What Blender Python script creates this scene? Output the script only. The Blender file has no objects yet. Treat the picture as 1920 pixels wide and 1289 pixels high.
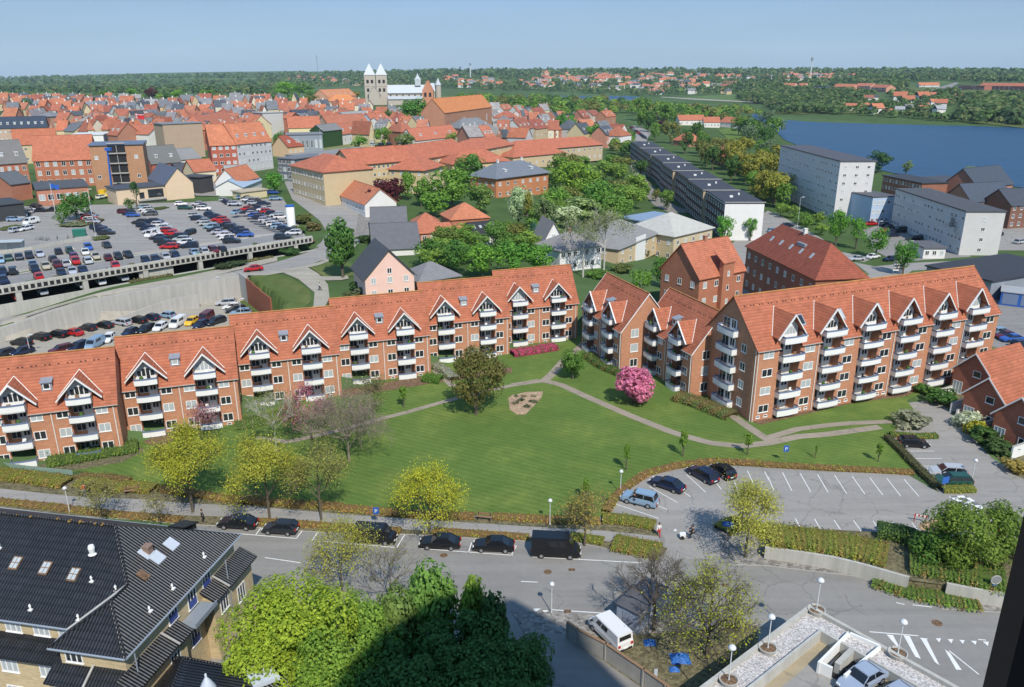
import bpy, math, random
import numpy as np
from mathutils import Vector, Matrix
C = bpy.context.scene.collection
scn = bpy.context.scene
random.seed(11); rng = np.random.default_rng(5)
R = math.radians
# ---------------------------------------------------------------- camera
F, CH = 1464.0, 50.0
TILT = math.atan((644.5-140)/F); ROLL = math.atan(8/1920)
CT, ST, CR, SR = math.cos(TILT), math.sin(TILT), math.cos(ROLL), math.sin(ROLL)
cam = bpy.data.cameras.new('camera'); cam_o = bpy.data.objects.new('camera', cam); C.objects.link(cam_o)
right = Vector((CR, -SR*ST, -SR*CT)); up = Vector((SR, CR*ST, CR*CT)); back = Vector((0, -CT, ST))
m = Matrix((right, up, back)).transposed().to_4x4(); m.translation = (0, 0, CH)
cam_o.matrix_world = m
cam.sensor_width = 36; cam.lens = 36*F/1920; cam.clip_end = 30000; cam.clip_start = .2
scn.camera = cam_o
# ---------------------------------------------------------------- sky, sun, exposure
SUN_EL, SUN_AZ = R(47), R(-19)          # the shadow falls towards azimuth -19 deg from +Y
w = bpy.data.worlds.new('World'); scn.world = w; w.use_nodes = True
nt = w.node_tree; nt.nodes.clear()
sky = nt.nodes.new('ShaderNodeTexSky'); sky.sky_type = 'NISHITA'; sky.sun_disc = False
sky.sun_elevation = SUN_EL; sky.sun_rotation = R(180) + SUN_AZ
sky.air_density = 1.0; sky.dust_density = 0.2; sky.ozone_density = 2.0; sky.altitude = 50
bg = nt.nodes.new('ShaderNodeBackground'); bg.inputs[1].default_value = 0.077
wo = nt.nodes.new('ShaderNodeOutputWorld')
mxs = nt.nodes.new('ShaderNodeMix'); mxs.data_type = 'RGBA'; mxs.inputs[0].default_value = .8; tcw = nt.nodes.new('ShaderNodeTexCoord'); spw = nt.nodes.new('ShaderNodeSeparateXYZ'); rpw = nt.nodes.new('ShaderNodeValToRGB'); rpw.color_ramp.elements[0].color = (.40, .58, .78, 1); rpw.color_ramp.elements[0].position = .0; rpw.color_ramp.elements[1].color = (.20, .42, .80, 1); rpw.color_ramp.elements[1].position = .22; nzw = nt.nodes.new('ShaderNodeTexNoise'); nzw.inputs['Scale'].default_value = 2.2; nzw.inputs['Detail'].default_value = 7; mpw = nt.nodes.new('ShaderNodeMapping'); mpw.inputs['Scale'].default_value = (1, 1, 9); nt.links.new(tcw.outputs['Generated'], mpw.inputs[0]); nt.links.new(mpw.outputs[0], nzw.inputs[0]); clw = nt.nodes.new('ShaderNodeMath'); clw.operation = 'MULTIPLY_ADD'; clw.inputs[1].default_value = 4.6; clw.inputs[2].default_value = 10.3; nt.links.new(nzw.outputs[0], clw.inputs[0]); vmw = nt.nodes.new('ShaderNodeVectorMath'); vmw.operation = 'SCALE'; nt.links.new(rpw.outputs[0], vmw.inputs[0]); nt.links.new(clw.outputs[0], vmw.inputs['Scale']); nt.links.new(tcw.outputs['Generated'], spw.inputs[0]); nt.links.new(spw.outputs[2], rpw.inputs[0]); nt.links.new(vmw.outputs[0], mxs.inputs[7]); nt.links.new(sky.outputs[0], mxs.inputs[6]); nt.links.new(mxs.outputs[2], bg.inputs[0]); nt.links.new(bg.outputs[0], wo.inputs[0])
sl = bpy.data.lights.new('sun', 'SUN'); sl.energy = 4.7; sl.angle = R(.5); sl.color = (1, .94, .84)
so = bpy.data.objects.new('sun', sl); C.objects.link(so)
sd = Vector((math.sin(SUN_AZ)*math.cos(SUN_EL), math.cos(SUN_AZ)*math.cos(SUN_EL), -math.sin(SUN_EL)))
so.rotation_euler = sd.to_track_quat('-Z', 'Y').to_euler(); so.location = (0, -50, 200)
vs = scn.view_settings; vs.view_transform = 'Standard'; vs.look = 'None'; vs.exposure = 0.0; vs.gamma = 1
scn.cycles.max_bounces = 5; scn.cycles.diffuse_bounces = 2; scn.cycles.glossy_bounces = 2
scn.cycles.transparent_max_bounces = 4; scn.cycles.volume_bounces = 0; scn.cycles.transmission_bounces = 2
# ---------------------------------------------------------------- picture <-> place
def ray(px, py):
    x = px-960; y = 644.5-py
    xr = CR*x+SR*y; yr = -SR*x+CR*y
    return (xr, F*CT+yr*ST, -F*ST+yr*CT)
def P(px, py, z=0.):
    d = ray(px, py); t = (z-CH)/d[2]; return (d[0]*t, d[1]*t)
def proj(x, y, z):
    z -= CH; dep = y*CT-z*ST; u = y*ST+z*CT
    xr = x/dep*F; yr = u/dep*F
    return (960+CR*xr-SR*yr, 644.5-(SR*xr+CR*yr))
def sm(a, b, x):
    t = np.clip((np.asarray(x, float)-a)/(b-a), 0, 1); return t*t*(3-2*t)
KR = [0, 250, 500, 900, 1200, 1500, 2000, 2600, 3200, 4000, 5500, 8000, 12000]
KC = [-900, 0, 300, 600, 800, 960, 1200, 1440, 1700, 1920, 2900]
KT = np.array([
 [8, 8, 11, 17, 17, 15, 10, 8, 8, 15, 25, 28, 20],
 [8, 8, 11, 17, 17, 15, 10, 8, 8, 15, 25, 28, 20],
 [8, 8, 12, 18, 18, 16, 10, 8, 12, 28, 50, 78, 70],
 [6, 7, 13, 19, 18, 14, 8, 8, 20, 45, 62, 80, 70],
 [4, 6, 12, 18, 12, 0, 0, 15, 40, 66, 72, 76, 70],
 [3, 4, 8, 10, 4, 0, 0, 25, 45, 66, 70, 72, 66],
 [0, 0, 2, 4, 2, 0, 0, 25, 42, 60, 66, 68, 60],
 [0, 0, 0, 0, 0, 5, 20, 32, 42, 52, 56, 56, 50],
 [0, 0, 0, 0, 8, 15, 24, 33, 40, 47, 50, 50, 44],
 [0, 0, 0, 0, 8, 14, 22, 30, 37, 42, 45, 45, 38],
 [0, 0, 0, 0, 8, 14, 22, 30, 37, 42, 45, 45, 38]], float)
def inpoly(x, y, poly):
    x = np.asarray(x, float); y = np.asarray(y, float); r = np.zeros(x.shape, bool); n = len(poly); j = n-1
    for i in range(n):
        xi, yi = poly[i][:2]; xj, yj = poly[j][:2]
        if yi != yj:
            r ^= ((yi > y) != (yj > y)) & (x < (xj-xi)*(y-yi)/(yj-yi)+xi)
        j = i
    return r
RD, RN = (.804, .595), (-.595, .804)
def rowd(x, y): return RN[0]*(x+54.5)+RN[1]*(y-99)
LOT = [(-135, 108), (-104.5, 145), (-100.6, 149), (-93.8, 156.8), (-81.6, 167), (-75.5, 171.9), (-64.3, 179.4), (-50.6, 158.8), (-40, 132), (-58, 108), (-80, 90), (-135, 60)]
LOTG = [(-135, 110), (-105.6, 146.2), (-101.7, 150.2), (-94.8, 158), (-82.4, 168.4), (-76, 173.8), (-63.5, 181.5), (-49, 159.3), (-38, 132), (-58, 108), (-80, 90), (-135, 60)]
DKA, DKB = np.array((-106.6, 157.8)), np.array((-54.45, 210.4))     # front edge of the raised deck
DKU = (DKB-DKA)/np.linalg.norm(DKB-DKA); DKN = np.array((-DKU[1], DKU[0]))
def T(x, y):
    x = np.asarray(x, float); y = np.asarray(y, float)
    r = np.hypot(x, y); col = 960+1548*x/np.maximum(y, 20)
    ci = np.clip(np.interp(col, KC, range(len(KC))), 0, len(KC)-1.0001); c0 = ci.astype(int); cf = ci-c0
    ri = np.clip(np.interp(r, KR, range(len(KR))), 0, len(KR)-1.0001); r0 = ri.astype(int); rf = ri-r0
    rf = rf*rf*(3-2*rf)*.5+rf*.5
    far = (KT[c0, r0]*(1-cf)+KT[np.minimum(c0+1, len(KC)-1), r0]*cf)*(1-rf)+(KT[c0, r0+1]*(1-cf)+KT[np.minimum(c0+1, len(KC)-1), r0+1]*cf)*rf
    near = 5*sm(2, 9, rowd(x, y))*(1-sm(15, 55, x))
    dd = (x-DKA[0])*DKN[0]+(y-DKA[1])*DKN[1]; ss = (x-DKA[0])*DKU[0]+(y-DKA[1])*DKU[1]
    near = near+3*sm(12.0, 13.5, dd)*(1-sm(68, 82, ss))*(near > 4)
    near = near*(1-.55*sm(88, 108, -x)*(dd < -1.2))
    near = near-.9*(near > 4)*(dd > .2)*(dd < 12)*(ss > -60)*(ss < 76)
    k = sm(215, 300, y+np.maximum(0, -x-60)*.4)
    h = near*(1-k)+far*k
    h = h*sm(60, 75, r+0*x)
    h = np.where(inpoly(x, y, LOTG), 0., h)
    return h
def Tf(x, y): return float(T(x, y))
def G(px, py, add=0.):
    """the place on the terrain seen at a pixel"""
    d = ray(px, py)
    if d[2] >= 0: d = (d[0], d[1], -1.)
    t = np.concatenate([np.linspace(20, 400, 700), np.geomspace(400, 12000, 1600)])/F/1.0
    x = d[0]*t; y = d[1]*t; z = CH+d[2]*t; hh = T(x, y)+add
    i = int(np.argmax(z <= hh))
    if i == 0: i = len(t)-1
    a = (z[i-1]-hh[i-1]); b = (z[i]-hh[i]); f = a/(a-b) if a != b else 0
    tt = t[i-1]+(t[i]-t[i-1])*f
    return (d[0]*tt, d[1]*tt, CH+d[2]*tt)
def Zat(x, y, py, lo=-5., hi=150.):
    for _ in range(40):
        mid = (lo+hi)/2
        if proj(x, y, mid)[1] > py: lo = mid
        else: hi = mid
    return lo
# ---------------------------------------------------------------- materials
MATS = {}
def _ramp(n, l, a, b, fac, col):
    pass
def mat(name, col=(.5, .5, .5), rough=.8, var=.15, scale=1., obj=False, spec=.3, metal=0., bump=0., kind='plain', **k):
    if name in MATS: return MATS[name]
    M = bpy.data.materials.new(name); M.use_nodes = True; n = M.node_tree; N = n.nodes; L = n.links
    b = N['Principled BSDF']; b.inputs['Roughness'].default_value = rough; b.inputs['Metallic'].default_value = metal
    b.inputs['Specular IOR Level'].default_value = spec
    def new(t, **kw):
        q = N.new(t)
        for a, v in kw.items(): setattr(q, a, v)
        return q
    def math_(op, a, c=None, d=None):
        q = new('ShaderNodeMath', operation=op)
        for i, v in enumerate((a, c, d)):
            if v is None: continue
            if isinstance(v, (int, float)): q.inputs[i].default_value = v
            else: L.new(v, q.inputs[i])
        return q.outputs[0]
    if obj: cs = new('ShaderNodeObjectInfo').outputs['Color']
    else:
        q = new('ShaderNodeRGB'); q.outputs[0].default_value = (*col, 1); cs = q.outputs[0]
    tc = new('ShaderNodeTexCoord'); co = tc.outputs['Object']
    def scl(src, f):
        h = new('ShaderNodeHueSaturation'); L.new(src, h.inputs['Color'])
        L.new(f, h.inputs['Value']); return h.outputs[0]
    def noise(sc, det=3, src=None, rough_=.6):
        q = new('ShaderNodeTexNoise'); q.inputs['Scale'].default_value = sc; q.inputs['Detail'].default_value = det
        q.inputs['Roughness'].default_value = rough_; L.new(src or co, q.inputs['Vector']); return q.outputs[0]
    f = None; bumpsrc = None
    nz = noise(scale); f = math_('MULTIPLY_ADD', nz, var*2, 1-var)
    if kind in ('tile', 'pan', 'brick', 'plank'):
        sx = new('ShaderNodeSeparateXYZ'); L.new(co, sx.inputs[0])
        sn = new('ShaderNodeSeparateXYZ'); L.new(tc.outputs['Normal'], sn.inputs[0])
        side = math_('GREATER_THAN', math_('ABSOLUTE', sn.outputs[0]), math_('ABSOLUTE', sn.outputs[1]))
        mx = new('ShaderNodeMix'); L.new(side, mx.inputs[0]); L.new(sx.outputs[0], mx.inputs[2]); L.new(sx.outputs[1], mx.inputs[3]); hx = mx.outputs[0]
        z = sx.outputs[2]
        if kind in ('tile', 'pan'):
            cz = k.get('course', .3); cx = k.get('pan', .3)
            zz = math_('FRACT', math_('DIVIDE', z, cz)); xx = math_('FRACT', math_('DIVIDE', hx, cx))
            line = math_('LESS_THAN', zz, k.get('lw', .25))
            f = math_('MULTIPLY', f, math_('MULTIPLY_ADD', line, -k.get('ld', .35), 1.))
            wv = math_('SINE', math_('MULTIPLY', xx, 6.283)); 
            if kind == 'pan':
                f = math_('MULTIPLY', f, math_('MULTIPLY_ADD', wv, k.get('pd', .3), 1.))
            bumpsrc = math_('ADD', math_('MULTIPLY', wv, .5), math_('MULTIPLY', zz, -.6))
            # single tiles a little lighter or darker
            cb = new('ShaderNodeCombineXYZ'); L.new(math_('FLOOR', math_('DIVIDE', z, cz)), cb.inputs[0]); L.new(math_('FLOOR', math_('DIVIDE', hx, cx*2)), cb.inputs[1])
            wn = new('ShaderNodeTexWhiteNoise'); L.new(cb.outputs[0], wn.inputs[0])
            f = math_('MULTIPLY', f, math_('MULTIPLY_ADD', wn.outputs[0], k.get('tv', .16), 1-k.get('tv', .16)/2))
            f = math_('MULTIPLY', f, math_('MULTIPLY_ADD', noise(.35, 4), .5, .75))
        elif kind == 'brick':
            cb = new('ShaderNodeCombineXYZ'); L.new(hx, cb.inputs[0]); L.new(z, cb.inputs[1])
            bt = new('ShaderNodeTexBrick'); L.new(cb.outputs[0], bt.inputs[0]); bt.inputs['Scale'].default_value = 1
            bt.inputs['Brick Width'].default_value = .5; bt.inputs['Row Height'].default_value = .17; bt.inputs['Mortar Size'].default_value = .02
            bt.inputs['Color1'].default_value = (.86,)*3+(1,); bt.inputs['Color2'].default_value = (1.1,)*3+(1,); bt.inputs['Mortar'].default_value = (1.05,)*3+(1,)
            f = math_('MULTIPLY', f, bt.outputs[0]); f = math_('MULTIPLY', f, math_('MULTIPLY_ADD', noise(.25, 4), .36, .82))
        else:
            xx = math_('FRACT', math_('DIVIDE', hx, k.get('pan', .2)))
            f = math_('MULTIPLY', f, math_('MULTIPLY_ADD', math_('LESS_THAN', xx, .15), -.45, 1.))
    elif kind == 'leaf':
        at = new('ShaderNodeAttribute', attribute_name='rnd'); at.attribute_type = 'GEOMETRY'
        f = math_('MULTIPLY_ADD', at.outputs['Fac'], 1.2, 1.02)
        h = new('ShaderNodeHueSaturation'); L.new(cs, h.inputs['Color'])
        L.new(math_('MULTIPLY_ADD', at.outputs['Fac'], -.022, .511), h.inputs['Hue']); cs = h.outputs[0]
    elif kind == 'grass':
        big = noise(.05, 5); mid = noise(.5, 5); fine = noise(6, 2)
        mp = new('ShaderNodeMapping'); mp.inputs['Rotation'].default_value = (0, 0, R(k.get('rot', 28))); L.new(co, mp.inputs[0])
        wv = new('ShaderNodeTexWave'); wv.inputs['Scale'].default_value = .34; wv.inputs['Distortion'].default_value = 8; wv.inputs['Detail'].default_value = 1.5
        wv.inputs['Detail Scale'].default_value = .25; wv.bands_direction = 'Y'; L.new(mp.outputs[0], wv.inputs[0])
        mp2 = new('ShaderNodeMapping'); mp2.inputs['Scale'].default_value = (.35, 5, 1); mp2.inputs['Rotation'].default_value = (0, 0, R(k.get('rot', 28))); L.new(co, mp2.inputs[0])
        st = noise(1.0, 3, mp2.outputs[0])
        f = math_('ADD', math_('MULTIPLY', big, .35), math_('MULTIPLY', mid, .4)); f = math_('ADD', f, math_('MULTIPLY', fine, .5))
        f = math_('ADD', f, math_('MULTIPLY', wv.outputs[0], k.get('stripe', .17))); f = math_('ADD', f, math_('MULTIPLY', st, .35)); f = math_('ADD', f, .12)
        mx = new('ShaderNodeMix', data_type='RGBA'); cl_ = math_('MULTIPLY', math_('SUBTRACT', noise(.11, 6), .46), 3.2); cl_.node.use_clamp = True; L.new(math_('MULTIPLY', cl_, math_('MULTIPLY', mid, 1.5)), mx.inputs[0])
        L.new(cs, mx.inputs[6]); mx.inputs[7].default_value = (*k.get('dry', (.19, .23, .055)), 1); cs = mx.outputs[2]
    elif kind == 'asphalt':
        f = math_('ADD', math_('MULTIPLY', noise(.12, 5), .3), math_('MULTIPLY', noise(1.3, 5), .22)); f = math_('ADD', f, math_('MULTIPLY', noise(14, 2), .3)); f = math_('ADD', f, .58)
        mp = new('ShaderNodeMapping'); mp.inputs['Scale'].default_value = (.02, .6, 1); mp.inputs['Rotation'].default_value = (0, 0, R(k.get('rot', 5))); L.new(co, mp.inputs[0])
        f = math_('MULTIPLY', f, math_('MULTIPLY_ADD', noise(1, 4, mp.outputs[0]), .55, .72))
        sp = noise(.35, 6); f = math_('MULTIPLY', f, math_('MULTIPLY_ADD', math_('GREATER_THAN', sp, .66), -.13, 1.))
        vc = new('ShaderNodeTexVoronoi', feature='DISTANCE_TO_EDGE'); vc.inputs['Scale'].default_value = .22; nv = new('ShaderNodeTexNoise'); nv.inputs['Scale'].default_value = 1.2; L.new(co, nv.inputs[0]); av = new('ShaderNodeVectorMath', operation='ADD'); L.new(co, av.inputs[0]); L.new(nv.outputs[1], av.inputs[1]); L.new(av.outputs[0], vc.inputs[0])
        f = math_('MULTIPLY', f, math_('MULTIPLY_ADD', math_('MULTIPLY', math_('LESS_THAN', vc.outputs[0], .016), math_('GREATER_THAN', noise(.06, 2), .5)), -.2, 1.))
    elif kind == 'concrete':
        mp = new('ShaderNodeMapping'); mp.inputs['Scale'].default_value = (1.2, 1.2, .12); L.new(co, mp.inputs[0])
        f = math_('ADD', math_('MULTIPLY', noise(1, 5, mp.outputs[0]), .7), math_('MULTIPLY', noise(4, 3), .2)); f = math_('ADD', f, .55)
    elif kind == 'gravel':
        vo = new('ShaderNodeTexVoronoi'); vo.inputs['Scale'].default_value = k.get('gs', 7); L.new(co, vo.inputs[0])
        sv = new('ShaderNodeSeparateColor'); L.new(vo.outputs['Color'], sv.inputs[0])
        f = math_('ADD', math_('MULTIPLY', sv.outputs[0], .7), .5); f = math_('MULTIPLY', f, math_('MULTIPLY_ADD', noise(.8, 4), .5, .75))
    elif kind == 'check':
        ck = new('ShaderNodeTexChecker'); ck.inputs['Scale'].default_value = 1.1; L.new(co, ck.inputs[0])
        f = math_('MULTIPLY_ADD', ck.outputs['Fac'], 2.6, .8)
    elif kind == 'water':
        mp = new('ShaderNodeMapping'); mp.inputs['Scale'].default_value = (.02, .12, 1); L.new(co, mp.inputs[0])
        n1 = noise(1, 6, mp.outputs[0], .65); f = math_('MULTIPLY_ADD', n1, 2.0, .15)
        mp2 = new('ShaderNodeMapping'); mp2.inputs['Scale'].default_value = (.25, .6, 1); L.new(co, mp2.inputs[0]); bumpsrc = noise(1, 4, mp2.outputs[0], .7)
    L.new(scl(cs, f), b.inputs['Base Color'])
    if kind == 'leaf':
        tr = new('ShaderNodeBsdfTranslucent'); L.new(b.inputs['Base Color'].links[0].from_socket, tr.inputs[0])
        ms = new('ShaderNodeMixShader'); ms.inputs[0].default_value = .45; L.new(b.outputs[0], ms.inputs[1]); L.new(tr.outputs[0], ms.inputs[2])
        L.new(ms.outputs[0], N['Material Output'].inputs[0])
    if bump and bumpsrc is None: bumpsrc = noise(scale*6, 4)
    if bump:
        bp = new('ShaderNodeBump'); bp.inputs['Strength'].default_value = bump; bp.inputs['Distance'].default_value = k.get('bd', .05)
        L.new(bumpsrc, bp.inputs['Height']); L.new(bp.outputs[0], b.inputs['Normal'])
    MATS[name] = M; return M
mat('brick', obj=True, kind='brick', var=.1, scale=2)
mat('render_wall', obj=True, var=.1, scale=.5, rough=.9)
mat('tile', obj=True, kind='tile', course=.36, pan=.35, var=.16, scale=.9, bump=.3, lw=.3, ld=.24, tv=.22)
mat('tile_far', obj=True, kind='tile', course=.6, pan=.8, var=.2, scale=.25, lw=.2, ld=.1, tv=.25)
mat('slate', obj=True, var=.2, scale=.8, rough=.7)
mat('black_tile', (.016, .017, .021), kind='pan', course=.34, pan=.27, rough=.42, spec=.5, var=.25, bump=1.0, bd=.09, ld=.42, pd=.4, lw=.3, tv=.5, scale=3)
mat('white', (.78, .78, .76), var=.05, rough=.6)
mat('white_obj', obj=True, var=.06, scale=3, rough=.6)
mat('glass', (.025, .03, .035), rough=.08, spec=.7, var=.3, scale=.7)
mat('curtain', (.42, .46, .47), rough=.3, spec=.6, var=.2, scale=3)
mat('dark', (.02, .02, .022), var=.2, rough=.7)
mat('zinc', (.33, .37, .42), var=.12, rough=.45, metal=.3)
mat('rail', (.17, .22, .34), var=.1, rough=.5)
mat('concrete', (.43, .42, .38), kind='concrete', rough=.9)
mat('concrete_light', (.39, .38, .355), kind='concrete', rough=.9)
mat('bark', (.12, .10, .075), var=.3, scale=4, rough=.95)
mat('twig', (.24, .20, .155), var=.3, scale=4)
mat('birch', (.5, .48, .43), var=.35, scale=4, rough=.9)
mat('leaf', obj=True, kind='leaf', rough=.65, spec=.2)
mat('lawn', (.10, .16, .036), kind='grass', rough=.95, spec=.1)
mat('rough_grass', (.10, .14, .04), kind='grass', rough=.95, spec=.1, stripe=.02, dry=(.24, .22, .09))
mat('land', (.06, .10, .035), var=.3, scale=.01, rough=1, spec=.05)
mat('asphalt', (.245, .235, .22), kind='asphalt', rough=.9, spec=.2)
mat('asphalt_lot', (.295, .28, .26), kind='asphalt', rough=.9, spec=.2, rot=70)
mat('paving', (.27, .25, .225), kind='gravel', gs=3, rough=.9)
mat('lot_paving', (.36, .33, .275), kind='asphalt', rough=.95, spec=.1)
mat('path', (.31, .265, .21), kind='asphalt', rough=.95, spec=.1)
mat('kerb', (.42, .41, .38), var=.2, scale=1)
mat('paint', (.72, .72, .70), var=.2, scale=2.5, rough=.7)
mat('soil', (.20, .125, .075), kind='gravel', gs=5, rough=1)
mat('bed_soil', (.45, .32, .21), kind='gravel', gs=6, rough=1)
mat('earth', (.165, .145, .08), kind='gravel', gs=4, rough=1)
mat('gravel', (.55, .52, .50), kind='gravel', gs=9, rough=1)
mat('check', (.22, .22, .22), kind='check')
mat('water', (.007, .040, .092), kind='water', rough=.35, spec=.35, bump=.5, bd=.5)
mat('car_paint', obj=True, rough=.22, spec=.6, var=.02)
mat('car_glass', (.012, .014, .018), rough=.04, spec=.8, var=.02)
mat('tyre', (.02, .02, .02), rough=.9, var=.1)
mat('rim', (.45, .46, .48), rough=.3, metal=.7, var=.05)
mat('lens_red', (.45, .02, .015), rough=.2, var=.03)
mat('lens_white', (.7, .72, .72), rough=.1, var=.03)
mat('metal', (.35, .36, .37), rough=.4, metal=.5, var=.1)
mat('steel_white', (.62, .64, .65), rough=.4, var=.06)
mat('wood', (.27, .17, .10), kind='plank', pan=.25, rough=.9)
mat('fence_wood', (.40, .38, .34), kind='plank', pan=.18, rough=.9, var=.25)
mat('red_wood', (.30, .10, .055), kind='plank', pan=.2, rough=.9)
mat('skin', (.55, .33, .23), rough=.6, var=.03)
mat('cloth', obj=True, rough=.9, var=.1)
mat('sign_blue', (.03, .12, .42), rough=.4, var=.03)
mat('tarp', (.03, .13, .42), rough=.45, var=.25, scale=3, bump=.5)
mat('yellow', (.75, .5, .03), rough=.4, var=.05)
# ---------------------------------------------------------------- meshes and objects
class MB:
    def __init__(s): s.v = []; s.f = []; s.m = []
    def quad(s, *p, mi=0):
        i = len(s.v); s.v += [tuple(q) for q in p]; s.f.append(tuple(range(i, i+len(p)))); s.m.append(mi); return s
    def box(s, x0, y0, z0, x1, y1, z1, mi=0, top=None, bot=True):
        if x0 > x1: x0, x1 = x1, x0
        if y0 > y1: y0, y1 = y1, y0
        i = len(s.v); s.v += [(x0, y0, z0), (x1, y0, z0), (x1, y1, z0), (x0, y1, z0), (x0, y0, z1), (x1, y0, z1), (x1, y1, z1), (x0, y1, z1)]
        fs = [(0, 1, 5, 4), (1, 2, 6, 5), (2, 3, 7, 6), (3, 0, 4, 7), (4, 5, 6, 7)]+([(3, 2, 1, 0)] if bot else [])
        for n, f in enumerate(fs): s.f.append(tuple(i+q for q in f)); s.m.append(top if (n == 4 and top is not None) else mi)
        return s
    def slab(s, pts, th, mi=0, ms=None):
        """a plate: top polygon pts, thickness th straight down"""
        i = len(s.v); n = len(pts); s.v += [tuple(p) for p in pts]+[(p[0], p[1], p[2]-th) for p in pts]
        s.f.append(tuple(range(i, i+n))); s.m.append(mi); s.f.append(tuple(range(i+2*n-1, i+n-1, -1))); s.m.append(mi if ms is None else ms)
        for k in range(n):
            a, b = i+k, i+(k+1) % n; s.f.append((b, a, a+n, b+n)); s.m.append(mi if ms is None else ms)
        return s
    def prism(s, poly, z0, z1, mi=0, top=None):
        if sum(poly[i-1][0]*poly[i][1]-poly[i][0]*poly[i-1][1] for i in range(len(poly))) < 0: poly = poly[::-1]
        s.slab([(p[0], p[1], z1) for p in poly], z1-z0, mi=mi if top is None else top, ms=mi); return s
    def tube(s, p, q, r0, r1=None, n=6, mi=0, cap=False):
        r1 = r0 if r1 is None else r1; p = Vector(p); q = Vector(q); d = (q-p)
        if d.length < 1e-6: return s
        a = d.normalized(); u = a.orthogonal().normalized(); v = a.cross(u); i = len(s.v)
        for c, r in ((p, r0), (q, r1)):
            for k in range(n):
                t = 2*math.pi*k/n; s.v.append(tuple(c+u*(r*math.cos(t))+v*(r*math.sin(t))))
        for k in range(n): s.f.append((i+k, i+(k+1) % n, i+n+(k+1) % n, i+n+k)); s.m.append(mi)
        if cap: s.f.append(tuple(range(i+n-1, i-1, -1))); s.m.append(mi); s.f.append(tuple(range(i+n, i+2*n))); s.m.append(mi)
        return s
    def lathe(s, prof, n=10, mi=0, c=(0, 0)):
        i = len(s.v)
        for r, z in prof:
            for k in range(n):
                t = 2*math.pi*k/n; s.v.append((c[0]+r*math.cos(t), c[1]+r*math.sin(t), z))
        for j in range(len(prof)-1):
            for k in range(n): s.f.append((i+j*n+k, i+j*n+(k+1) % n, i+(j+1)*n+(k+1) % n, i+(j+1)*n+k)); s.m.append(mi)
        return s
    def mesh(s, name, mats, smooth=False):
        me = bpy.data.meshes.new(name); me.from_pydata(s.v, [], s.f)
        for q in (mats if isinstance(mats, (list, tuple)) else [mats]): me.materials.append(MATS[q] if isinstance(q, str) else q)
        if any(s.m): me.polygons.foreach_set('material_index', s.m)
        if smooth: me.polygons.foreach_set('use_smooth', [True]*len(s.f))
        return me
    def build(s, name, mats, parent=None, loc=None, rz=0, col=None, smooth=False):
        return ob(name, s.mesh(name, mats, smooth), parent, loc, rz, col)
def ob(name, me, parent=None, loc=None, rz=0, col=None, scale=None):
    o = bpy.data.objects.new(name, me); C.objects.link(o)
    if parent is not None: o.parent = parent
    if loc is not None: o.location = loc
    if rz: o.rotation_euler = (0, 0, rz)
    if scale is not None: o.scale = scale if hasattr(scale, '__len__') else (scale,)*3
    if col is not None: o.color = (*col, 1)
    return o
REG = []
def tag(o, label, cat, group=None, kind=None):
    if kind: o['kind'] = kind
    if label:
        o['label'] = label; o['category'] = cat; REG.append(o)
    if group: o['group'] = group
    return o
def thing(name, label, cat, loc=(0, 0, 0), rz=0, group=None):
    return tag(ob(name, None, None, loc, rz), label, cat, group)
def struct(o): o['kind'] = 'structure'; return o
def fin_labels():
    ORD = ['first', 'second', 'third', 'fourth', 'fifth', 'sixth', 'seventh', 'eighth', 'ninth', 'tenth', 'eleventh', 'twelfth']
    d = {}
    bpy.context.view_layer.update()
    for o in REG: d.setdefault(o['label'], []).append(o)
    for k, L in d.items():
        if len(L) < 2: continue
        L.sort(key=lambda o: proj(*(o['_c'] if '_c' in o else o.matrix_world.translation))[0])
        for i, o in enumerate(L):
            s = 'leftmost' if i == 0 else ('rightmost' if i == len(L)-1 else ((ORD[i] if i < 12 else '%d%s' % (i+1, 'st' if (i+1) % 10 == 1 and (i+1) % 100 != 11 else 'nd' if (i+1) % 10 == 2 and (i+1) % 100 != 12 else 'rd' if (i+1) % 10 == 3 and (i+1) % 100 != 13 else 'th'))+' from the left'))
            o['label'] = k+', '+s+(' of them' if i in (0, len(L)-1) else '')
            if 'group' not in o: o['group'] = k
def vrand(a=.85, b=1.15): return random.uniform(a, b)
def tint(c, v=.1): 
    k = 1+random.uniform(-v, v); return tuple(min(1, q*k*(1+random.uniform(-v/3, v/3))) for q in c)
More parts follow.
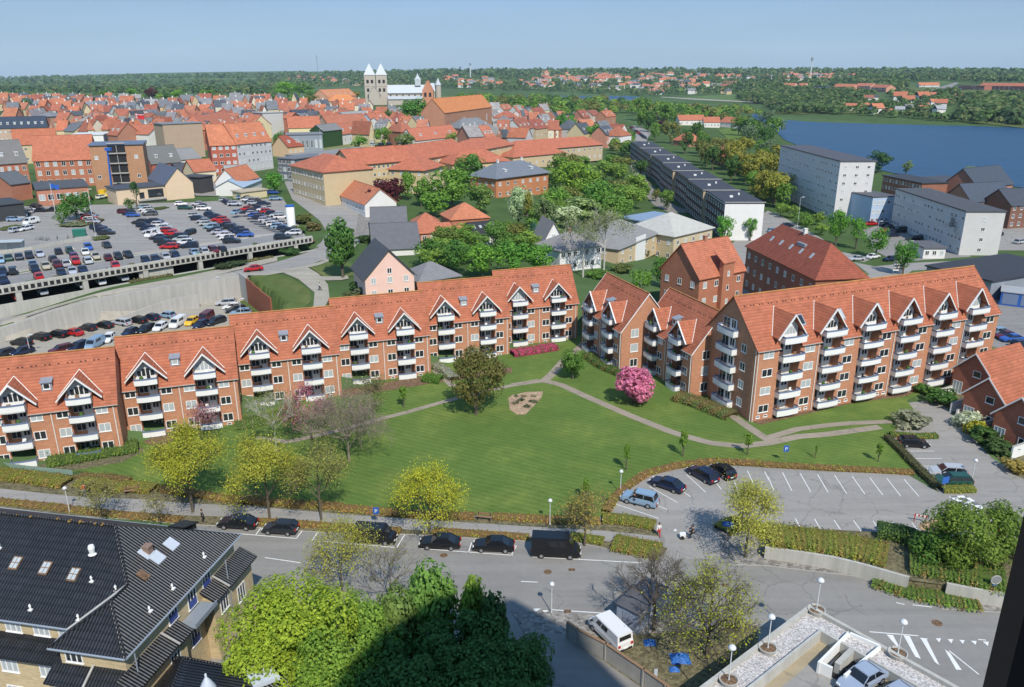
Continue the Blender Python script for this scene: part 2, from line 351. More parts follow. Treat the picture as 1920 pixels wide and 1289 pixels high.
# ================================================================ ground, roads, water
def axis(lo, hi, f0, f1, step, grow):
    a = list(np.arange(f0, f1+step, step)); s = step; v = a[-1]
    while v < hi: s *= grow; v += s; a.append(v)
    s = step; v = a[0]; b = []
    while v > lo: s *= grow; v -= s; b.append(v)
    return np.array(b[::-1]+a)
def make_ground():
    xs = axis(-9500, 9500, -125, 70, 1.5, 1.06); ys = axis(-400, 12500, 55, 215, 1.5, 1.045)
    X, Y = np.meshgrid(xs, ys); Z = T(X.ravel(), Y.ravel()).reshape(X.shape)
    Z = np.where(Y < 40, 0, Z); r = np.hypot(X, Y)
    Z = Z+np.where(r > 2300, 5*np.sin(X/310+Y/500)+4*np.sin(X/170-Y/290+1), 0)*sm(2300, 3500, r)
    v = np.stack([X.ravel(), Y.ravel(), Z.ravel()], 1); nx = len(xs); ny = len(ys)
    i = np.arange(nx-1)[None, :]+np.arange(ny-1)[:, None]*nx
    q = np.stack([i, i+1, i+nx+1, i+nx], -1).reshape(-1, 4)
    me = bpy.data.meshes.new('ground'); me.vertices.add(len(v)); me.vertices.foreach_set('co', v.ravel())
    me.loops.add(q.size); me.loops.foreach_set('vertex_index', q.ravel()); me.polygons.add(len(q))
    me.polygons.foreach_set('loop_start', np.arange(0, q.size, 4)); me.polygons.foreach_set('loop_total', np.full(len(q), 4))
    me.update(); me.materials.append(GROUNDM); me.polygons.foreach_set('use_smooth', [True]*len(q))
    struct(ob('ground', me))
def ground_mat():
    M = bpy.data.materials.new('ground'); M.use_nodes = True; n = M.node_tree; N = n.nodes; L = n.links; b = N['Principled BSDF']
    b.inputs['Roughness'].default_value = 1; b.inputs['Specular IOR Level'].default_value = .05
    tc = N.new('ShaderNodeTexCoord')
    vo = N.new('ShaderNodeTexVoronoi'); vo.inputs['Scale'].default_value = .0035; L.new(tc.outputs['Object'], vo.inputs[0])
    s = N.new('ShaderNodeSeparateColor'); L.new(vo.outputs['Color'], s.inputs[0])
    r = N.new('ShaderNodeValToRGB'); e = r.color_ramp.elements; r.color_ramp.interpolation = 'CONSTANT'
    e[0].color = (.07, .115, .04, 1); e[1].position = .45; e[1].color = (.105, .165, .06, 1)
    for p, c in ((.62, (.08, .13, .05, 1)), (.8, (.20, .22, .10, 1)), (.88, (.09, .14, .05, 1))):
        q = e.new(p); q.color = c
    L.new(s.outputs[0], r.inputs[0])
    no = N.new('ShaderNodeTexNoise'); no.inputs['Scale'].default_value = .08; no.inputs['Detail'].default_value = 6; L.new(tc.outputs['Object'], no.inputs[0])
    mx = N.new('ShaderNodeMix'); mx.data_type = 'RGBA'; mx.blend_type = 'MULTIPLY'; mx.inputs[0].default_value = 1
    m2 = N.new('ShaderNodeMath'); m2.operation = 'MULTIPLY_ADD'; m2.inputs[1].default_value = .9; m2.inputs[2].default_value = .55
    L.new(no.outputs[0], m2.inputs[0]); L.new(r.outputs[0], mx.inputs[6]); L.new(m2.outputs[0], mx.inputs[7]); L.new(mx.outputs[2], b.inputs['Base Color'])
    return M
GROUNDM = ground_mat(); make_ground()
def flat(name, px, z, m_, at=0., parent=None, world=False):
    """a flat sheet; px are picture points seen on height `at`"""
    pts = [(p if world else P(p[0], p[1], at)) for p in px]
    o = MB().quad(*[(x, y, z) for x, y in pts]).mesh(name, m_)
    return struct(ob(name, o, parent))
def raised(name, px, z0, z1, side, top, at=0., world=False):
    pts = [(p if world else P(p[0], p[1], at)) for p in px]
    return struct(MB().prism(pts, z0, z1, 0, 1).build(name, [side, top]))
def resamp(pl, n):
    a = np.array(pl, float); d = np.r_[0, np.cumsum(np.hypot(*np.diff(a[:, :2], axis=0).T))]
    t = np.linspace(0, d[-1], n); return np.stack([np.interp(t, d, a[:, k]) for k in range(a.shape[1])], 1)
def drape(name, L1, L2, dz, m_, n=60, k=6, at=None, world=False, parent=None):
    """a strip between two picture polylines laid on the terrain"""
    g = (lambda p: G(*p)[:2]) if at is None else (lambda p: P(p[0], p[1], at))
    A = resamp([p if world else g(p) for p in L1], n); B = resamp([p if world else g(p) for p in L2], n)
    v = []; f = []
    for j in range(k+1):
        q = A+(B-A)*j/k; z = T(q[:, 0], q[:, 1])+dz; v += [tuple(p) for p in np.c_[q, z]]
    for j in range(k):
        for i in range(n-1): a = j*n+i; f.append((a, a+1, a+n+1, a+n))
    mb = MB(); mb.v = v; mb.f = f; mb.m = [0]*len(f)
    return struct(mb.build(name, m_, parent, smooth=True))
def lines(name, segs, w_, z, m_='paint', parent=None, at=0., world=False):
    mb = MB()
    for s in segs:
        a = Vector(s[0] if world else P(*s[0], at)); b = Vector(s[1] if world else P(*s[1], at)); d = (b-a).normalized(); q = Vector((-d.y, d.x))*w_/2
        mb.quad((*(a-q), z), (*(b-q), z), (*(b+q), z), (*(a+q), z))
    return struct(mb.build(name, m_, parent))
def zz(o, pts, s=3.5792):  # enlarged picture coordinates -> picture coordinates
    return [(o[0]+x/s, o[1]+y/s) for x, y in pts]
# --- lake
lake_far = [(-400, 166), (640, 167), (850, 167), (960, 170), (1040, 174), (1100, 176), (1220, 183), (1300, 190), (1400, 196), (1452, 199)]
lake_near = [(2500, 520), (1920, 352), (1700, 330), (1560, 300), (1470, 262), (1440, 232), (1390, 214), (1300, 204), (1200, 194), (1050, 184), (850, 180), (640, 175), (-400, 174)]
lp = lake_far+[(1453, 205), (1440, 213), (1500, 216), (1560, 216), (1640, 219), (1700, 222), (1800, 229), (1920, 240), (2500, 290)]+lake_near
flat('lake', [P(x, y, .25) for x, y in lp], .25, 'water', world=True)
drape('sand', [(1240, 184.5), (1300, 189), (1400, 195), (1440, 197)], [(1240, 185.5), (1300, 190.6), (1400, 196.6), (1440, 198.2)], .4, 'lot_paving', n=30, k=1, at=.25)
drape('lakeside', [(1452, 205), (1500, 212), (1560, 212), (1640, 214), (1700, 217), (1800, 224), (1920, 234)], [(1440, 213.5), (1500, 217), (1560, 217), (1640, 220), (1700, 223), (1800, 230), (1920, 241)], .6, 'rough_grass', n=40, k=1, at=.25)
# --- street in front
road = flat('road', [(-125, 70), (-70, 70), (-44, 78), (-30, 82), (-14, 84), (0, 83), (12, 82), (18, 82), (34, 82), (48, 78), (80, 66), (80, 20), (-125, 20)], .02, 'asphalt', world=True)
Z4 = (1440, 600); Z3 = (960, 600); Y3 = (960, 929); Y4 = (1440, 929); Y2 = (480, 929); Y1 = (0, 929)
lot = flat('parking_lot', [(1141, 968), (1150, 945), (1180, 914), (1215, 893), (1270, 880), (1340, 872), (1430, 877), (1560, 885), (1700, 890), (1762, 925), (1664, 818), (1662, 800), (1690, 757), (1760, 750), (1860, 860), (1990, 940), (1990, 1010), (1720, 1012), (1450, 1010), (1350, 995), (1352, 1048), (1245, 1050), (1247, 1010), (1225, 985)], .03, 'asphalt_lot')
segs = [((0, 1055), (38, 1145)), ((97, 1025), (160, 1150)), ((215, 1032), (287, 1158)), ((332, 1040), (403, 1160)), ((447, 1045), (528, 1168)), ((565, 1052), (650, 1172)), ((682, 1060), (770, 1178)), ((797, 1065), (890, 1185)), ((913, 1072), (1013, 1188)), ((920, 883), (1115, 883)), ((985, 933), (1168, 933)), ((1030, 984), (1215, 984))]
s2 = [((1170, 1040), (1300, 1160)), ((1365, 1090), (1405, 1140)), ((1460, 1005), (1510, 1135)), ((1580, 1015), (1635, 1140)), ((1695, 1020), (1725, 1080)), ((920, 1120), (1110, 1228)), ((1155, 1160), (1198, 1190)), ((700, 1240), (985, 1335)), ((980, 1250), (1040, 1275))]
s3 = [((60, 165), (113, 270)), ((183, 158), (248, 278)), ((312, 160), (382, 283)), ((443, 167), (523, 292)), ((573, 170), (640, 265)), ((705, 173), (757, 255)), ((835, 182), (920, 298)), ((965, 187), (1050, 295))]
lines('bay_line', [zz(Z4, s) for s in segs]+[zz(Z3, s) for s in s2]+[zz(Y4, s) for s in s3], .11, .045, parent=lot)
flat('checkered_paving', zz(Z4, [(1215, 1185), (1330, 1180), (1450, 1260), (1440, 1310), (1330, 1290), (1250, 1250)]), .04, 'check')
s4 = [((-290, 245), (275, 292)), ((45, 200), (0, 266)), ((318, 230), (270, 292)), ((422, 238), (378, 303)), ((455, 312), (945, 353)), ((1000, 262), (945, 353)), ((1105, 360), (1725, 405)), ((1448, 318), (1425, 385)), ((60, 420), (300, 455))]
s5 = [((-5, 405), (30, 340)), ((135, 415), (870, 455)), ((460, 355), (450, 430)), ((60, 580), (170, 585)), ((270, 770), (745, 802)), ((145, 765), (190, 765)), ((1190, 770), (1340, 795))]
s6 = [((680, 918), (1010, 945)), ((1215, 1045), (1415, 1205)), ((1410, 970), (1462, 974)), ((860, 722), (915, 735)), ((970, 738), (1100, 752)), ((1020, 962), (1070, 966))]
lines('street_line', [zz(Y2, s) for s in s4]+[zz(Y3, s) for s in s5]+[zz(Y4, s) for s in s6]+[[(35, 950), (180, 962)], [(120, 945), (110, 953)]], .12, .035, parent=road)
mk = MB()
for q in ([(795, 937), (838, 940), (884, 1025), (862, 1015)], [(908, 942), (950, 946), (1025, 1100), (988, 1085)], [(1022, 958), (1062, 966), (1150, 1142), (1120, 1122)], [(1185, 1035), (1222, 1062), (1300, 1175), (1262, 1172)],
          [(1125, 962), (1162, 962), (1148, 990)], [(1205, 968), (1243, 968), (1230, 996)], [(1283, 972), (1320, 975), (1308, 999)], [(1360, 978), (1400, 980), (1393, 1006)], [(1440, 983), (1482, 985), (1475, 1014)]):
    mk.quad(*[(*P(*p), .036) for p in zz(Y4, q)])
for q in ([(205, 775), (243, 775), (222, 800)], [(145, 768), (180, 768), (160, 795)], [(1082, 243), (1110, 243), (1096, 227)], [(1318, 254), (1334, 254), (1326, 245)]): mk.quad(*[(*P(*p), .05) for p in zz(Y3, q)])
struct(mk.build('street_marking', 'paint', road))
# manhole covers and drains
for px, py, r_ in ((832, 1042, .42), (1027, 1073, .42), (1757, 1169, .48)):
    x, y = P(px, py); tag(MB().lathe([(r_, 0), (r_, .05), (r_*.8, .052), (r_*.78, .044), (0, .046)], 18).build('manhole_cover', 'soil', loc=(x, y, 0)), 'round brown manhole cover in the grey street', 'manhole cover')
for px, py in ((1072, 1069), (1359, 1098), (1487, 1052), (1064, 1147)):
    x, y = P(px, py); b = MB().box(-.35, -.22, 0, .35, .22, .045)
    for k in range(5): b.box(-.3, -.19+k*.08, .045, .3, -.16+k*.08, .06)
    tag(b.build('drain_grate', 'soil', loc=(x, y, 0)), 'small rectangular drain grate in the grey street', 'drain')
# --- lawn and paths
LAWN = [(-40, 905), (60, 895), (150, 885), (250, 908), (310, 922), (420, 935), (640, 952), (880, 966), (1020, 974), (1100, 977), (1135, 968), (1150, 940), (1180, 911), (1215, 889), (1270, 876), (1340, 868), (1430, 873), (1560, 881), (1710, 888), (1722, 880), (1662, 818), (1700, 795), (1722, 780), (1700, 752), (1830, 690), (1400, 740), (1200, 660), (1090, 630), (960, 640), (640, 700), (230, 790), (-40, 850)]
flat('lawn', LAWN, .08, 'lawn')
def pathstrip(name, cl, w_, z, m_, at=0.):
    q = resamp([P(*p, at) for p in cl], 50); d = np.gradient(q, axis=0); d /= np.linalg.norm(d, axis=1)[:, None]; nn = np.c_[-d[:, 1], d[:, 0]]*w_/2
    A = q-nn; B = q+nn; mb = MB()
    mb.v = [(*p, z) for p in A]+[(*p, z) for p in B]; n = len(q); mb.f = [(i, i+1, i+n+1, i+n) for i in range(n-1)]; mb.m = [0]*(n-1)
    return struct(mb.build(name, m_))
pathstrip('footpath', [(960, 723), (1018, 715), (1050, 722), (1100, 745), (1180, 780), (1260, 812), (1330, 832), (1390, 838), (1440, 832), (1496, 820), (1550, 816), (1650, 802)], 1.5, .105, 'path')
pathstrip('footpath', [(1022, 714), (1035, 703), (1055, 680), (1085, 655), (1100, 640)], 1.6, .100, 'path')
pathstrip('footpath', [(1010, 714), (960, 724), (900, 737), (830, 755), (760, 775), (700, 790), (620, 812), (540, 830), (480, 822)], 1.1, .095, 'path')
pathstrip('footpath', [(850, 726), (838, 715), (815, 695)], 1.3, .110, 'path')
pathstrip('footpath', [(1372, 780), (1400, 800), (1448, 832)], 1.5, .115, 'path')
pathstrip('footpath', [(1438, 823), (1496, 806), (1560, 798), (1596, 795), (1672, 792)], 1.3, .120, 'path')
flat('flower_bed', zz(Z3, [(-25, 530), (0, 510), (100, 488), (210, 484), (195, 530), (90, 640), (30, 640), (-15, 605)]), .11, 'bed_soil')
flat('planting_soil', [(60, 870), (240, 832), (275, 845), (230, 868), (90, 892)], .098, 'earth')
flat('planting_soil', [(268, 830), (330, 802), (400, 790), (330, 825), (300, 842)], .102, 'soil')
flat('planting_soil', [(630, 735), (780, 708), (960, 690), (960, 700), (800, 722), (640, 748)], .102, 'soil')
flat('planting_soil', [(1408, 791), (1600, 748), (1760, 712), (1700, 744), (1600, 757), (1425, 798)], .102, 'soil')
# --- cycle path and planting strips beside the street
PN = [(-60, 912), (0, 918), (130, 932), (260, 938), (340, 945), (480, 952), (640, 966), (780, 976), (880, 982), (1000, 990), (1130, 997), (1235, 1008)]
PS = [(-60, 936), (0, 938), (130, 952), (260, 962), (340, 968), (480, 972), (640, 985), (780, 996), (880, 1000), (1000, 1008), (1130, 1016), (1243, 1026)]
raised('pavement', PN+PS[::-1], 0, .13, 'kerb', 'asphalt_lot')
VB = [(-60, 948), (0, 952), (130, 968), (250, 975), (340, 984), (480, 990), (640, 1002), (730, 1002), (780, 1004), (990, 1016), (1080, 1018), (1130, 1028), (1180, 1040), (1215, 1050), (1240, 1046), (1252, 1030), (1243, 1027)]
raised('planting_strip', PS+VB[::-1], 0, .11, 'kerb', 'earth')
raised('planting_strip', [(-60, 890), (0, 884), (140, 893), (200, 900), (260, 915), (340, 928), (480, 940), (640, 952), (780, 966), (900, 972), (1000, 976), (1130, 978), (1145, 968), (1222, 985), (1235, 1007)]+PN[::-1][:-1], 0, .10, 'kerb', 'earth')
raised('planting_island', [(1350, 1000), (1360, 985), (1400, 978), (1450, 1004), (1550, 1010), (1660, 1015), (1740, 1012), (1880, 1050), (1880, 1150), (1765, 1143), (1720, 1118), (1616, 1083), (1440, 1062), (1380, 1060), (1352, 1044)], 0, .12, 'kerb', 'paving')
raised('pavement', [(1007, 1148), (1150, 1157), (1150, 1110), (1190, 1105), (1260, 1135), (1420, 1165), (1420, 1260), (1300, 1320), (1200, 1320), (1060, 1200), (985, 1190), (960, 1150)], 0, .10, 'kerb', 'paving')
flat('yard', [(1040, 1200), (1150, 1195), (1420, 1175), (1420, 1400), (1040, 1400)], .12, 'earth')
flat('ramp', [(1000, 1185), (1058, 1192), (1076, 1210), (1130, 1241), (1200, 1290), (1285, 1352), (1000, 1352)], .135, 'asphalt')
# --- yard of the brick gabled houses, right
flat('garden_ground', [(1760, 750), (1820, 720), (1990, 760), (1990, 930), (1900, 890)], .05, 'earth')
# --- land behind, right: roads, car parks
flat('side_road', [(1310, 520), (1390, 440), (1440, 400), (1455, 400), (1500, 425), (1545, 450), (1470, 480), (1430, 520), (1400, 570), (1350, 590)], .03, 'asphalt_lot')
flat('side_road', [(1600, 492), (1640, 500), (1700, 494), (1990, 480), (1990, 494), (1710, 508), (1660, 545), (1590, 545), (1630, 515)], .035, 'asphalt_lot')
flat('car_park', [(1618, 432), (1680, 412), (1720, 420), (1815, 470), (1820, 482), (1680, 492), (1640, 470)], .03, 'asphalt')
flat('avenue', [(1425, 405), (1440, 395), (1480, 420), (1560, 470), (1640, 484), (1620, 492), (1520, 470)], .04, 'asphalt_lot')
flat('car_park', [(1860, 530), (2000, 500), (2000, 700), (1860, 650)], .03, 'asphalt')
flat('car_park', [(1860, 405), (2000, 410), (2000, 470), (1850, 470)], .03, 'asphalt_lot')
flat('forecourt', [(1360, 560), (1440, 480), (1450, 550), (1540, 590), (1400, 640)], .028, 'asphalt')
drape('lane', [(1255, 400), (1225, 385), (1205, 360), (1188, 335), (1180, 300), (1190, 262), (1200, 245), (1180, 240)], [(1300, 400), (1258, 383), (1232, 360), (1212, 335), (1200, 300), (1212, 262), (1222, 250), (1200, 238)], .15, 'paving', n=50, k=2)
drape('lane', [(1180, 262), (1195, 250), (1190, 243), (1176, 240)], [(1212, 268), (1216, 256), (1212, 246), (1190, 236)], .3, 'asphalt_lot', n=20, k=2)
# --- land behind, left
ri = [(-60, 612), (0, 598), (120, 577), (230, 556), (330, 537), (440, 510), (520, 492), (575, 475), (603, 455), (612, 435), (600, 415), (575, 395), (548, 375), (537, 350), (528, 330), (520, 318)]
ro = [(-60, 650), (0, 626), (120, 581), (225, 561), (350, 539), (437, 528), (500, 515), (560, 505), (600, 495), (640, 480), (665, 465), (690, 440), (697, 420), (690, 400), (660, 388), (620, 378), (590, 365), (562, 345), (548, 325), (538, 312)]
upr = drape('upper_road', ri, ro, .12, 'asphalt_lot', n=140, k=10)
drape('side_road', [(690, 400), (700, 405), (704, 425), (698, 445)], [(672, 400), (670, 415), (668, 430), (660, 448)], .16, 'paving', n=20, k=3)
drape('road_edge', [(440, 526), (500, 513), (560, 503), (600, 493), (640, 478)], [(440, 530), (500, 518), (560, 508), (600, 498), (640, 483)], .2, 'lot_paving', n=30, k=1)
drape('verge', [(0, 582), (120, 562), (230, 541), (330, 523), (440, 500), (520, 482)], [(0, 597), (120, 576), (230, 555), (330, 536), (440, 509), (520, 491)], .16, 'lot_paving', n=60, k=2, at=5)
flat('sunken_car_park', LOT, .03, 'lot_paving', world=True)
drape('bank_lawn', [(445, 528), (470, 519), (510, 513), (545, 522), (580, 545), (585, 565), (570, 580)], [(450, 545), (470, 560), (485, 585), (500, 600), (520, 600), (545, 598), (560, 590)], .14, 'rough_grass', n=40, k=10, at=5)
drape('footway', [(520, 508), (560, 525), (590, 550), (588, 575), (570, 592), (560, 600)], [(572, 500), (598, 515), (615, 535), (618, 560), (605, 585), (600, 600)], .16, 'lot_paving', n=40, k=6, at=5)
drape('footway', [(598, 520), (640, 520), (652, 518)], [(602, 528), (640, 527), (654, 524)], .2, 'lot_paving', n=10, k=2, at=5)
drape('verge', [(578, 500), (600, 490), (640, 487), (670, 500)], [(610, 522), (630, 522), (650, 520), (672, 518)], .15, 'rough_grass', n=20, k=6, at=5)
# town car park behind the deck edge and town paving
BK = [(300, 300), (200, 375), (120, 360), (0, 385)]
def town_car_park():
    a = DKA-DKU*30+DKN*12.2; b = DKB+DKN*12.2
    drape('town_car_park', [a, b-DKU*8, b+DKU*6], [P(-40, 395, 8), P(350, 383, 8), P(530, 372, 8)], .17, 'asphalt_lot', n=70, k=40, world=True)
town_car_park()
drape('street', [P(366, 372, 8), P(410, 372, 8), P(470, 330, 8)], [P(345, 345, 8), P(395, 345, 8), P(455, 318, 8)], .3, 'asphalt_lot', n=20, k=6, world=True)
# ================================================================ brick apartment houses with balconies
BR = (.47, .225, .132); TL = (.40, .134, .072)
def window_mesh(w_, h_, panes=2, gl='glass', name='window'):
    f = MB(); g = MB(); t = .09
    f.box(-w_/2, -.05, 0, w_/2, .0, t).box(-w_/2, -.05, h_-t, w_/2, .0, h_); f.box(-w_/2, -.05, t, -w_/2+t, 0, h_-t); f.box(w_/2-t, -.05, t, w_/2, 0, h_-t)
    for k in range(1, panes): x = -w_/2+w_*k/panes; f.box(x-.05, -.05, t, x+.05, 0, h_-t)
    f.box(-w_/2-.06, -.1, -.06, w_/2+.06, 0, 0)
    g.quad((-w_/2+t, -.02, t), (w_/2-t, -.02, t), (w_/2-t, -.02, h_-t), (-w_/2+t, -.02, h_-t))
    return f.mesh('window', 'white'), g.mesh('pane', gl)
WM = {}
def window(parent, x, y, z, w_, h_, rz=0, panes=2, gl=None, sub=True):
    gl = gl or ('curtain' if random.random() < .45 else 'glass'); k = (round(w_, 2), round(h_, 2), panes, gl)
    if k not in WM: WM[k] = window_mesh(*k)
    f = ob('window', WM[k][0], parent, (x, y, z), rz); 
    if sub: ob('pane', WM[k][1], f)
    else: ob('pane', WM[k][1], f)
    return f
def balcony_mesh(w_, out=1.15):
    n = 8; s = MB(); r = MB()
    pts = [(-w_/2, 0)]+[(-w_/2+w_*k/n, -out*(.88+.12*math.sin(math.pi*k/n))) for k in range(n+1)]+[(w_/2, 0)]
    s.prism([(p[0], p[1]) for p in pts], 0, .16)
    for i in range(len(pts)-1):
        a, b = pts[i], pts[i+1]; c, d = (a[0]*.96, a[1]*.94), (b[0]*.96, b[1]*.94)
        s.quad((*a, .0), (*b, .0), (*b, .9), (*a, .9)); s.quad((*d, .16), (*c, .16), (*c, .9), (*d, .9)); s.quad((*a, .9), (*b, .9), (*d, .9), (*c, .9))
        r.tube((a[0], a[1], 1.16), (b[0], b[1], 1.16), .04, n=4); 
        r.quad((a[0]*.99, a[1]*.99, .92), (b[0]*.99, b[1]*.99, .92), (b[0]*.99, b[1]*.99, 1.14), (a[0]*.99, a[1]*.99, 1.14))
    return s.mesh('balcony', 'white'), r.mesh('railing', 'rail')
BMs = {}
def loggia_mesh(w_, h_):
    g = MB(); f = MB()
    f.box(-w_*.02, -.05, 0, w_*.38, 0, h_); 
    f.box(w_*.06, -.06, h_*.42, w_*.165, -.051, h_-.12, mi=1); f.box(w_*.20, -.06, h_*.42, w_*.31, -.051, h_-.12, mi=1)
    f.box(-w_*.46, -.05, .6, -w_*.04, 0, h_-.06, mi=0); f.box(-w_*.44, -.06, .68, -w_*.26, -.051, h_-.12, mi=1); f.box(-w_*.24, -.06, .68, -w_*.06, -.051, h_-.12, mi=1)
    return f.mesh('balcony_door', ['white', 'glass'])
def apartment(label, ox, oy, ang, L, E, rd, rz_, depth, bays, wins, floors, dorm, base=0., box=None, pipes=(), gend=(), skyl=(), group='brick apartment houses around the lawn', wl=1.5, z0=-1.5, gb=None, cellar=()):
    a = R(ang); t = thing('apartment_house', label, 'apartment house', (ox, oy, base), a, group)
    t['_c'] = (ox+math.cos(a)*L/2, oy+math.sin(a)*L/2, E)
    rec = 1.35; hw = dorm['hw']; sl_ = (rz_-E)/rd
    # walls: footprint with a recess for every stack of balconies
    poly = [(0, 0)]
    for b0, b1 in bays: poly += [(b0, 0), (b0, rec), (b1, rec), (b1, 0)]
    poly += [(L, 0), (L, depth), (0, depth)]
    wll = MB(); wll.prism(poly, z0, E-.02)
    for x in (0, L):
        s_ = 1 if x else -1; xx = x
        tri = [(xx, .02, E-.02), (xx, depth-.02, E-.02), (xx, rd, rz_-.22)]
        wll.quad(*(tri if s_ > 0 else tri[::-1]))
        wll.quad(*[(xx-s_*.25, p[1], p[2]) for p in (tri[::-1] if s_ > 0 else tri)])
    for b0, b1 in bays:       # cheeks beside the attic balcony
        zc = dorm['apex']-(b1-b0)/2*(dorm['apex']-dorm['base'])/hw-.34
        for xx, s_ in ((b0, 1), (b1, -1)):
            wll.slab([(xx, .0, zc), (xx, rec+.1, zc), (xx-s_*.12, rec+.1, zc-.1), (xx-s_*.12, 0, zc-.1)], 2.2)
        wll.box(b0, rec, E-.02, b1, rec+.25, E+rec*sl_+.3)
        cx = (b0+b1)/2; zt = dorm['apex']-.25
        wll.slab([(b0-.6, rec+.05, E+rec*sl_), (cx-.1, rec+.05, zt), (cx+.1, rec+.05, zt), (b1+.6, rec+.05, E+rec*sl_), (b1+.6, rec+.2, E+rec*sl_), (b0-.6, rec+.2, E+rec*sl_)], .01)
    wll.build('wall', 'brick', t, col=BR)
    # main roof with gaps at the attic balconies
    rf = MB(); ov = .32; th = .16; vg = .22
    xs = [(-vg, None)]
    segs = []; p = -vg
    for b0, b1 in bays: segs.append((p, b0, 0)); segs.append((b0, b1, 1)); p = b1
    segs.append((p, L+vg, 0))
    for x0, x1, gap in segs:
        y0 = rec+.15 if gap else -ov; q0 = E+y0*sl_
        rf.slab([(x0, y0, q0), (x1, y0, q0), (x1, rd, rz_), (x0, rd, rz_)], th)
    rb = depth-rd; slb = (rz_-E)/rb
    rf.slab([(-vg, rd, rz_), (L+vg, rd, rz_), (L+vg, depth+ov, E-ov*slb), (-vg, depth+ov, E-ov*slb)], th)
    roof = rf.build('roof', 'tile', t, col=TL)
    rg = MB(); rg.tube((-vg, rd, rz_+.02), (L+vg, rd, rz_+.02), .13, n=6, cap=True); rg.build('ridge', 'tile', roof, col=(.42, .2, .07))
    vb = MB(); 
    for x in (-vg-.02, L+vg-.04):
        vb.slab([(x, -ov, E-ov*sl_+.05), (x+.06, -ov, E-ov*sl_+.05), (x+.06, rd, rz_+.05), (x, rd, rz_+.05)], .22)
        vb.slab([(x, rd, rz_+.05), (x+.06, rd, rz_+.05), (x+.06, depth+ov, E-ov*slb+.05), (x, depth+ov, E-ov*slb+.05)], .22)
    vb.build('bargeboard', 'white', roof) if dorm.get('wb', 0) else vb.build('verge', 'tile', roof, col=(.30, .12, .07))
    vt = MB(); q = 0
    for k in range(int(L/.55)):
        x = .8+k*.55
        if x < L-.5 and (k*7+int(ox)) % 11 < 7: yv = rd*.78; vt.box(x, yv, E+yv*sl_-.02, x+.22, yv+.15, E+yv*sl_+.14)
    vt.build('roof_vents', 'dark', roof)
    gt = MB()
    for x0, x1, gap in segs:
        if not gap: gt.tube((x0, -ov-.05, E-ov*sl_-.03), (x1, -ov-.05, E-ov*sl_-.03), .07, n=5)
    gt.build('gutter', 'concrete_light', roof)
    # dormer roofs
    for b0, b1 in bays:
        cx = (b0+b1)/2; az = dorm['apex']; bz = dorm['base']; yb = (az-E)/sl_; y1 = (bz-E)/sl_; yf = -.45
        d = MB(); n_ = .14
        d.slab([(cx-hw, yf, bz), (cx, yf, az), (cx, yb, az), (cx-hw, y1, bz)], n_); d.slab([(cx, yf, az), (cx+hw, yf, bz), (cx+hw, y1, bz), (cx, yb, az)], n_)
        dr = d.build('dormer', 'tile', t, col=TL)
        e = MB(); k = .15
        for s_ in (-1, 1):
            e.quad(*[(cx+s_*x, yf-.03, z) for x, z in ((hw+.1, bz-.1), (0, az+.08), (0, az-k*1.3), (hw+.02, bz-k-.1))])
            e.quad(*[(cx+s_*x, yf-.03+dy, z) for x, z, dy in ((hw+.1, bz-.1, 0), (0, az+.08, 0), (0, az+.08, .2), (hw+.1, bz-.1, .2))])
            e.tube((cx+s_*hw, y1, bz+.05), (cx, yb, az+.06), .05, n=4, mi=0)
        e.build('bargeboard', 'white', dr)
        g = MB(); zf = floors[-1]+.1; yw = .62; top = az-.35
        hx = lambda z: (az-.2-z)/(az-bz)*hw
        wz = zf+.0; g.quad((cx-hx(wz+1.9), yw, wz), (cx+hx(wz+1.9), yw, wz), (cx+hx(wz+1.9), yw, wz+1.9), (cx, yw, top), (cx-hx(wz+1.9), yw, wz+1.9))
        gw = g.build('dormer_gable', 'white', dr)
        dd = MB()
        for xa, xb, za, zb in ((-.5, -.06, .95, 2.05), (.06, .5, .95, 2.05), (-1.1, -.62, .95, 1.75), (.62, 1.1, .95, 1.75)): dd.box(cx+xa, yw-.05, zf+za, cx+xb, yw-.01, zf+zb)
        dd.build('balcony_door', 'glass' if random.random() < .8 else 'curtain', gw)
    # balconies and the doors behind them
    bw = bays[0][1]-bays[0][0] if bays else 3
    key = round(bw, 2)
    if key not in BMs: BMs[key] = (*balcony_mesh(bw+.15), loggia_mesh(bw, 2.3))
    for b0, b1 in bays:
        cx = (b0+b1)/2
        for i, fz in enumerate(floors):
            bo = ob('balcony', BMs[key][0], t, (cx, 0, fz)); ob('railing', BMs[key][1], bo)
            if i < len(floors)-1: ob('balcony_door', BMs[key][2], t, (cx, rec, fz+.15))
            MB().box(b0, .02, fz-.02, b1, rec, fz+.15).build('floor_slab', 'concrete_light', bo, (-cx, 0, -fz))
    for b0, b1 in bays:
        for fz in floors:
            if random.random() < .75:
                x = b0+.5+random.random()*(b1-b0-1.2); c_ = random.randint(0, 2); y = -.45+random.random()*.7
                MB().box(x, y, fz+.16, x+.45, y+.45, fz+.75).box(x, y+.4, fz+.751, x+.45, y+.45, fz+1.15).build('chair', ['white', 'wood', 'dark'][c_], t)
            if random.random() < .35: x = b0+.3+random.random()*(b1-b0-1); MB().lathe([(.05, fz+.16), (.22, fz+.5), (.3, fz+1.2), (.1, fz+1.5)], 6, c=(x, -.6)).build('potted_plant', 'hedge_green', t)
    for i in range(len(floors)-1):
        for x in wins:
            window(t, x, -.002, floors[i]+.74, wl, 1.25)
    for x in cellar: window(t, x, -.002, floors[0]-.1 if floors[0] > .4 else .05, .7, .4, panes=1, gl='glass')
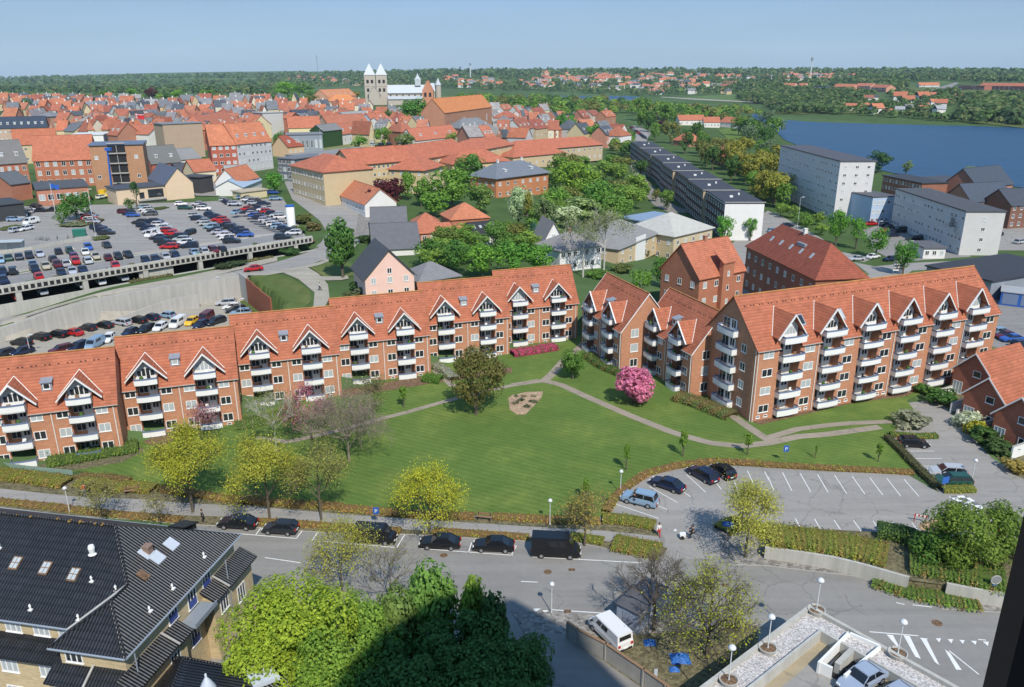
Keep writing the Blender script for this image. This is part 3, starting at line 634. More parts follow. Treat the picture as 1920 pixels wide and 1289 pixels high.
    for x in pipes:
        pp = MB(); pp.tube((x, -.09, z0), (x, -.09, E-.5), .06, n=5); pp.tube((x, -.09, E-.5), (x, -ov, E-ov*sl_-.05), .06, n=5); pp.build('downpipe', 'white', t)
    if box:
        x, y = box; z = E+y*sl_; h = 1.25; m_ = MB(); m_.box(x-.65, y, z-.1, x+.65, y+1.1, z+h); m_.slab([(x-.75, y-.25, z+h+.05), (x+.75, y-.25, z+h+.05), (x+.75, y+1.3, z+h+.35), (x-.75, y+1.3, z+h+.35)], .1)
        bx = m_.build('box_dormer', 'zinc', t); window(bx, x, y-.01, z+.25, .85, .85, panes=1)
    for x, y in skyl:
        z = E+y*sl_; m_ = MB(); m_.slab([(x-.62, y, z+.14), (x+.62, y, z+.14), (x+.62, y+1.3, z+1.3*sl_+.14), (x-.62, y+1.3, z+1.3*sl_+.14)], .14)
        fr = m_.build('skylight', 'zinc', roof); g = MB(); g.quad((x-.48, y+.12, z+.12*sl_+.15), (x+.48, y+.12, z+.12*sl_+.15), (x+.48, y+1.18, z+1.18*sl_+.15), (x-.48, y+1.18, z+1.18*sl_+.15)); g.build('pane', random.choice(['glass', 'curtain']), fr)
    for y, zl in gend:          # windows in the right gable end
        window(t, L+.002, y, zl, 1.5, 1.5, rz=R(90), panes=2 if random.random() < .3 else 1, gl=None)
    if gb:                      # balconies on the left gable
        y0, y1, fl = gb
        for i, fz in enumerate(fl):
            bo = ob('balcony', BMs[key][0], t, (-.01, (y0+y1)/2, fz), R(-90)); ob('railing', BMs[key][1], bo)
            ob('balcony_door', BMs[key][2], t, (-.02, (y0+y1)/2, fz+.15), R(-90))
            if fz < 12: window(t, -.002, y0-1.6, fz+.95, 1.2, 1.3, rz=R(-90))
        pp = MB(); pp.tube((-.1, depth-.2, z0), (-.1, depth-.2, E), .06, n=5); pp.tube((-.1, .2, z0), (-.1, .2, E), .06, n=5); pp.build('downpipe', 'white', t)
    return t
mat('hedge_green', (.06, .13, .025), var=.4, scale=5, rough=.9)
cosA, sinA = math.cos(R(18.3)), math.sin(R(18.3))
FL = [.02, 2.75, 5.5, 8.1]; BY = [(2.3, 5.2), (10.2, 13.1)]; WN = [1.35, 6.15, 9.25, 14.05]
secs = [(-54.5, 98.95, 'first brick apartment house at the left edge, its red roof lowest of the row'), (-41.0, 108.3, 'brick apartment house, second from the left, beside the sunken car park cars'),
        (-28.05, 119.1, 'brick apartment house, third from the left, behind the bare purple tree'), (-14.3, 128.5, 'brick apartment house, fourth from the left, below the pink house'),
        (-.5, 138.9, 'brick apartment house, fifth from the left, behind the dark olive tree'), (13.0, 147.9, 'brick apartment house at the inner corner above the pink flowering shrubs')]
for i, (x, y, lb) in enumerate(secs):
    apartment(lb, x-15.96*cosA, y-15.96*sinA, 18.3, 15.96, 7.8, 4.7, 14.1, 9.6, BY, WN, FL, dict(hw=2.75, apex=11.85, base=8.9), box=(7.7, 1.5), pipes=(7.9, 15.5), cellar=(6.2, 9.2, 14.1), z0=-1)
for ox, oy, lb in ((19.05, 128.8, 'gabled brick apartment house with shaded balconies right of the inner corner'), (28.85, 117.4, 'gabled brick apartment house with shaded balconies behind the pink tree')):
    a = R(-70); apartment(lb, ox-16*math.cos(a), oy-16*math.sin(a), -70, 16, 7.9, 5.0, 14.1, 10, BY, WN, FL, dict(hw=2.75, apex=11.85, base=8.9, wb=1), box=(7.7, 1.5), pipes=(7.9, 15.8), gend=[(2.6, .9), (2.6, 3.7), (2.6, 6.4)], z0=-1)
cs = [6.0, 13.8, 21.6, 29.25, 36.9, 44.35]
apartment('long brick apartment house with six balcony stacks and a big red roof', 36.1, 107.9, 22, 50.2, 11.7, 6.4, 18.2, 12.6, [(c-1.95, c+1.95) for c in cs], [2.05, 9.75, 17.4, 25.1, 32.75, 40.3, 48.1], [.6, 3.5, 6.4, 9.3, 12.2][:5],
          dict(hw=2.65, apex=16.4, base=12.95), pipes=(.15, 11.4, 26.8, 42.2), skyl=[(9.7, 1.9), (17.5, 1.9), (25.3, 1.9), (33, 1.9), (40.5, 1.9)], wl=1.9, gb=(4.7, 8.6, [.6, 3.5, 6.4, 9.3, 12.2]), cellar=(1.2, 2.6, 9.1, 10.3, 17, 18.4, 25, 26.3, 32, 33.5), z0=-1)
# ================================================================ other buildings
def house(label, x0, y0, x1, y1, h=5, d=10, r=4, wall='render_wall', wc=(.6, .55, .45), roof='tile', rc=TL, kind='gable', win=None, cat='house', group=None, chim=0, dorm=0, over=.4, front='', doors=0, wh=1.3, ww=1.1, sidew=0, world=False, pilot=0, far=False, base=None, sky_=0):
    """house whose front eave runs between two picture points (or two places) at height h over the ground"""
    if world: a = Vector((x0, y0)); b = Vector((x1, y1)); t0 = Tf(*((a+b)/2)) if base is None else base
    elif h < 0:
        ga, gb_ = G(x0, y0), G(x1, y1); a = Vector(ga[:2]); b = Vector(gb_[:2]); t0 = min(ga[2], gb_[2]); h = Zat(a.x, a.y, -h)-t0
    elif base is None:
        g0, g1_ = G(x0, y0, h), G(x1, y1, h); a = Vector(g0[:2]); b = Vector(g1_[:2]); t0 = (g0[2]+g1_[2])/2-h
    else:
        t0 = 5.
        for _ in range(4):
            a = Vector(P(x0, y0, t0+h)); b = Vector(P(x1, y1, t0+h)); t0 = Tf(*((a+b)/2)) if base is None else base
    L = (b-a).length; ang = math.atan2(b.y-a.y, b.x-a.x)
    n = Vector((-math.sin(ang), math.cos(ang)))
    t1 = Tf(*((a+b)/2+n*d)) ; lo = min(t0, t1)-t0-.6
    t = thing('apartment_block' if cat == 'apartment block' else cat.replace(' ', '_'), label, cat, (a.x, a.y, t0), ang, group)
    t['_c'] = tuple(((a+b)/2+n*d/2).to_3d()+Vector((0, 0, t0+h)))
    w_ = MB(); rf = MB(); o = over
    w_.prism([(0, 0), (L, 0), (L, d), (0, d)], lo, h)
    if kind == 'flat':
        rf.box(-o, -o, h+.005, L+o, d+o, h+.35)
    elif kind == 'gable':
        for x, s_ in ((0, -1), (L, 1)):
            tr = [(x, 0, h), (x, d, h), (x, d/2, h+r-.1)]; w_.quad(*(tr if s_ > 0 else tr[::-1]))
        k = r/(d/2)
        rf.slab([(-o, -o, h-o*k+.1), (L+o, -o, h-o*k+.1), (L+o, d/2, h+r+.1), (-o, d/2, h+r+.1)], .18); rf.slab([(-o, d/2, h+r+.1), (L+o, d/2, h+r+.1), (L+o, d+o, h-o*k+.1), (-o, d+o, h-o*k+.1)], .18)
    elif kind == 'Gable':     # gable end in front
        for y, s_ in ((0, 1), (d, -1)):
            tr = [(0, y, h), (L, y, h), (L/2, y, h+r-.1)]; w_.quad(*(tr if s_ > 0 else tr[::-1]))
        k = r/(L/2)
        rf.slab([(-o, -o, h-o*k+.1), (L/2, -o, h+r+.1), (L/2, d+o, h+r+.1), (-o, d+o, h-o*k+.1)], .18); rf.slab([(L/2, -o, h+r+.1), (L+o, -o, h-o*k+.1), (L+o, d+o, h-o*k+.1), (L/2, d+o, h+r+.1)], .18)
    else:                      # hip, pyramid
        z = h+.05; q = min(L, d)/2; q = q if kind != 'mansard' else q*.35
        if L >= d or kind == 'mansard': A = (q, d/2, h+r); B = (L-q, d/2, h+r)
        else: A = (L/2, q, h+r); B = (L/2, d-q, h+r)
        c = [(-o, -o, z), (L+o, -o, z), (L+o, d+o, z), (-o, d+o, z)]
        rf.slab(c, .15)
        z2 = .002; c = [(p[0], p[1], p[2]+z2) for p in c]
        if L >= d or kind == 'mansard': rf.quad(c[0], c[1], B, A); rf.quad(c[1], c[2], B); rf.quad(c[2], c[3], A, B); rf.quad(c[3], c[0], A)
        else: rf.quad(c[0], c[1], A); rf.quad(c[1], c[2], B, A); rf.quad(c[2], c[3], B); rf.quad(c[3], c[0], A, B)
    w_.build('wall', wall, t, col=wc); ro = rf.build('roof', roof, t, col=rc)
    if kind == 'gable' and d > 6 and not far: MB().tube((-o, d/2, h+r+.1), (L+o, d/2, h+r+.1), .12, n=5, cap=True).build('ridge', 'tile', ro, col=tuple(q*.75 for q in rc))
    if win:
        nx, nz = win[:2]; pz = h/nz if len(win) < 3 else win[2]
        for j in range(nz):
            for i in range(nx):
                if len(win) > 3 and (i, j) in win[3]: continue
                window(t, L*(i+.5)/nx, -.002, pz*j+pz*.34, min(ww, L/nx*.7), min(wh, pz*.55))
        if sidew:
            for s_ in ((0, -1), (L, 1)):
                if sidew < 0 and s_[1] > 0: continue
                m = abs(sidew)
                for j in range(nz):
                    for i in range(m): window(t, s_[0]+s_[1]*.002, d*(i+.5)/m, pz*j+pz*.34, min(ww, d/m*.7), min(wh, pz*.55), rz=R(90*s_[1]))
    if kind == 'Gable' and r > 2.5 and win: window(t, L/2, -.002, h+.4, min(1., L*.2), min(1.2, r*.4))
    for i in range(chim):
        x = L*(i+.6)/(chim+.2) if kind != 'Gable' else L/2; y = d/2 if kind != 'Gable' else d*(i+.6)/(chim+.2); zt = h+r
        c = MB(); c.box(x-.35, y-.35, zt-.9, x+.35, y+.35, zt+.9); c.box(x-.42, y-.42, zt+.9, x+.42, y+.42, zt+1.05); c.build('chimney', 'brick' if random.random() < .7 else 'white_obj', ro, col=(.42, .2, .13) if random.random() < .7 else (.7, .7, .66))
    for i in range(dorm):
        k = r/(d/2); x = L*(i+.5)/dorm; y = d*.14; z = h+y*k; c = MB(); c.box(x-.6, y, z-.3, x+.6, y+1.6, z+1.25); c.slab([(x-.75, y-.2, z+1.3), (x+.75, y-.2, z+1.3), (x+.75, y+1.8, z+1.5), (x-.75, y+1.8, z+1.5)], .1)
        c_ = c.build('dormer', 'white_obj', ro, col=(.6, .6, .6)); window(c_, x, y-.01, z+.15, .8, .95)
    for i in range(sky_):
        k = r/(d/2); x = L*(i+.5)/sky_; y = d*.24; z = h+.12+y*k; c = MB(); c.slab([(x-.4, y, z+.06), (x+.4, y, z+.06), (x+.4, y+.9, z+.9*k+.06), (x-.4, y+.9, z+.9*k+.06)], .1); c.build('skylight', 'curtain', ro)
    t['_dim'] = (L, d, h)
    return t
# ================================================================ leaves, trees
def leafmesh(name, pts, nrm, size, m_='leaf', trunk=None, asp=.75):
    n = len(pts); nrm = nrm/np.maximum(1e-6, np.linalg.norm(nrm, axis=1))[:, None]
    r_ = rng.normal(size=(n, 3)); u = np.cross(nrm, r_); u /= np.maximum(1e-6, np.linalg.norm(u, axis=1))[:, None]; v = np.cross(nrm, u)
    s = (size*rng.uniform(.6, 1.3, n))[:, None]; u = u*s*.5; v = v*s*.5*asp
    V = np.stack([pts-u, pts-v*.9, pts+u, pts+v*.9], 1).reshape(-1, 3)
    tv = np.array(trunk.v, float).reshape(-1, 3) if trunk else np.zeros((0, 3)); nv = len(V)
    me = bpy.data.meshes.new(name); me.vertices.add(nv+len(tv)); me.vertices.foreach_set('co', np.r_[V, tv].ravel())
    li = list(range(nv)); ls = list(range(0, nv, 4)); lt = [4]*n; mi = [0]*n
    if trunk:
        for f in trunk.f: ls.append(len(li)); lt.append(len(f)); li += [q+nv for q in f]; mi.append(1)
    me.loops.add(len(li)); me.loops.foreach_set('vertex_index', li); me.polygons.add(len(ls)); me.polygons.foreach_set('loop_start', ls); me.polygons.foreach_set('loop_total', lt)
    me.update(); me.materials.append(MATS[m_]); 
    if trunk: me.materials.append(MATS['bark']); me.polygons.foreach_set('material_index', mi)
    a = me.attributes.new('rnd', 'FLOAT', 'FACE'); cl = rng.uniform(0, 1, len(ls)); a.data.foreach_set('value', cl)
    return me
def crown_pts(n, kind='round', lobes=26, seed=0):
    """points in a unit crown (radius about 1, z 0..2) gathered in clumps"""
    g = np.random.default_rng(seed)
    d = g.normal(size=(lobes, 3)); d /= np.linalg.norm(d, axis=1)[:, None]; d[:, 2] = d[:, 2]*.95
    rr = g.uniform(.45, .86, lobes)[:, None]; c = d*rr
    if kind == 'tall': c[:, :2] *= .75*(1-.35*np.maximum(0, c[:, 2:3]))
    if kind == 'cone': c[:, :2] *= (.62-.5*c[:, 2:3])
    if kind == 'flat': c[:, 2] *= .6
    k = g.integers(0, lobes, n); lr = g.uniform(.22, .42, lobes)
    e = g.normal(size=(n, 3)); e /= np.linalg.norm(e, axis=1)[:, None]; q = e*(g.uniform(.55, 1, n)**.5)[:, None]*lr[k][:, None]
    p = c[k]+q; nn = e*.9+p*.35+np.array([0, 0, .45])+g.normal(size=(n, 3))*.45
    if kind == 'flat': p[:, 2] *= .8
    p[:, 2] += 1
    return p, nn
def trunk_mb(h=1., r=.05, cr=1., cz=.6, n=5, seed=1, limbs=6):
    g = random.Random(seed); m_ = MB(); m_.tube((0, 0, -.3), (0, 0, h*cz), r, r*.7, n=n); m_.tube((0, 0, h*cz), (g.uniform(-.1, .1), g.uniform(-.1, .1), h*.9), r*.7, r*.2, n=n)
    for i in range(limbs):
        a = g.uniform(0, 6.28); z = h*(cz+g.uniform(-.12, .25)); L = cr*g.uniform(.4, .7)
        m_.tube((0, 0, z), (L*math.cos(a), L*math.sin(a), z+L*g.uniform(.5, 1)), r*.4, r*.12, n=4)
    return m_
CR_ = {}
def crown_mesh(kind, n, leaf, var):
    k = (kind, n, leaf, var)
    if k not in CR_: p, nn = crown_pts(n, kind, lobes=30 if n > 1500 else 16, seed=hash(kind) % 100 if 0 else (len(kind)*7+var*13)); CR_[k] = leafmesh('crown', p, nn, leaf)
    return CR_[k]
TR_ = {}
def branches(m_, p, d, L, r, lev, g, tips, spread=.55, droop=0.):
    q = p+d*L; m_.tube(p, q, r, r*.62, n=4 if lev < 2 else 3)
    if lev == 0: tips.append(q); return
    tips.append(q)
    for i in range(g.choice((3, 4)) if lev > 1 else 3):
        v = Vector((g.gauss(0, 1), g.gauss(0, 1), g.gauss(0, 1)))*spread+d; v.z += .12-droop; branches(m_, q-d*L*g.uniform(0, .45), v.normalized(), L*g.uniform(.58, .8), r*.6, lev-1, g, tips, spread, droop)
def twig_tree(seed, lev, h, r, spread, first=.28, n0=5, droop=0.):
    g = random.Random(seed); m_ = MB(); tips = []; m_.tube((0, 0, -.2), (0, 0, h*first), r, r*.85, n=6)
    m_.tube((0, 0, h*first), (0, 0, h*.6), r*.8, r*.4, n=5)
    for i in range(n0):
        a = i*6.28/n0+g.uniform(-.4, .4); up_ = g.uniform(.5, 1.6); z0 = h*(first+g.uniform(0, .25))
        branches(m_, Vector((0, 0, z0)), Vector((math.cos(a), math.sin(a), up_)).normalized(), h*.24, r*.5, lev, g, tips, spread, droop)
    branches(m_, Vector((0, 0, h*.55)), Vector((0, 0, 1)), h*.2, r*.4, lev, g, tips, spread, droop)
    return m_, tips
def tree(cx, yt, yb, wpx, label, col, kind='round', n=900, leaf=.2, group=None, stem=.16, bark='bark', cat='tree', at=None, zh=None, small=False, name='tree'):
    """tree standing at picture point (cx,yb), top at row yt, crown wpx wide"""
    x, y, z = G(cx, yb) if at is None else (*at, Tf(*at)); dep = y*CT+(CH-z)*ST
    h = (Zat(x, y, yt)-z) if zh is None else zh; h = max(1.2, h); cr = wpx/2*dep/F; st = min(h*stem, 3.5); st = max(st, h-2.6*cr) if kind != 'tall' else st
    t = thing(name, label, cat, (x, y, z), random.uniform(0, 6.28), group); t['_c'] = (x, y, z+h*.6)
    hs = (h-st)/2
    me = crown_mesh(kind, n, leaf, random.randint(0, 2))
    ob('crown', me, t, (0, 0, st), 0, tint(col, .08), scale=(cr, cr, hs))
    k = (bark,)
    if k not in TR_: TR_[k] = trunk_mb(1, .03, .35, .35).mesh('trunk', bark)
    ob('trunk', TR_[k], t, scale=(h*1.0, h*1.0, h*.8))
    return t
def hedge(label, px, w_, h_, cols, at=0., dens=26, leaf=.28, z=0., name='hedge', cat='hedge', world=False, group=None):
    q = [Vector((*(p if world else P(*p, at)), 0)) for p in px]; L = sum((q[i+1]-q[i]).length for i in range(len(q)-1)); n = int(L*dens*w_*1.2)
    a = resamp([(v.x, v.y) for v in q], 60); s = rng.uniform(0, 59, n); i = s.astype(int).clip(0, 58); f = (s-i)[:, None]; c = a[i]*(1-f)+a[i+1]*f; d = a[i+1]-a[i]; d /= np.maximum(1e-6, np.linalg.norm(d, axis=1))[:, None]
    nn = np.c_[-d[:, 1], d[:, 0]]; e = rng.uniform(-1, 1, n); e = np.sign(e)*np.abs(e)**.8; p = c+nn*(e*w_/2)[:, None]
    prof = h_*(1-.35*e**4)*(0.8+.25*np.sin(s*2.3+1)+.1*np.sin(s*6.1)); zz_ = prof*rng.uniform(.35, 1, n)**.5
    o0 = c.mean(0); pts = np.c_[p-o0, zz_]; nr = np.c_[nn*e[:, None]*.8, np.full(n, .8)]+rng.normal(size=(n, 3))*.5
    t = thing(name, label, cat, (o0[0], o0[1], z+at), 0, group)
    base = MB(); A = resamp([(v.x-o0[0], v.y-o0[1]) for v in q], 40); D = np.gradient(A, axis=0); D /= np.maximum(1e-6, np.linalg.norm(D, axis=1))[:, None]; N_ = np.c_[-D[:, 1], D[:, 0]]*w_*.36
    for k in range(39):
        hh = h_*.68; A0, A1, B1, B0 = A[k]-N_[k], A[k+1]-N_[k+1], A[k+1]+N_[k+1], A[k]+N_[k]
        base.quad((*A0, hh), (*A1, hh), (*B1, hh), (*B0, hh)); base.quad((*A0, 0), (*A1, 0), (*A1, hh), (*A0, hh)); base.quad((*B1, 0), (*B0, 0), (*B0, hh), (*B1, hh))
    base.build('branches', 'render_wall', t, col=tuple(v*.55 for v in cols[0]))
    m = len(cols); blk = (np.floor(s/3.5+rng.uniform(-.6, .6, n)).astype(int)*7919) % m
    for j, c_ in enumerate(cols):
        w2 = blk == j
        if w2.sum(): ob('foliage', leafmesh('foliage', pts[w2], nr[w2], leaf), t, col=c_)
    return t
mat('hedge_dark', (.045, .04, .02), var=.3, scale=3, rough=1)
def shrub(x, y, r_, h_, label, col, z=0., n=260, leaf=.22, cat='shrub', name='shrub', group=None, lk='round'):
    t = thing(name, label, cat, (x, y, z), random.uniform(0, 6), group); k = ('shrub', n, leaf)
    ob('foliage', crown_mesh(lk, n, leaf/ max(.3, r_) if 0 else .3, random.randint(0, 2)), t, (0, 0, -.15*h_), 0, tint(col, .1), (r_, r_, h_*.57)); 
    if 'sb' not in TR_: TR_['sb'] = trunk_mb(1, .05, .5, .2, seed=4).mesh('stems', 'bark')
    ob('stems', TR_['sb'], t, scale=h_*.8)
    return t
def forest(name, label, boxes, n, size, cols, cat='wood', per=34, lf=.52):
    """far woods: boxes are picture polygons filled with n crowns in all"""
    tot = []; 
    for poly, k, sz in boxes:
        a = np.array(poly); lo, hi = a.min(0), a.max(0); got = 0; tries = 0
        while got < k and tries < k*20:
            tries += 1; px, py = rng.uniform(lo[0], hi[0]), rng.uniform(lo[1], hi[1])
            if inpoly([px], [py], poly)[0]:
                x, y, z = G(px, py); tot.append((x, y, z, sz*rng.uniform(.7, 1.3))); got += 1
    tot = np.array(tot); N = len(tot)
    th = rng.normal(size=(N, per, 3)); th /= np.linalg.norm(th, axis=2)[:, :, None]; th[:, :, 2] = np.abs(th[:, :, 2])*1.0-.15
    rad = tot[:, 3][:, None, None]; sc = np.array([1.0, 1.0, .95])*rng.uniform(.75, 1.0, (N, per, 1))
    p = tot[:, None, :3]+np.array([0, 0, .55])*rad+th*rad*sc*np.array([.62, .62, .75]); nn = (th+np.array([0, 0, .35])+rng.normal(size=th.shape)*.3)
    szs = np.repeat(tot[:, 3]*lf, per); p = p.reshape(-1, 3); nn = nn.reshape(-1, 3); ci = rng.integers(0, len(cols), N).repeat(per)
    root = None
    for j, c_ in enumerate(cols):
        m_ = ci == j
        if not m_.sum(): continue
        o = ob(name if root is None else 'crowns', leafmesh(name, p[m_], nn[m_], szs[m_], asp=.9), root, col=c_)
        if root is None: root = tag(o, label, cat, kind='stuff')
        o['kind'] = 'stuff'
    return root
# ================================================================ vehicles
def car_meshes(kind):
    K = dict(sedan=(4.6, 1.76, 1.42, .62, .92, [(-2.3, .55, .72), (-2.15, .86, .84), (-1.45, .94, .87), (.95, .92, .87), (1.9, .78, .84), (2.3, .55, .72)], (-1.75, 1.0, -1.0, .3)),
             hatch=(4.05, 1.7, 1.45, .62, .9, [(-2.03, .55, .74), (-1.95, .92, .82), (-1.3, .95, .85), (.8, .93, .85), (1.65, .78, .82), (2.03, .5, .70)], (-1.92, .95, -1.5, .25)),
             wagon=(4.65, 1.78, 1.48, .62, .94, [(-2.33, .55, .76), (-2.25, .94, .84), (-1.5, .96, .87), (.95, .94, .87), (1.95, .8, .84), (2.33, .5, .72)], (-2.2, 1.05, -1.85, .35)),
             suv=(4.6, 1.84, 1.72, .68, 1.08, [(-2.3, .6, .80), (-2.22, 1.06, .88), (-1.5, 1.1, .91), (.95, 1.08, .91), (1.95, .98, .89), (2.3, .6, .78)], (-2.15, 1.05, -1.85, .4)),
             van=(4.9, 1.88, 1.95, .64, 1.15, [(-2.45, .6, .88), (-2.42, 1.12, .92), (-1.5, 1.15, .93), (1.2, 1.15, .93), (2.15, .95, .88), (2.45, .55, .76)], (-2.38, 1.75, -2.28, 1.15)),
             bigvan=(5.4, 2.0, 2.45, .66, 1.25, [(-2.7, .6, .94), (-2.68, 1.22, .98), (-1.5, 1.25, .99), (1.5, 1.25, .99), (2.3, 1.05, .93), (2.7, .55, .8)], (-2.66, 1.95, -2.62, 1.35)))[kind]
    L, W, H, wr, belt, st, gh = K; b = MB(); g = MB(); zb = .24
    rows = []
    for x, zt, hw in st: rows.append([(x, -hw*.9, zb), (x, -hw, zb+.18), (x, -hw, zt*.72), (x, -hw*.93, zt), (x, hw*.93, zt), (x, hw, zt*.72), (x, hw, zb+.18), (x, hw*.9, zb)])
    for i in range(len(rows)-1):
        A, B = rows[i], rows[i+1]
        for k in range(8): k2 = (k+1) % 8; b.quad(A[k], A[k2], B[k2], B[k])
    b.quad(*rows[0][::-1]); b.quad(*rows[-1])
    xb0, xb1, xt0, xt1 = gh; hb = W/2*.93; ht = W/2*.78 if kind not in ('van', 'bigvan') else W/2*.88; z0 = belt-.04; z1 = H-.06
    lo = [(xb0, -hb, z0), (xb1, -hb, z0), (xb1, hb, z0), (xb0, hb, z0)]; hi = [(xt0, -ht, z1), (xt1, -ht, z1), (xt1, ht, z1), (xt0, ht, z1)]
    glassy = kind not in ('van', 'bigvan')
    body_sides = not glassy
    tgt = b if body_sides else g
    for k in range(4): k2 = (k+1) % 4; tgt.quad(lo[k], lo[k2], hi[k2], hi[k])
    if body_sides:
        def lerp(p, q, t): return tuple(p[i]+(q[i]-p[i])*t for i in range(3))
        def pane(A, B, C_, D, u0, u1, v0, v1, off):
            P0 = lerp(lerp(A, B, u0), lerp(D, C_, u0), v0); P1 = lerp(lerp(A, B, u1), lerp(D, C_, u1), v0); P2 = lerp(lerp(A, B, u1), lerp(D, C_, u1), v1); P3 = lerp(lerp(A, B, u0), lerp(D, C_, u0), v1)
            g.quad(*[tuple(p[i]+off[i] for i in range(3)) for p in (P0, P1, P2, P3)])
        pane(lo[1], lo[2], hi[2], hi[1], .06, .94, .1, .9, (.02, 0, .01)); pane(lo[3], lo[0], hi[0], hi[3], .12, .88, .3, .85, (-.02, 0, 0))
        us = ((.70, .86), (.44, .66)) if kind == 'bigvan' else ((.68, .84), (.42, .65))
        for u0, u1 in us: pane(lo[0], lo[1], hi[1], hi[0], u0, u1, .22, .85, (0, -.02, 0)); 
        for u0, u1 in us: pane(lo[2], lo[3], hi[3], hi[2], 1-u1, 1-u0, .22, .85, (0, .02, 0))
    b.slab([(xt0-.02, -ht-.01, H-.03), (xt1+.04, -ht-.01, H-.03), (xt1+.04, ht+.01, H-.03), (xt0-.02, ht+.01, H-.03)], .05)
    b.quad((xt0, -ht*.9, H), (xt1, -ht*.9, H), (xt1, ht*.9, H), (xt0, ht*.9, H))
    if glassy:     # pillars
        for s_ in (-1, 1):
            for (xa, xc, wd) in ((xb0, xt0, .10), (xb1, xt1, .07), ((xb0+xb1)/2-.1, (xt0+xt1)/2-.05, .07)):
                b.tube((xa, s_*(hb+.005), z0), (xc, s_*(ht+.005), z1), wd*.6, n=4)
            if kind in ('sedan',): pass
    me = b.mesh('body', 'car_paint'); 
    wb = L*.29; wh = MB(); wh.tube((0, -.11, 0), (0, .11, 0), wr/2, n=14, cap=True); rm = MB(); rm.tube((0, -.118, 0), (0, .118, 0), wr*.3, n=8, cap=True)
    hl = MB(); hl.box(-.05, -.17, -.07, .06, .17, .07); tl = MB(); tl.box(-.03, -.13, -.12, .05, .13, .14); pl = MB(); pl.box(-.02, -.26, -.06, .02, .26, .06)
    tr = MB(); tr.box(st[0][0]-.03, -W*.40, .26, st[0][0]+.1, W*.40, .48); tr.box(st[-1][0]-.1, -W*.38, .24, st[-1][0]+.03, W*.38, .42)
    mr = MB(); mr.box(-.09, -.12, -.06, .09, .12, .08)
    return dict(L=L, W=W, st=st, belt=belt, wb=wb, wr=wr, body=me, glass=g.mesh('windows', 'car_glass'), wheel=wh.mesh('wheel', 'tyre'), rim=rm.mesh('rim', 'rim'), hl=hl.mesh('headlight', 'lens_white'), tl=tl.mesh('tail_light', 'lens_red'), pl=pl.mesh('number_plate', 'white'), bump=tr.mesh('bumper', 'dark'), mir=mr.mesh('mirror', 'dark'), gh=gh)
CM = {}
def car(x, y, z, ang, kind, col, label, group=None, detail=2, cat='car', sc=1.):
    if kind not in CM: CM[kind] = car_meshes(kind)
    K = CM[kind]; t = thing('parked_van' if 'van' in kind else 'parked_car', label, 'van' if 'van' in kind else cat, (x, y, z), ang, group); t['_c'] = (x, y, z+.7)
    t.scale = (sc,)*3
    ob('body', K['body'], t, col=col); ob('windows', K['glass'], t)
    for sx in (-1, 1):
        for sy in (-1, 1):
            wlo = ob('wheel', K['wheel'], t, (sx*K['wb'], sy*(K['W']/2-.1), K['wr']/2))
            if detail > 1: ob('rim', K['rim'], wlo)
    st = K['st']
    if detail > 0:
        for sy in (-1, 1):
            ob('headlight', K['hl'], t, (st[-1][0]-.06, sy*st[-1][2]*.72, st[-1][1]+.02)); ob('tail_light', K['tl'], t, (st[0][0], sy*st[0][2]*.80, .72 if 'van' not in kind else .85))
            if detail > 1: ob('mirror', K['mir'], t, (K['gh'][1]-.2, sy*(K['W']/2+.03), K['belt']+.03))
    if detail > 1: ob('bumper', K['bump'], t); ob('number_plate', K['pl'], t, (st[0][0]-.04, 0, .55)); ob('number_plate', K['pl'], t, (st[-1][0]+.04, 0, .38))
    return t
CC = dict(black=(.008, .009, .011), navy=(.012, .02, .05), dark=(.02, .024, .03), grey=(.12, .125, .135), silver=(.42, .44, .47), white=(.72, .72, .72), red=(.42, .015, .015), blue=(.03, .10, .38), lightblue=(.22, .33, .45), green=(.015, .07, .05), darkred=(.10, .012, .018), beige=(.4, .36, .28), yellow=(.75, .45, .02), purple=(.12, .02, .12))
CN = dict(black='black', navy='navy blue', dark='dark grey', grey='grey', silver='silver', white='white', red='red', blue='bright blue', lightblue='light blue', green='dark green', darkred='dark red', beige='beige', yellow='yellow', purple='purple')
KN = dict(sedan='saloon car', hatch='hatchback', wagon='estate car', suv='off-road car', van='van', bigvan='tall van')
def carpx(p0, p1, kind, col, where, detail=2, at=0., group=None, label=None, z=None):
    """car with its rear at picture point p0 and its nose at p1 (ground points)"""
    a = Vector(P(*p0, at)); b = Vector(P(*p1, at)); c = (a+b)/2; d = b-a
    return car(c.x, c.y, (at if z is None else z)+.03, math.atan2(d.y, d.x), kind, CC[col], label or f'{CN[col]} {KN[kind]} {where}', group, detail)
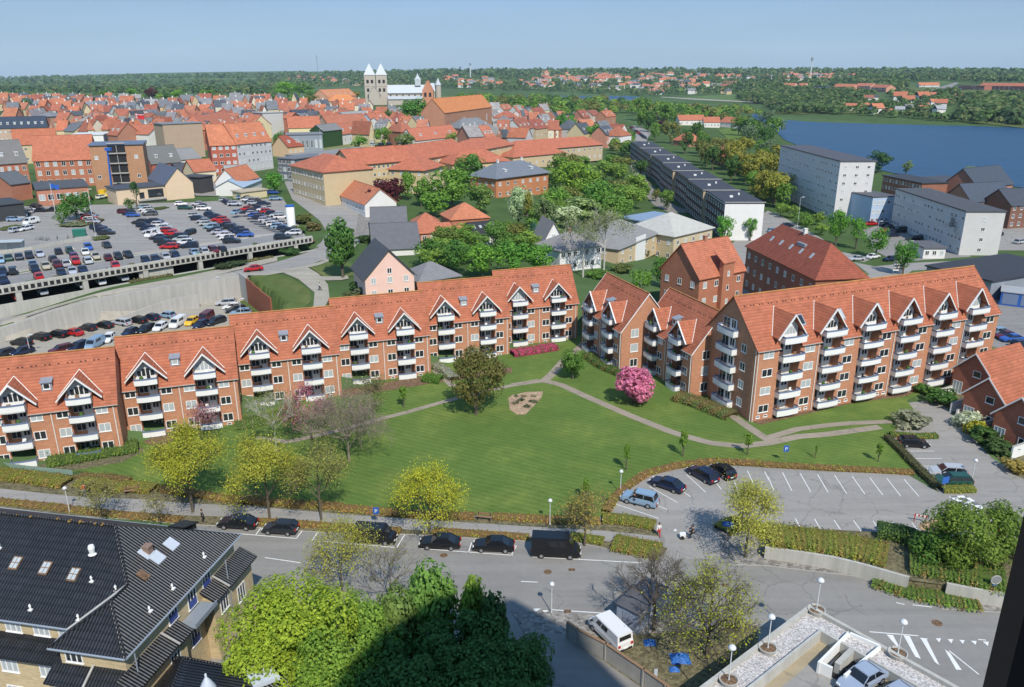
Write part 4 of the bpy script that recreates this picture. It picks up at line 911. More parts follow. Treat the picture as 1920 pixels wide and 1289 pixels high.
# ================================================================ people
def person(px, py, label, jacket, trousers, hair=(.05, .03, .02), face=0., pose='stand', at=None, z=0.):
    x, y = P(px, py, z) if at is None else at
    t = thing('person', label, 'person', (x, y, z), face)
    sw = dict(stand=.05, walk=.28, sit=.0)[pose]
    hz = .92 if pose != 'sit' else .95
    kn = [(.0, .10, .48), (0, -.10, .48)]; ft = [(.0+sw, .11, .06), (-sw, -.11, .06)]
    if pose == 'walk': kn = [(.16, .10, .50), (-.02, -.10, .48)]; ft = [(.26, .11, .06), (-.36, -.11, .12)]
    if pose == 'sit': kn = [(.36, .12, .70), (.30, -.12, .86)]; ft = [(.22, .12, .30), (.18, -.12, .48)]
    lean = .10 if pose == 'sit' else .02
    V = [(0, 0, hz, .14), (lean*.5, 0, hz+.25, .125), (lean, 0, hz+.46, .14), (lean, 0, hz+.56, .055), (lean+.01, 0, hz+.66, .085), (lean+.015, 0, hz+.76, .09), (lean+.01, 0, hz+.83, .05)]
    E_ = [(0, 1), (1, 2), (2, 3), (3, 4), (4, 5), (5, 6)]
    legs = []
    for i, s_ in enumerate((1, -1)):
        k = len(V); V += [(0, s_*.09, hz-.06, .095), (*kn[i], .06), (*ft[i], .042), (ft[i][0]+.15, ft[i][1], ft[i][2]-.02, .035)]; E_ += [(0, k), (k, k+1), (k+1, k+2), (k+2, k+3)]; legs.append(k)
    arms = []
    for i, s_ in enumerate((1, -1)):
        k = len(V); fx = {'walk': .22*(-1 if i == 0 else 1), 'stand': .08, 'sit': .38}[pose]; ez = hz+.18 if pose != 'sit' else hz+.28
        V += [(lean, s_*.19, hz+.48, .062), (lean+fx*.45-.02, s_*.24, ez, .045), (lean+fx, s_*.23, ez-.2 if pose != 'sit' else ez-.05, .032), (lean+fx*1.15, s_*.22, (ez-.28) if pose != 'sit' else ez-.06, .03)]
        E_ += [(2, k), (k, k+1), (k+1, k+2), (k+2, k+3)]; arms.append(k)
        for j in range(5):
            o = len(V); dx = (j-2)*.018; V += [(lean+fx*1.15+dx, s_*(.22+.004*j), V[k+3][2]-.045, .009), (lean+fx*1.15+dx*1.2+.01, s_*.215, V[k+3][2]-.09+.006*abs(j-2), .008)]; E_ += [(k+3, o), (o, o+1)]
    def skin(name, idx, m_, grow=0., col=None, subd=1):
        mp = {q: i for i, q in enumerate(idx)}; me = bpy.data.meshes.new(name); me.from_pydata([V[q][:3] for q in idx], [(mp[a], mp[b]) for a, b in E_ if a in mp and b in mp], [])
        me.materials.append(MATS[m_]); o = ob(name, me, t, col=col); md = o.modifiers.new('s', 'SKIN'); md.use_smooth_shade = True
        for i, q in enumerate(idx): me.skin_vertices[0].data[i].radius = (V[q][3]+grow,)*2
        me.skin_vertices[0].data[0].use_root = True
        sb = o.modifiers.new('d', 'SUBSURF'); sb.levels = sb.render_levels = subd
        return o
    skin('body', list(range(len(V))), 'skin')
    skin('jacket', [0, 1, 2]+[a+j for a in arms for j in range(3)], 'cloth', .03, jacket)
    skin('trousers', [0]+[l+j for l in legs for j in range(3)], 'cloth', .025, trousers)
    hm = MB(); hm.lathe([(.0, hz+.90), (.07, hz+.885), (.105, hz+.83), (.11, hz+.76), (.095, hz+.70)], 10); hm.build('hair', 'cloth', t, (lean-.015, 0, 0), col=hair, smooth=True)
    sh = MB()
    for i in (0, 1): sh.box(ft[i][0]-.07, ft[i][1]-.05, ft[i][2]-.06, ft[i][0]+.2, ft[i][1]+.05, ft[i][2]+.03)
    sh.build('shoes', 'dark', t)
    return t
def lamp(px, py, h_, label, at=0., globe='dome', base=0., xy=None, r_=.27, arm=0, group='street lamps'):
    x, y = P(px, py, at) if xy is None else xy; t = thing('street_lamp', label, 'street lamp', (x, y, base), 0, group); t['_c'] = (x, y, base+h_)
    MB().tube((0, 0, -.1), (0, 0, h_-.2), .055, .04, n=8).tube((0, 0, -.1), (0, 0, .35), .08, n=8).build('pole', 'steel_white', t)
    if arm:
        MB().tube((0, 0, h_-.2), (arm, 0, h_), .04, n=6).build('arm', 'steel_white', t); MB().box(arm-.1, -.15, h_-.06, arm+.6, .15, h_+.08).build('lamp_head', 'steel_white', t)
    elif globe == 'dome':
        MB().lathe([(.0, h_+.02), (r_*.5, h_-.02), (r_*.9, h_-.16), (r_, h_-.28), (r_*.95, h_-.30), (.05, h_-.24)], 14).build('lamp_shade', 'steel_white', t, smooth=True); MB().lathe([(.0, h_-.42), (.1, h_-.4), (.12, h_-.26)], 8).build('lens', 'lens_white', t)
    else:
        MB().lathe([(.0, h_+r_), (r_*.5, h_+r_*.86), (r_*.86, h_+r_*.5), (r_, h_), (r_*.86, h_-r_*.5), (r_*.5, h_-r_*.86), (.05, h_-r_)], 16).build('globe', 'lens_white', t, smooth=True)
    return t
def bench(p0, p1, label):
    a = Vector(P(*p0)); b = Vector(P(*p1)); d = b-a; c = (a+b)/2; L = 1.9; t = thing('park_bench', label, 'bench', (c.x, c.y, .13), math.atan2(d.y, d.x), 'benches beside the cycle path')
    s = MB(); [s.box(-L/2, -.22+k*.15, .42, L/2, -.10+k*.15, .46) for k in range(3)]; s.build('seat', 'wood', t)
    s = MB(); [s.box(-L/2, .26, .55+k*.16, L/2, .30, .67+k*.16) for k in range(2)]; s.build('backrest', 'wood', t)
    for x in (-L*.38, L*.38): MB().box(x-.04, -.2, 0, x+.04, .28, .42).box(x-.04, .24, .42, x+.04, .30, .85).build('leg', 'dark', t)
def sign(px, py, h_, label, at=0., w_=.7, hh=.9, txt='P', face=0., base=0., m_='sign_blue'):
    x, y = P(px, py, at); t = thing('parking_sign', label, 'sign', (x, y, base), face); MB().tube((0, 0, -.1), (0, 0, h_), .035, n=6).build('pole', 'metal', t)
    b = MB().box(-w_/2, -.06, h_-hh, w_/2, -.03, h_).build('sign_board', m_, t)
    if txt:
        u = bpy.data.curves.new('letter_', 'FONT'); u.body = txt; u.size = hh*.75; u.align_x = 'CENTER'; u.extrude = .004; u.materials.append(MATS['white'])
        q = bpy.data.objects.new('tmp', u); me = bpy.data.meshes.new_from_object(q); bpy.data.objects.remove(q); o = ob('letter', me, b); o.location = (0, -.068, h_-hh*.78); o.rotation_euler = (R(90), 0, 0)
    return t
# ================================================================ the tower block the picture is taken from (its shadow falls into the picture)
tw = thing('tower_block', 'dark window edge of the tower block at the right edge of the picture', 'tower block', (0, 0, 0))
MB().prism([(11.9, .6), (15.2, 2.0), (21.2, 4.4), (26.4, -.2), (30.9, -7.7), (36, -17), (20, -32), (3, -12), (5.6, -9.6), (6.4, -6.9), (7.9, -4.0)], -1, 70, 0, 1).prism([(1.6, -.6), (9, -.6), (9, -12), (1.6, -12)], -1, 49.6, 0, 1).build('wall', ['concrete', 'dark'], tw)
MB().prism([(1.6, -.65), (9, -.65), (9, -12), (1.6, -12)], 51.5, 52, 0, 0).build('roof', 'concrete', tw)
dx, dy, dz = ray(1878, 1170); k = 1.25/dy; ex = dx*k
fl_ = MB().box(ex, 1.20, 47.3, ex+.055, 1.26, 51.4).box(ex, 1.2, 47.2, ex+1.0, 1.26, 47.3).box(ex, 1.2, 51.4, ex+1.0, 1.26, 51.5).box(ex+.95, -.6, 47.2, ex+1.05, 1.3, 51.5)
mat('frame_dark', (.035, .022, .024), rough=.5); mat('panel', (.05, .065, .10), rough=.35)
wl_ = fl_.build('window_leaf', 'frame_dark', tw); MB().box(ex+.055, 1.215, 47.3, ex+.95, 1.235, 51.4).build('pane', 'panel', wl_)
# ================================================================ the dark tiled building, lower left
a_ = math.atan2(-.187, .982)
db = thing('courtyard_building', 'yellow brick building with black tiled hipped roof and white roof vents, lower left', 'building', (-28.84, 47.25, 0), a_); db['_c'] = (-40, 55, 9)
YB = (.50, .40, .24)
def Q(*p): return p
w_ = MB(); w_.prism([(-60, 2.8), (-6.2, 2.8), (-6.2, .6), (-.6, .6), (-.6, 16.4), (-60, 16.4)], -1, 8.85)
w_.prism([(-60, 1.9), (-6.2, 1.9), (-6.2, 2.79), (-60, 2.79)], -1, 6.35); w_.prism([(-6.9, -.3), (-.2, -.3), (-.2, .59), (-6.9, .59)], -1, 6.35)
w_.box(-.59, .6, -1, .25, 6.6, 6.35); w_.box(-.59, 10.6, -1, .45, 17.2, 6.35)
w_.build('wall', 'brick', db, col=YB)
s_ = 4.7/7; zA = 13.7; ze = 9.0; V_ = (-3.3, 5.4, ze+3.3*s_); B_ = (-3.3, 3.35, ze+3.3*s_); A_ = (-7, 9.6, zA)
rf = MB()
for f_ in ([(-60, 2.2, ze), (-6.6, 2.2, ze), V_, A_, (-60, 9.6, zA)], [(0, 0, ze), (0, 17, ze), A_, V_, B_], [(-6.6, 0, ze), (0, 0, ze), B_], [(-6.6, 2.2, ze), (-6.6, 0, ze), B_, V_], [(0, 17, ze), (-60, 17, ze), (-60, 9.6, zA), A_]): rf.quad(*f_)
ro = rf.build('roof', 'black_tile', db)
ev = MB()
for p, q in (((-60, 2.2), (-6.6, 2.2)), ((-6.6, 2.2), (-6.6, 0)), ((-6.6, 0), (0, 0)), ((0, 0), (0, 17)), ((0, 17), (-60, 17))): ev.tube((*p, ze-.05), (*q, ze-.05), .09, n=6)
ev.build('gutter', 'zinc', ro); sf = MB(); sf.prism([(-60, 2.2), (-6.6, 2.2), (-6.6, 0), (0, 0), (0, 17), (-60, 17)], ze-.14, ze-.06); sf.build('soffit', 'dark', ro)
hp = MB()
def knobs(p, q, r_=.13):
    p, q = Vector(p), Vector(q); n = int((q-p).length/.42)
    for i in range(n): a = p+(q-p)*i/n; b = p+(q-p)*(i+.92)/n; hp.tube(a+Vector((0, 0, .02)), b+Vector((0, 0, .05)), r_, r_*.8, n=6, cap=True)
knobs((-60, 9.6, zA), A_); knobs(A_, V_, .15); knobs(B_, (0, 0, ze)); knobs(B_, (-6.6, 0, ze), .1); knobs(B_, V_); hp.build('ridge_tiles', 'black_tile', ro)
MB().slab([(-6.75, 2.15, ze+.03), (-6.45, 2.05, ze+.03), (-3.2, 5.3, V_[2]+.05), (-3.45, 5.5, V_[2]+.05)], .05).build('valley_flashing', 'concrete_light', ro)
mo = MB(); g_ = random.Random(3)
for i in range(20):
    x = -7-g_.random()*.5-abs(g_.gauss(0, 6)); mo.box(x, 9.45+g_.uniform(-.2, .2), zA+.06, x+g_.uniform(.06, .25), 9.55+g_.uniform(0, .15), zA+.14)
mat('lichen', (.34, .20, .05), var=.4, scale=6); mo.build('lichen', 'lichen', ro)
def zf(y): return ze+(y-2.2)*4.7/7.4
def zr(x): return ze-x*s_
for x, y in ((-14.2, 5.6), (-11.3, 5.5), (-8.5, 5.3)):       # roof windows in the front slope
    z = zf(y)+.07; m_ = MB(); k = 4.7/7.4
    m_.slab([(x-.42, y, z), (x+.42, y, z), (x+.42, y+.95, z+.95*k), (x-.42, y+.95, z+.95*k)], .12); sk = m_.build('skylight', 'rust_frame' if 'rust_frame' in MATS else 'soil', ro)
    p_ = MB(); [p_.quad((x-.34+i*.36, y+.08+j*.42, z+.02+(.08+j*.42)*k), (x-.04+i*.36, y+.08+j*.42, z+.02+(.08+j*.42)*k), (x-.04+i*.36, y+.44+j*.42, z+.02+(.44+j*.42)*k), (x-.34+i*.36, y+.44+j*.42, z+.02+(.44+j*.42)*k)) for i in (0, 1) for j in (0, 1)]; p_.build('pane', 'curtain', sk)
def vent(x, y, z, par=ro):
    m_ = MB(); m_.box(x-.16, y-.16, z-.05, x+.16, y+.2, z+.05); m_.tube((x, y, z), (x-.03, y, z+.36), .075, .065, n=8); m_.tube((x-.03, y, z+.32), (x-.03, y, z+.5), .11, .05, n=8, cap=True); m_.build('roof_vent', 'white', par)
for px, py in ((185, 715), (472, 775), (552, 545), (697, 600), (0, 345)):
    for it in range(1):
        # where the sight line meets the front slope
        d = Vector(ray(px/3.2, 920+py/3.2)); lo_, hi_ = .01, .08
        for _ in range(50):
            t_ = (lo_+hi_)/2; p = Vector((0, 0, 50))+d*t_; rx, ry = p.x+28.84, p.y-47.25; lx, ly = rx*.982-ry*.187, rx*.187+ry*.982
            if p.z > ze+(ly-2.2)*4.7/7.4: lo_ = t_
            else: hi_ = t_
        vent(lx, ly, p.z)
def on_right(px, py):
    d = Vector(ray(px/3.2, 920+py/3.2)); lo_, hi_ = .01, .08
    for _ in range(50):
        t_ = (lo_+hi_)/2; p = Vector((0, 0, 50))+d*t_; rx, ry = p.x+28.84, p.y-47.25; lx, ly = rx*.982-ry*.187, rx*.187+ry*.982
        if p.z > ze-lx*s_: lo_ = t_
        else: hi_ = t_
    return lx, ly, p.z
for q in ((1225, 400), (1037, 590), (900, 725)): vent(*on_right(*q))
mat('plate', (.50, .54, .60), rough=.4, var=.06)
for q, n_ in (((1030, 325), 'hatch'), ((945, 405), 'hatch'), ((880, 375), 'hatch')):
    x, y, z = on_right(*q); MB().slab([(x+.45, y-.55, z-.45*s_+.12), (x+.45, y+.55, z-.45*s_+.12), (x-.45, y+.55, z+.45*s_+.12), (x-.45, y-.55, z+.45*s_+.12)], .1).build('roof_hatch', 'plate', ro)
x, y, z = on_right(890, 370); c_ = MB().box(x-.28, y-.3, z-.3, x+.28, y+.3, z+.55).box(x-.34, y-.36, z+.55, x+.34, y+.36, z+.7); c_.build('chimney', 'brick', ro, col=(.25, .17, .13))
x, y, z = on_right(860, 510); MB().slab([(x+.4, y-.35, z-.4*s_+.08), (x+.4, y+.35, z-.4*s_+.08), (x-.4, y+.35, z+.4*s_+.08), (x-.4, y-.35, z+.4*s_+.08)], .1).build('skylight', 'soil', ro)
c_ = MB().lathe([(.0, .9), (.22, .85), (.28, .6), (.2, .1), (.35, 0)], 10); x, y, z = on_right(600, 440) if 0 else (-6.9, 7.6, zf(7.6)); c_.build('roof_vent', 'white', ro, loc=(x-.8, y-.3, z-.1))
MB().box(-6.1, 16.2, 8, -4.9, 17.4, 9.5).slab([(-6.3, 15.2, 10.3), (-4.7, 15.2, 10.3), (-4.7, 17.6, 9.5), (-6.3, 17.6, 9.5)], .12).build('stair_head', 'black_tile', db)
# pent roofs between the storeys
pr = MB()
def pent(x0, y0, x1, y1, nx, ny, o=1.5, zt=7.35, zb=6.5): pr.slab([(x0, y0, zt), (x0+nx*o, y0+ny*o, zb), (x1+nx*o, y1+ny*o, zb), (x1, y1, zt)], .14)
pent(-.6, 17.4, -.6, 12.6, 1, 0, 1.7); pent(-.6, 12.5, -.6, 10.4, 1, 0, 1.5, 7.2, 6.35); pent(-.6, 6.9, -.6, 4.9, 1, 0, 1.5, 7.2, 6.35); pent(-.6, 4.8, -.6, -.6, 1, 0, 1.5)
pent(-6.4, 2.8, -60, 2.8, 0, -1, 1.9); pent(-.4, .6, -3.4, .6, 0, -1, 1.4); pent(-3.5, .6, -6.9, .6, 0, -1, 1.4, 7.2, 6.4)
pp = pr.build('pent_roof', 'black_tile', db)
fl_ = MB(); [fl_.slab([(-.6, y-.08, 7.45), (1.0, y-.08, 6.6), (1.0, y+.08, 6.6), (-.6, y+.08, 7.45)], .1) for y in (12.55, 4.86)]; fl_.slab([(-3.53, .6, 7.45), (-3.53, -.8, 6.6), (-3.37, -.8, 6.6), (-3.37, .6, 7.45)], .1); fl_.build('flashing', 'concrete_light', pp)
for x in [-17.6-2.6*i for i in range(3)]+[-15.0, -12.3, -9.7, -7.4]: window(db, x, 2.79, 7.45, 1.5, 1.25, panes=3, gl='curtain' if random.random() < .5 else 'glass')
for x in (-16, -12.6, -9): window(db, x, 1.89, 4.2, 1.6, 1.4, panes=3); window(db, x, 1.89, 1.4, 1.6, 1.4, panes=3)
window(db, -5.0, .59, 7.45, 1.5, 1.25, panes=3); window(db, -5.6, -.31, 4.3, 1.6, 1.4, panes=2); window(db, -2.6, -.31, 4.3, 1.6, 1.4, panes=2)
mat('blue_panel', (.05, .08, .28), rough=.4)
for y, z, x in ((11.6, 6.9, -.59), (9.3, 6.6, -.59), (6.6, 7.2, -.59), (9.0, 3.0, -.59), (12.2, 4.2, .46), (15.0, 3.2, .46), (5, 3.8, .26)):
    f_ = window(db, x, y, z, 1.3, 1.7, rz=R(90), panes=3, gl='glass')
    if x < 0: MB().box(-.5, -.09, .05, .5, -.06, .75).build('parapet_panel', 'blue_panel', f_)
MB().box(-.5, 7.0, 6.3, 1.1, 10.3, 6.42).box(1.02, 7.0, 6.42, 1.1, 10.3, 6.75).build('balcony', 'zinc', db)
for y in (13.2, 1.0): MB().tube((.0 if y < 5 else .5, y, 0), (.0 if y < 5 else .5, y, 8.8), .06, n=6).build('downpipe', 'zinc', db)
# low wing at the lower edge
lw = thing('low_wing', 'low black tiled wing with pale roof hatch at the bottom edge, left of green tree', 'building', (-28.84, 47.25, 0), a_); lw['_c'] = (-22, 46, 6)
w_ = MB().prism([(.4, -10), (13.4, -10), (13.4, 5.0), (.4, 5.0)], -1, 4.4).build('wall', 'brick', lw, col=YB)
rf = MB(); c = [(-.3, -10, 4.5), (14, -10, 4.5), (14, 5.4, 4.5), (-.3, 5.4, 4.5)]; rf.slab(c, .12); c = [(p[0], p[1], 4.503) for p in c]; A2, B2 = (3.0, 2.4, 7.6), (10, 2.2, 7.4); C2 = (6.5, -8, 7.6)
rf.quad(c[0], c[1], C2); rf.quad(c[1], c[2], B2, C2); rf.quad(c[2], c[3], A2, B2); rf.quad(c[3], c[0], C2, A2); rf.quad(A2, C2, B2)
r2 = rf.build('roof', 'black_tile', lw)
hp = MB(); knobs(A2, C2, .1); knobs(A2, B2, .1); knobs(A2, (-.3, 5.4, 4.5), .1); hp.build('ridge_tiles', 'black_tile', r2)
def zat_px(px, py, z): return P(px/3.2, 920+py/3.2, z)
def lloc(p): rx, ry = p[0]+28.84, p[1]-47.25; return rx*.982-ry*.187, rx*.187+ry*.982
x, y = lloc(zat_px(1245, 1180, 7.6)); MB().lathe([(.0, 1.35), (.08, 1.3), (.08, 1.0), (.12, .95), (.35, .55), (.62, 0), (.66, -.5)], 12).build('ventilator', 'plate', lw, (x, y, 7.5), smooth=True)
q = [lloc(zat_px(*p, 7.5)) for p in ((1455, 1070), (1590, 1010), (1680, 1120), (1520, 1175))]; MB().slab([(*q[0], 7.5), (*q[3], 7.5), (*q[2], 7.6), (*q[1], 7.6)], .35).build('roof_hatch', 'plate', lw)
# ================================================================ parking deck, lower right
e1 = Vector((8.03, -10.14)).normalized(); e2 = Vector((-12.27, -10.03)).normalized(); O_ = Vector((26.7, 58.8))
def D(u, v): p = O_+e1*u+e2*v; return (p.x, p.y)
dk = thing('parking_deck', 'parking deck with gravel borders and low parapet, lower right', 'parking deck', (0, 0, 0)); dk['_c'] = (28, 52, 4)
LD = 60
MB().prism([D(0, 0), D(LD, 0), D(LD, LD), D(0, LD)], -1, 3.7).build('wall', 'concrete', dk)
MB().prism([D(0, 0), D(LD, 0), D(LD, .35), D(.35, .35), D(.35, LD), D(0, LD)], 3.71, 4.8).prism([D(2.35, 2.2), D(LD, 2.2), D(LD, 2.45), D(2.6, 2.45), D(2.6, LD), D(2.35, LD)], 3.71, 4.75).build('parapet', 'concrete', dk)
MB().prism([D(.36, .36), D(LD, .36), D(LD, 2.19), D(2.34, 2.19), D(2.34, LD), D(.36, LD)], 3.71, 4.45).build('gravel_bed', 'gravel', dk)
mat('sandy', (.36, .30, .20), kind='asphalt', rough=.9)
MB().quad(*[(*D(*p), 3.706) for p in ((2.5, 2.4), (LD, 2.4), (LD, 3.5), (3.5, 3.5), (3.5, LD), (2.5, LD))][::-1]).build('gutter_strip', 'sandy', dk)
MB().quad(*[(*D(*p), 3.703) for p in ((3.4, 3.4), (LD, 3.4), (LD, LD), (3.4, LD))][::-1]).build('surface', 'asphalt_lot', dk)
sw = thing('stair_enclosure', 'white low walls round a stair opening on the parking deck', 'stair walls', (0, 0, 3.71)); sw['_c'] = (28, 52, 4.5)
def wallp(m_, p, q, th, z0, z1):
    a, b = Vector(p), Vector(q); n = (b-a).normalized(); n = Vector((-n.y, n.x))*th/2; m_.prism([tuple(a-n), tuple(b-n), tuple(b+n), tuple(a+n)], z0, z1)
m_ = MB(); wallp(m_, (24.79, 51.44), (28.79, 55.13), .2, 0, 1.1); wallp(m_, (28.7, 55.1), (30.6, 53.4), .2, 0, 1.1); wallp(m_, (26.3, 50.0), (30.6, 53.3), .2, 0, 1.1); wallp(m_, (25.0, 51.5), (25.7, 50.9), .2, 0, 1.05); m_.build('wall', 'white', sw)
m_ = MB(); wallp(m_, (26.3, 51.4), (28.2, 53.1), .45, 0, 1.0); m_.build('shaft', 'concrete', sw); MB().quad((25.2, 51.3, .01), (26.6, 50.4, .01), (30.3, 53.2, .01), (28.8, 54.8, .01)).build('floor', 'dark', sw)
for (px_, xy_, i) in (('corner', (27.05, 58.05), 0), ('right', (31.7, 52.5), 1), ('left', (21.2, 53.2), 2), ('low', (17.0, 49.6), 3)):
    lb = ('round concrete planter at the corner of the parking deck', 'round concrete planter above the white stair walls', 'round concrete planter on the gravel left of the deck corner', 'round concrete planter on the deck border at the bottom edge')[i]
    pt = thing('round_planter', lb, 'planter', (*xy_, 4.45), 0, 'round planters on the parking deck'); MB().lathe([(.62, 0), (.78, .42), (.68, .42), (.64, .3), (0, .3)], 20).build('bowl', 'concrete', pt); MB().lathe([(.66, .31), (0, .34)], 20).build('soil', 'soil', pt)
    lamp(0, 0, 3.5, lb.replace('round concrete planter', 'white dome lamp'), base=4.6, xy=xy_, r_=.32)
car(27.9, 50.25, 3.72, math.atan2(-2.14, -3.83)+.0, 'sedan', (.30, .36, .46), 'silver blue coupe beside the white stair walls on the parking deck', 'cars on the parking deck')
car(29.6, 48.1, 3.72, math.atan2(-2.14, -3.83), 'sedan', (.30, .35, .44), 'silver blue car cut by the bottom edge on the parking deck', 'cars on the parking deck')
# ================================================================ shed, fence wall, van, tarpaulins
a0 = Vector(P(1168, 1160, 2.2)); sh = thing('site_shed', 'grey blue shed with dark flat roof under the bare tree', 'shed', (9.9, 62.2, 0), R(-42)); sh['_c'] = (11, 62, 2)
MB().box(0, 0, -.1, 2.4, 5.0, 2.4).build('wall', 'slate', sh, col=(.33, .38, .46)); MB().slab([(-.15, -.15, 2.45), (2.55, -.15, 2.45), (2.55, 5.15, 2.6), (-.15, 5.15, 2.6)], .1).build('roof', 'slate', sh, col=(.10, .10, .11)); MB().box(.7, -.04, 0, 1.6, 0, 2.0).build('door', 'slate', sh, col=(.28, .32, .4))
for i, (px_, py_, s_) in enumerate(((1275, 1238, .8), (1218, 1208, .5), (1264, 1258, .4))):
    x, y = P(px_, py_); m_ = MB(); g_ = random.Random(i); n = 9; gr = [[(s_*(u-4)/4*1.1, s_*(v-4)/4*.9, max(.02, s_*(.75-.16*((u-4)**2+(v-4)**2)/4)*g_.uniform(.6, 1.2))) for u in range(n)] for v in range(n)]
    for v in range(n-1):
        for u in range(n-1): m_.quad(gr[v][u], gr[v][u+1], gr[v+1][u+1], gr[v+1][u])
    tag(m_.build('tarpaulin', 'tarp', loc=(x, y, .12), smooth=True), 'crumpled blue tarpaulin on the ground under the budding tree', 'tarpaulin')
wl = thing('fence_wall', 'weathered wooden retaining fence running down to the bottom edge beside the white van', 'fence', (0, 0, 0)); wl['_c'] = (8, 57, 1)
fp = [P(1064, 1198), P(1082, 1212), P(1135, 1240), P(1205, 1289), P(1290, 1350)]
def fence_line(t, pts, h_, m1='fence_wood', cap='wood', th=.16, post=2.2, base=0.):
    for i in range(len(pts)-1):
        m_ = MB(); wallp(m_, pts[i], pts[i+1], th, base-.2, base+h_); 
        a, b = Vector(pts[i]), Vector(pts[i+1]); an = math.atan2((b-a).y, (b-a).x)
        L = (b-a).length; m_ = MB().box(0, -th/2, base-.2, L, th/2, base+h_); m_.build('panel', m1, t, (a.x, a.y, 0), an); MB().box(-.05, -th/2-.06, base+h_, L+.05, th/2+.06, base+h_+.07).build('rail', cap, t, (a.x, a.y, 0), an)
        n = max(1, int(L/post)); 
        for j in range(n): MB().box(L*j/n-.07, -th/2-.08, base-.2, L*j/n+.07, th/2+.08, base+h_+.02).build('post', m1, t, (a.x, a.y, 0), an)
fence_line(wl, fp, 1.9)
carpx((1168, 1222), (1118, 1172), 'van', 'white', 'beside the wooden fence at the lower edge', z=.1, group=None)
x, y = P(1228, 1284); s_ = thing('barrier_board', 'small pale board on a post at the bottom edge', 'sign', (x, y, 0)); MB().tube((0, 0, 0), (0, 0, 1.2), .04).build('pole', 'metal', s_); MB().box(-.15, -.05, .7, .15, -.02, 1.7).build('sign_board', 'plate', s_)
# ================================================================ curved concrete wall below the lot island
def curved_wall(label, pxs, h_, th=.3, m_='concrete', at=0., cap=None, z0=None, world=False, name='retaining_wall', cat='wall'):
    a = resamp([(p if world else P(*p, at)) for p in pxs], 40); D_ = np.gradient(a, axis=0); D_ /= np.linalg.norm(D_, axis=1)[:, None]; N_ = np.c_[-D_[:, 1], D_[:, 0]]*th/2; z0 = at-.3 if z0 is None else z0
    hs = np.interp(np.linspace(0, 1, 40), np.linspace(0, 1, len(h_)), h_) if hasattr(h_, '__len__') else np.full(40, h_)
    o0 = a.mean(0); m2 = MB()
    for k in range(39):
        A0, A1, B1, B0 = [tuple(q-o0) for q in (a[k]-N_[k], a[k+1]-N_[k+1], a[k+1]+N_[k+1], a[k]+N_[k])]; z, z2 = at+hs[k], at+hs[k+1]
        m2.quad((*A0, z), (*A1, z2), (*B1, z2), (*B0, z)); m2.quad((*A0, z0), (*A1, z0), (*A1, z2), (*A0, z)); m2.quad((*B1, z0), (*B0, z0), (*B0, z), (*B1, z2))
    m2.quad((*(a[0]-N_[0]-o0), z0), (*(a[0]-N_[0]-o0), at+hs[0]), (*(a[0]+N_[0]-o0), at+hs[0]), (*(a[0]+N_[0]-o0), z0)); m2.quad((*(a[-1]+N_[-1]-o0), z0), (*(a[-1]+N_[-1]-o0), at+hs[-1]), (*(a[-1]-N_[-1]-o0), at+hs[-1]), (*(a[-1]-N_[-1]-o0), z0))
    o = m2.build(name, m_, loc=(o0[0], o0[1], 0)); tag(o, label, cat); return o
curved_wall('low curved concrete wall along the street below the hedge', [(1432, 1048), (1500, 1058), (1560, 1069), (1616, 1084), (1680, 1104), (1700, 1110)], [1.5, 1.6, 1.7, 1.8])
curved_wall('concrete wall behind the round mirror sign at the right edge', [(1770, 1120), (1820, 1130), (1880, 1140), (1960, 1150)], 1.7)
flat('raised_bed', [(1430, 1046), (1450, 1008), (1560, 1012), (1660, 1018), (1740, 1016), (1900, 1050), (1900, 1135), (1770, 1118), (1700, 1108), (1616, 1082), (1500, 1056)], 1.3, 'earth')
raised('raised_bed', [(1430, 1044), (1450, 1010), (1560, 1014), (1660, 1020), (1740, 1018), (1890, 1050), (1890, 1130), (1770, 1117), (1700, 1106), (1616, 1080), (1500, 1055)], 0, 1.28, 'earth', 'earth')
# ================================================================ cars at the front
g1 = 'cars parked along the street'
for p0, p1, k, c, lb in (((483, 990), (411, 986), 'sedan', 'black', 'black saloon car parked behind the black tiled roof'), ((560, 1000), (493, 996), 'hatch', 'dark', 'very dark hatchback parked alone right of the dark roof edge'), ((670, 1012), (738, 1017), 'van', 'black', 'black people carrier facing right beside the blue parking sign'),
                         ((866, 1026), (785, 1024), 'sedan', 'black', 'black saloon car on the street above a brown manhole'), ((962, 1031), (890, 1029), 'sedan', 'black', 'shiny black saloon car left of the black delivery van'), ((1000, 1038), (1085, 1042), 'bigvan', 'black', 'black delivery van parked on the street')):
    carpx(p0, p1, k, c, '', group=g1, label=lb)
g2 = 'cars in the front car park'
for p0, p1, k, c, lb in (((1232, 952), (1166, 936), 'suv', 'lightblue', 'silver blue off-road car with a person at its open door'), ((1282, 926), (1220, 905), 'sedan', 'navy', 'dark navy saloon car third from the left in the front car park'), ((1337, 908), (1296, 885), 'wagon', 'navy', 'navy estate car beside a black hatchback'), ((1368, 900), (1342, 880), 'hatch', 'black', 'black hatchback right of the navy estate car'),
                         ((1690, 836), (1734, 838), 'hatch', 'black', 'black hatchback parked beside the hedge by the brick houses'), ((1802, 893), (1746, 890), 'wagon', 'silver', 'silver estate car in the right hand bays'), ((1811, 909), (1758, 908), 'wagon', 'green', 'dark green estate car beside the blue sign'), ((1874, 1000), (1925, 1002), 'hatch', 'black', 'black car half hidden at the right edge')):
    carpx(p0, p1, k, c, '', group=g2, label=lb)
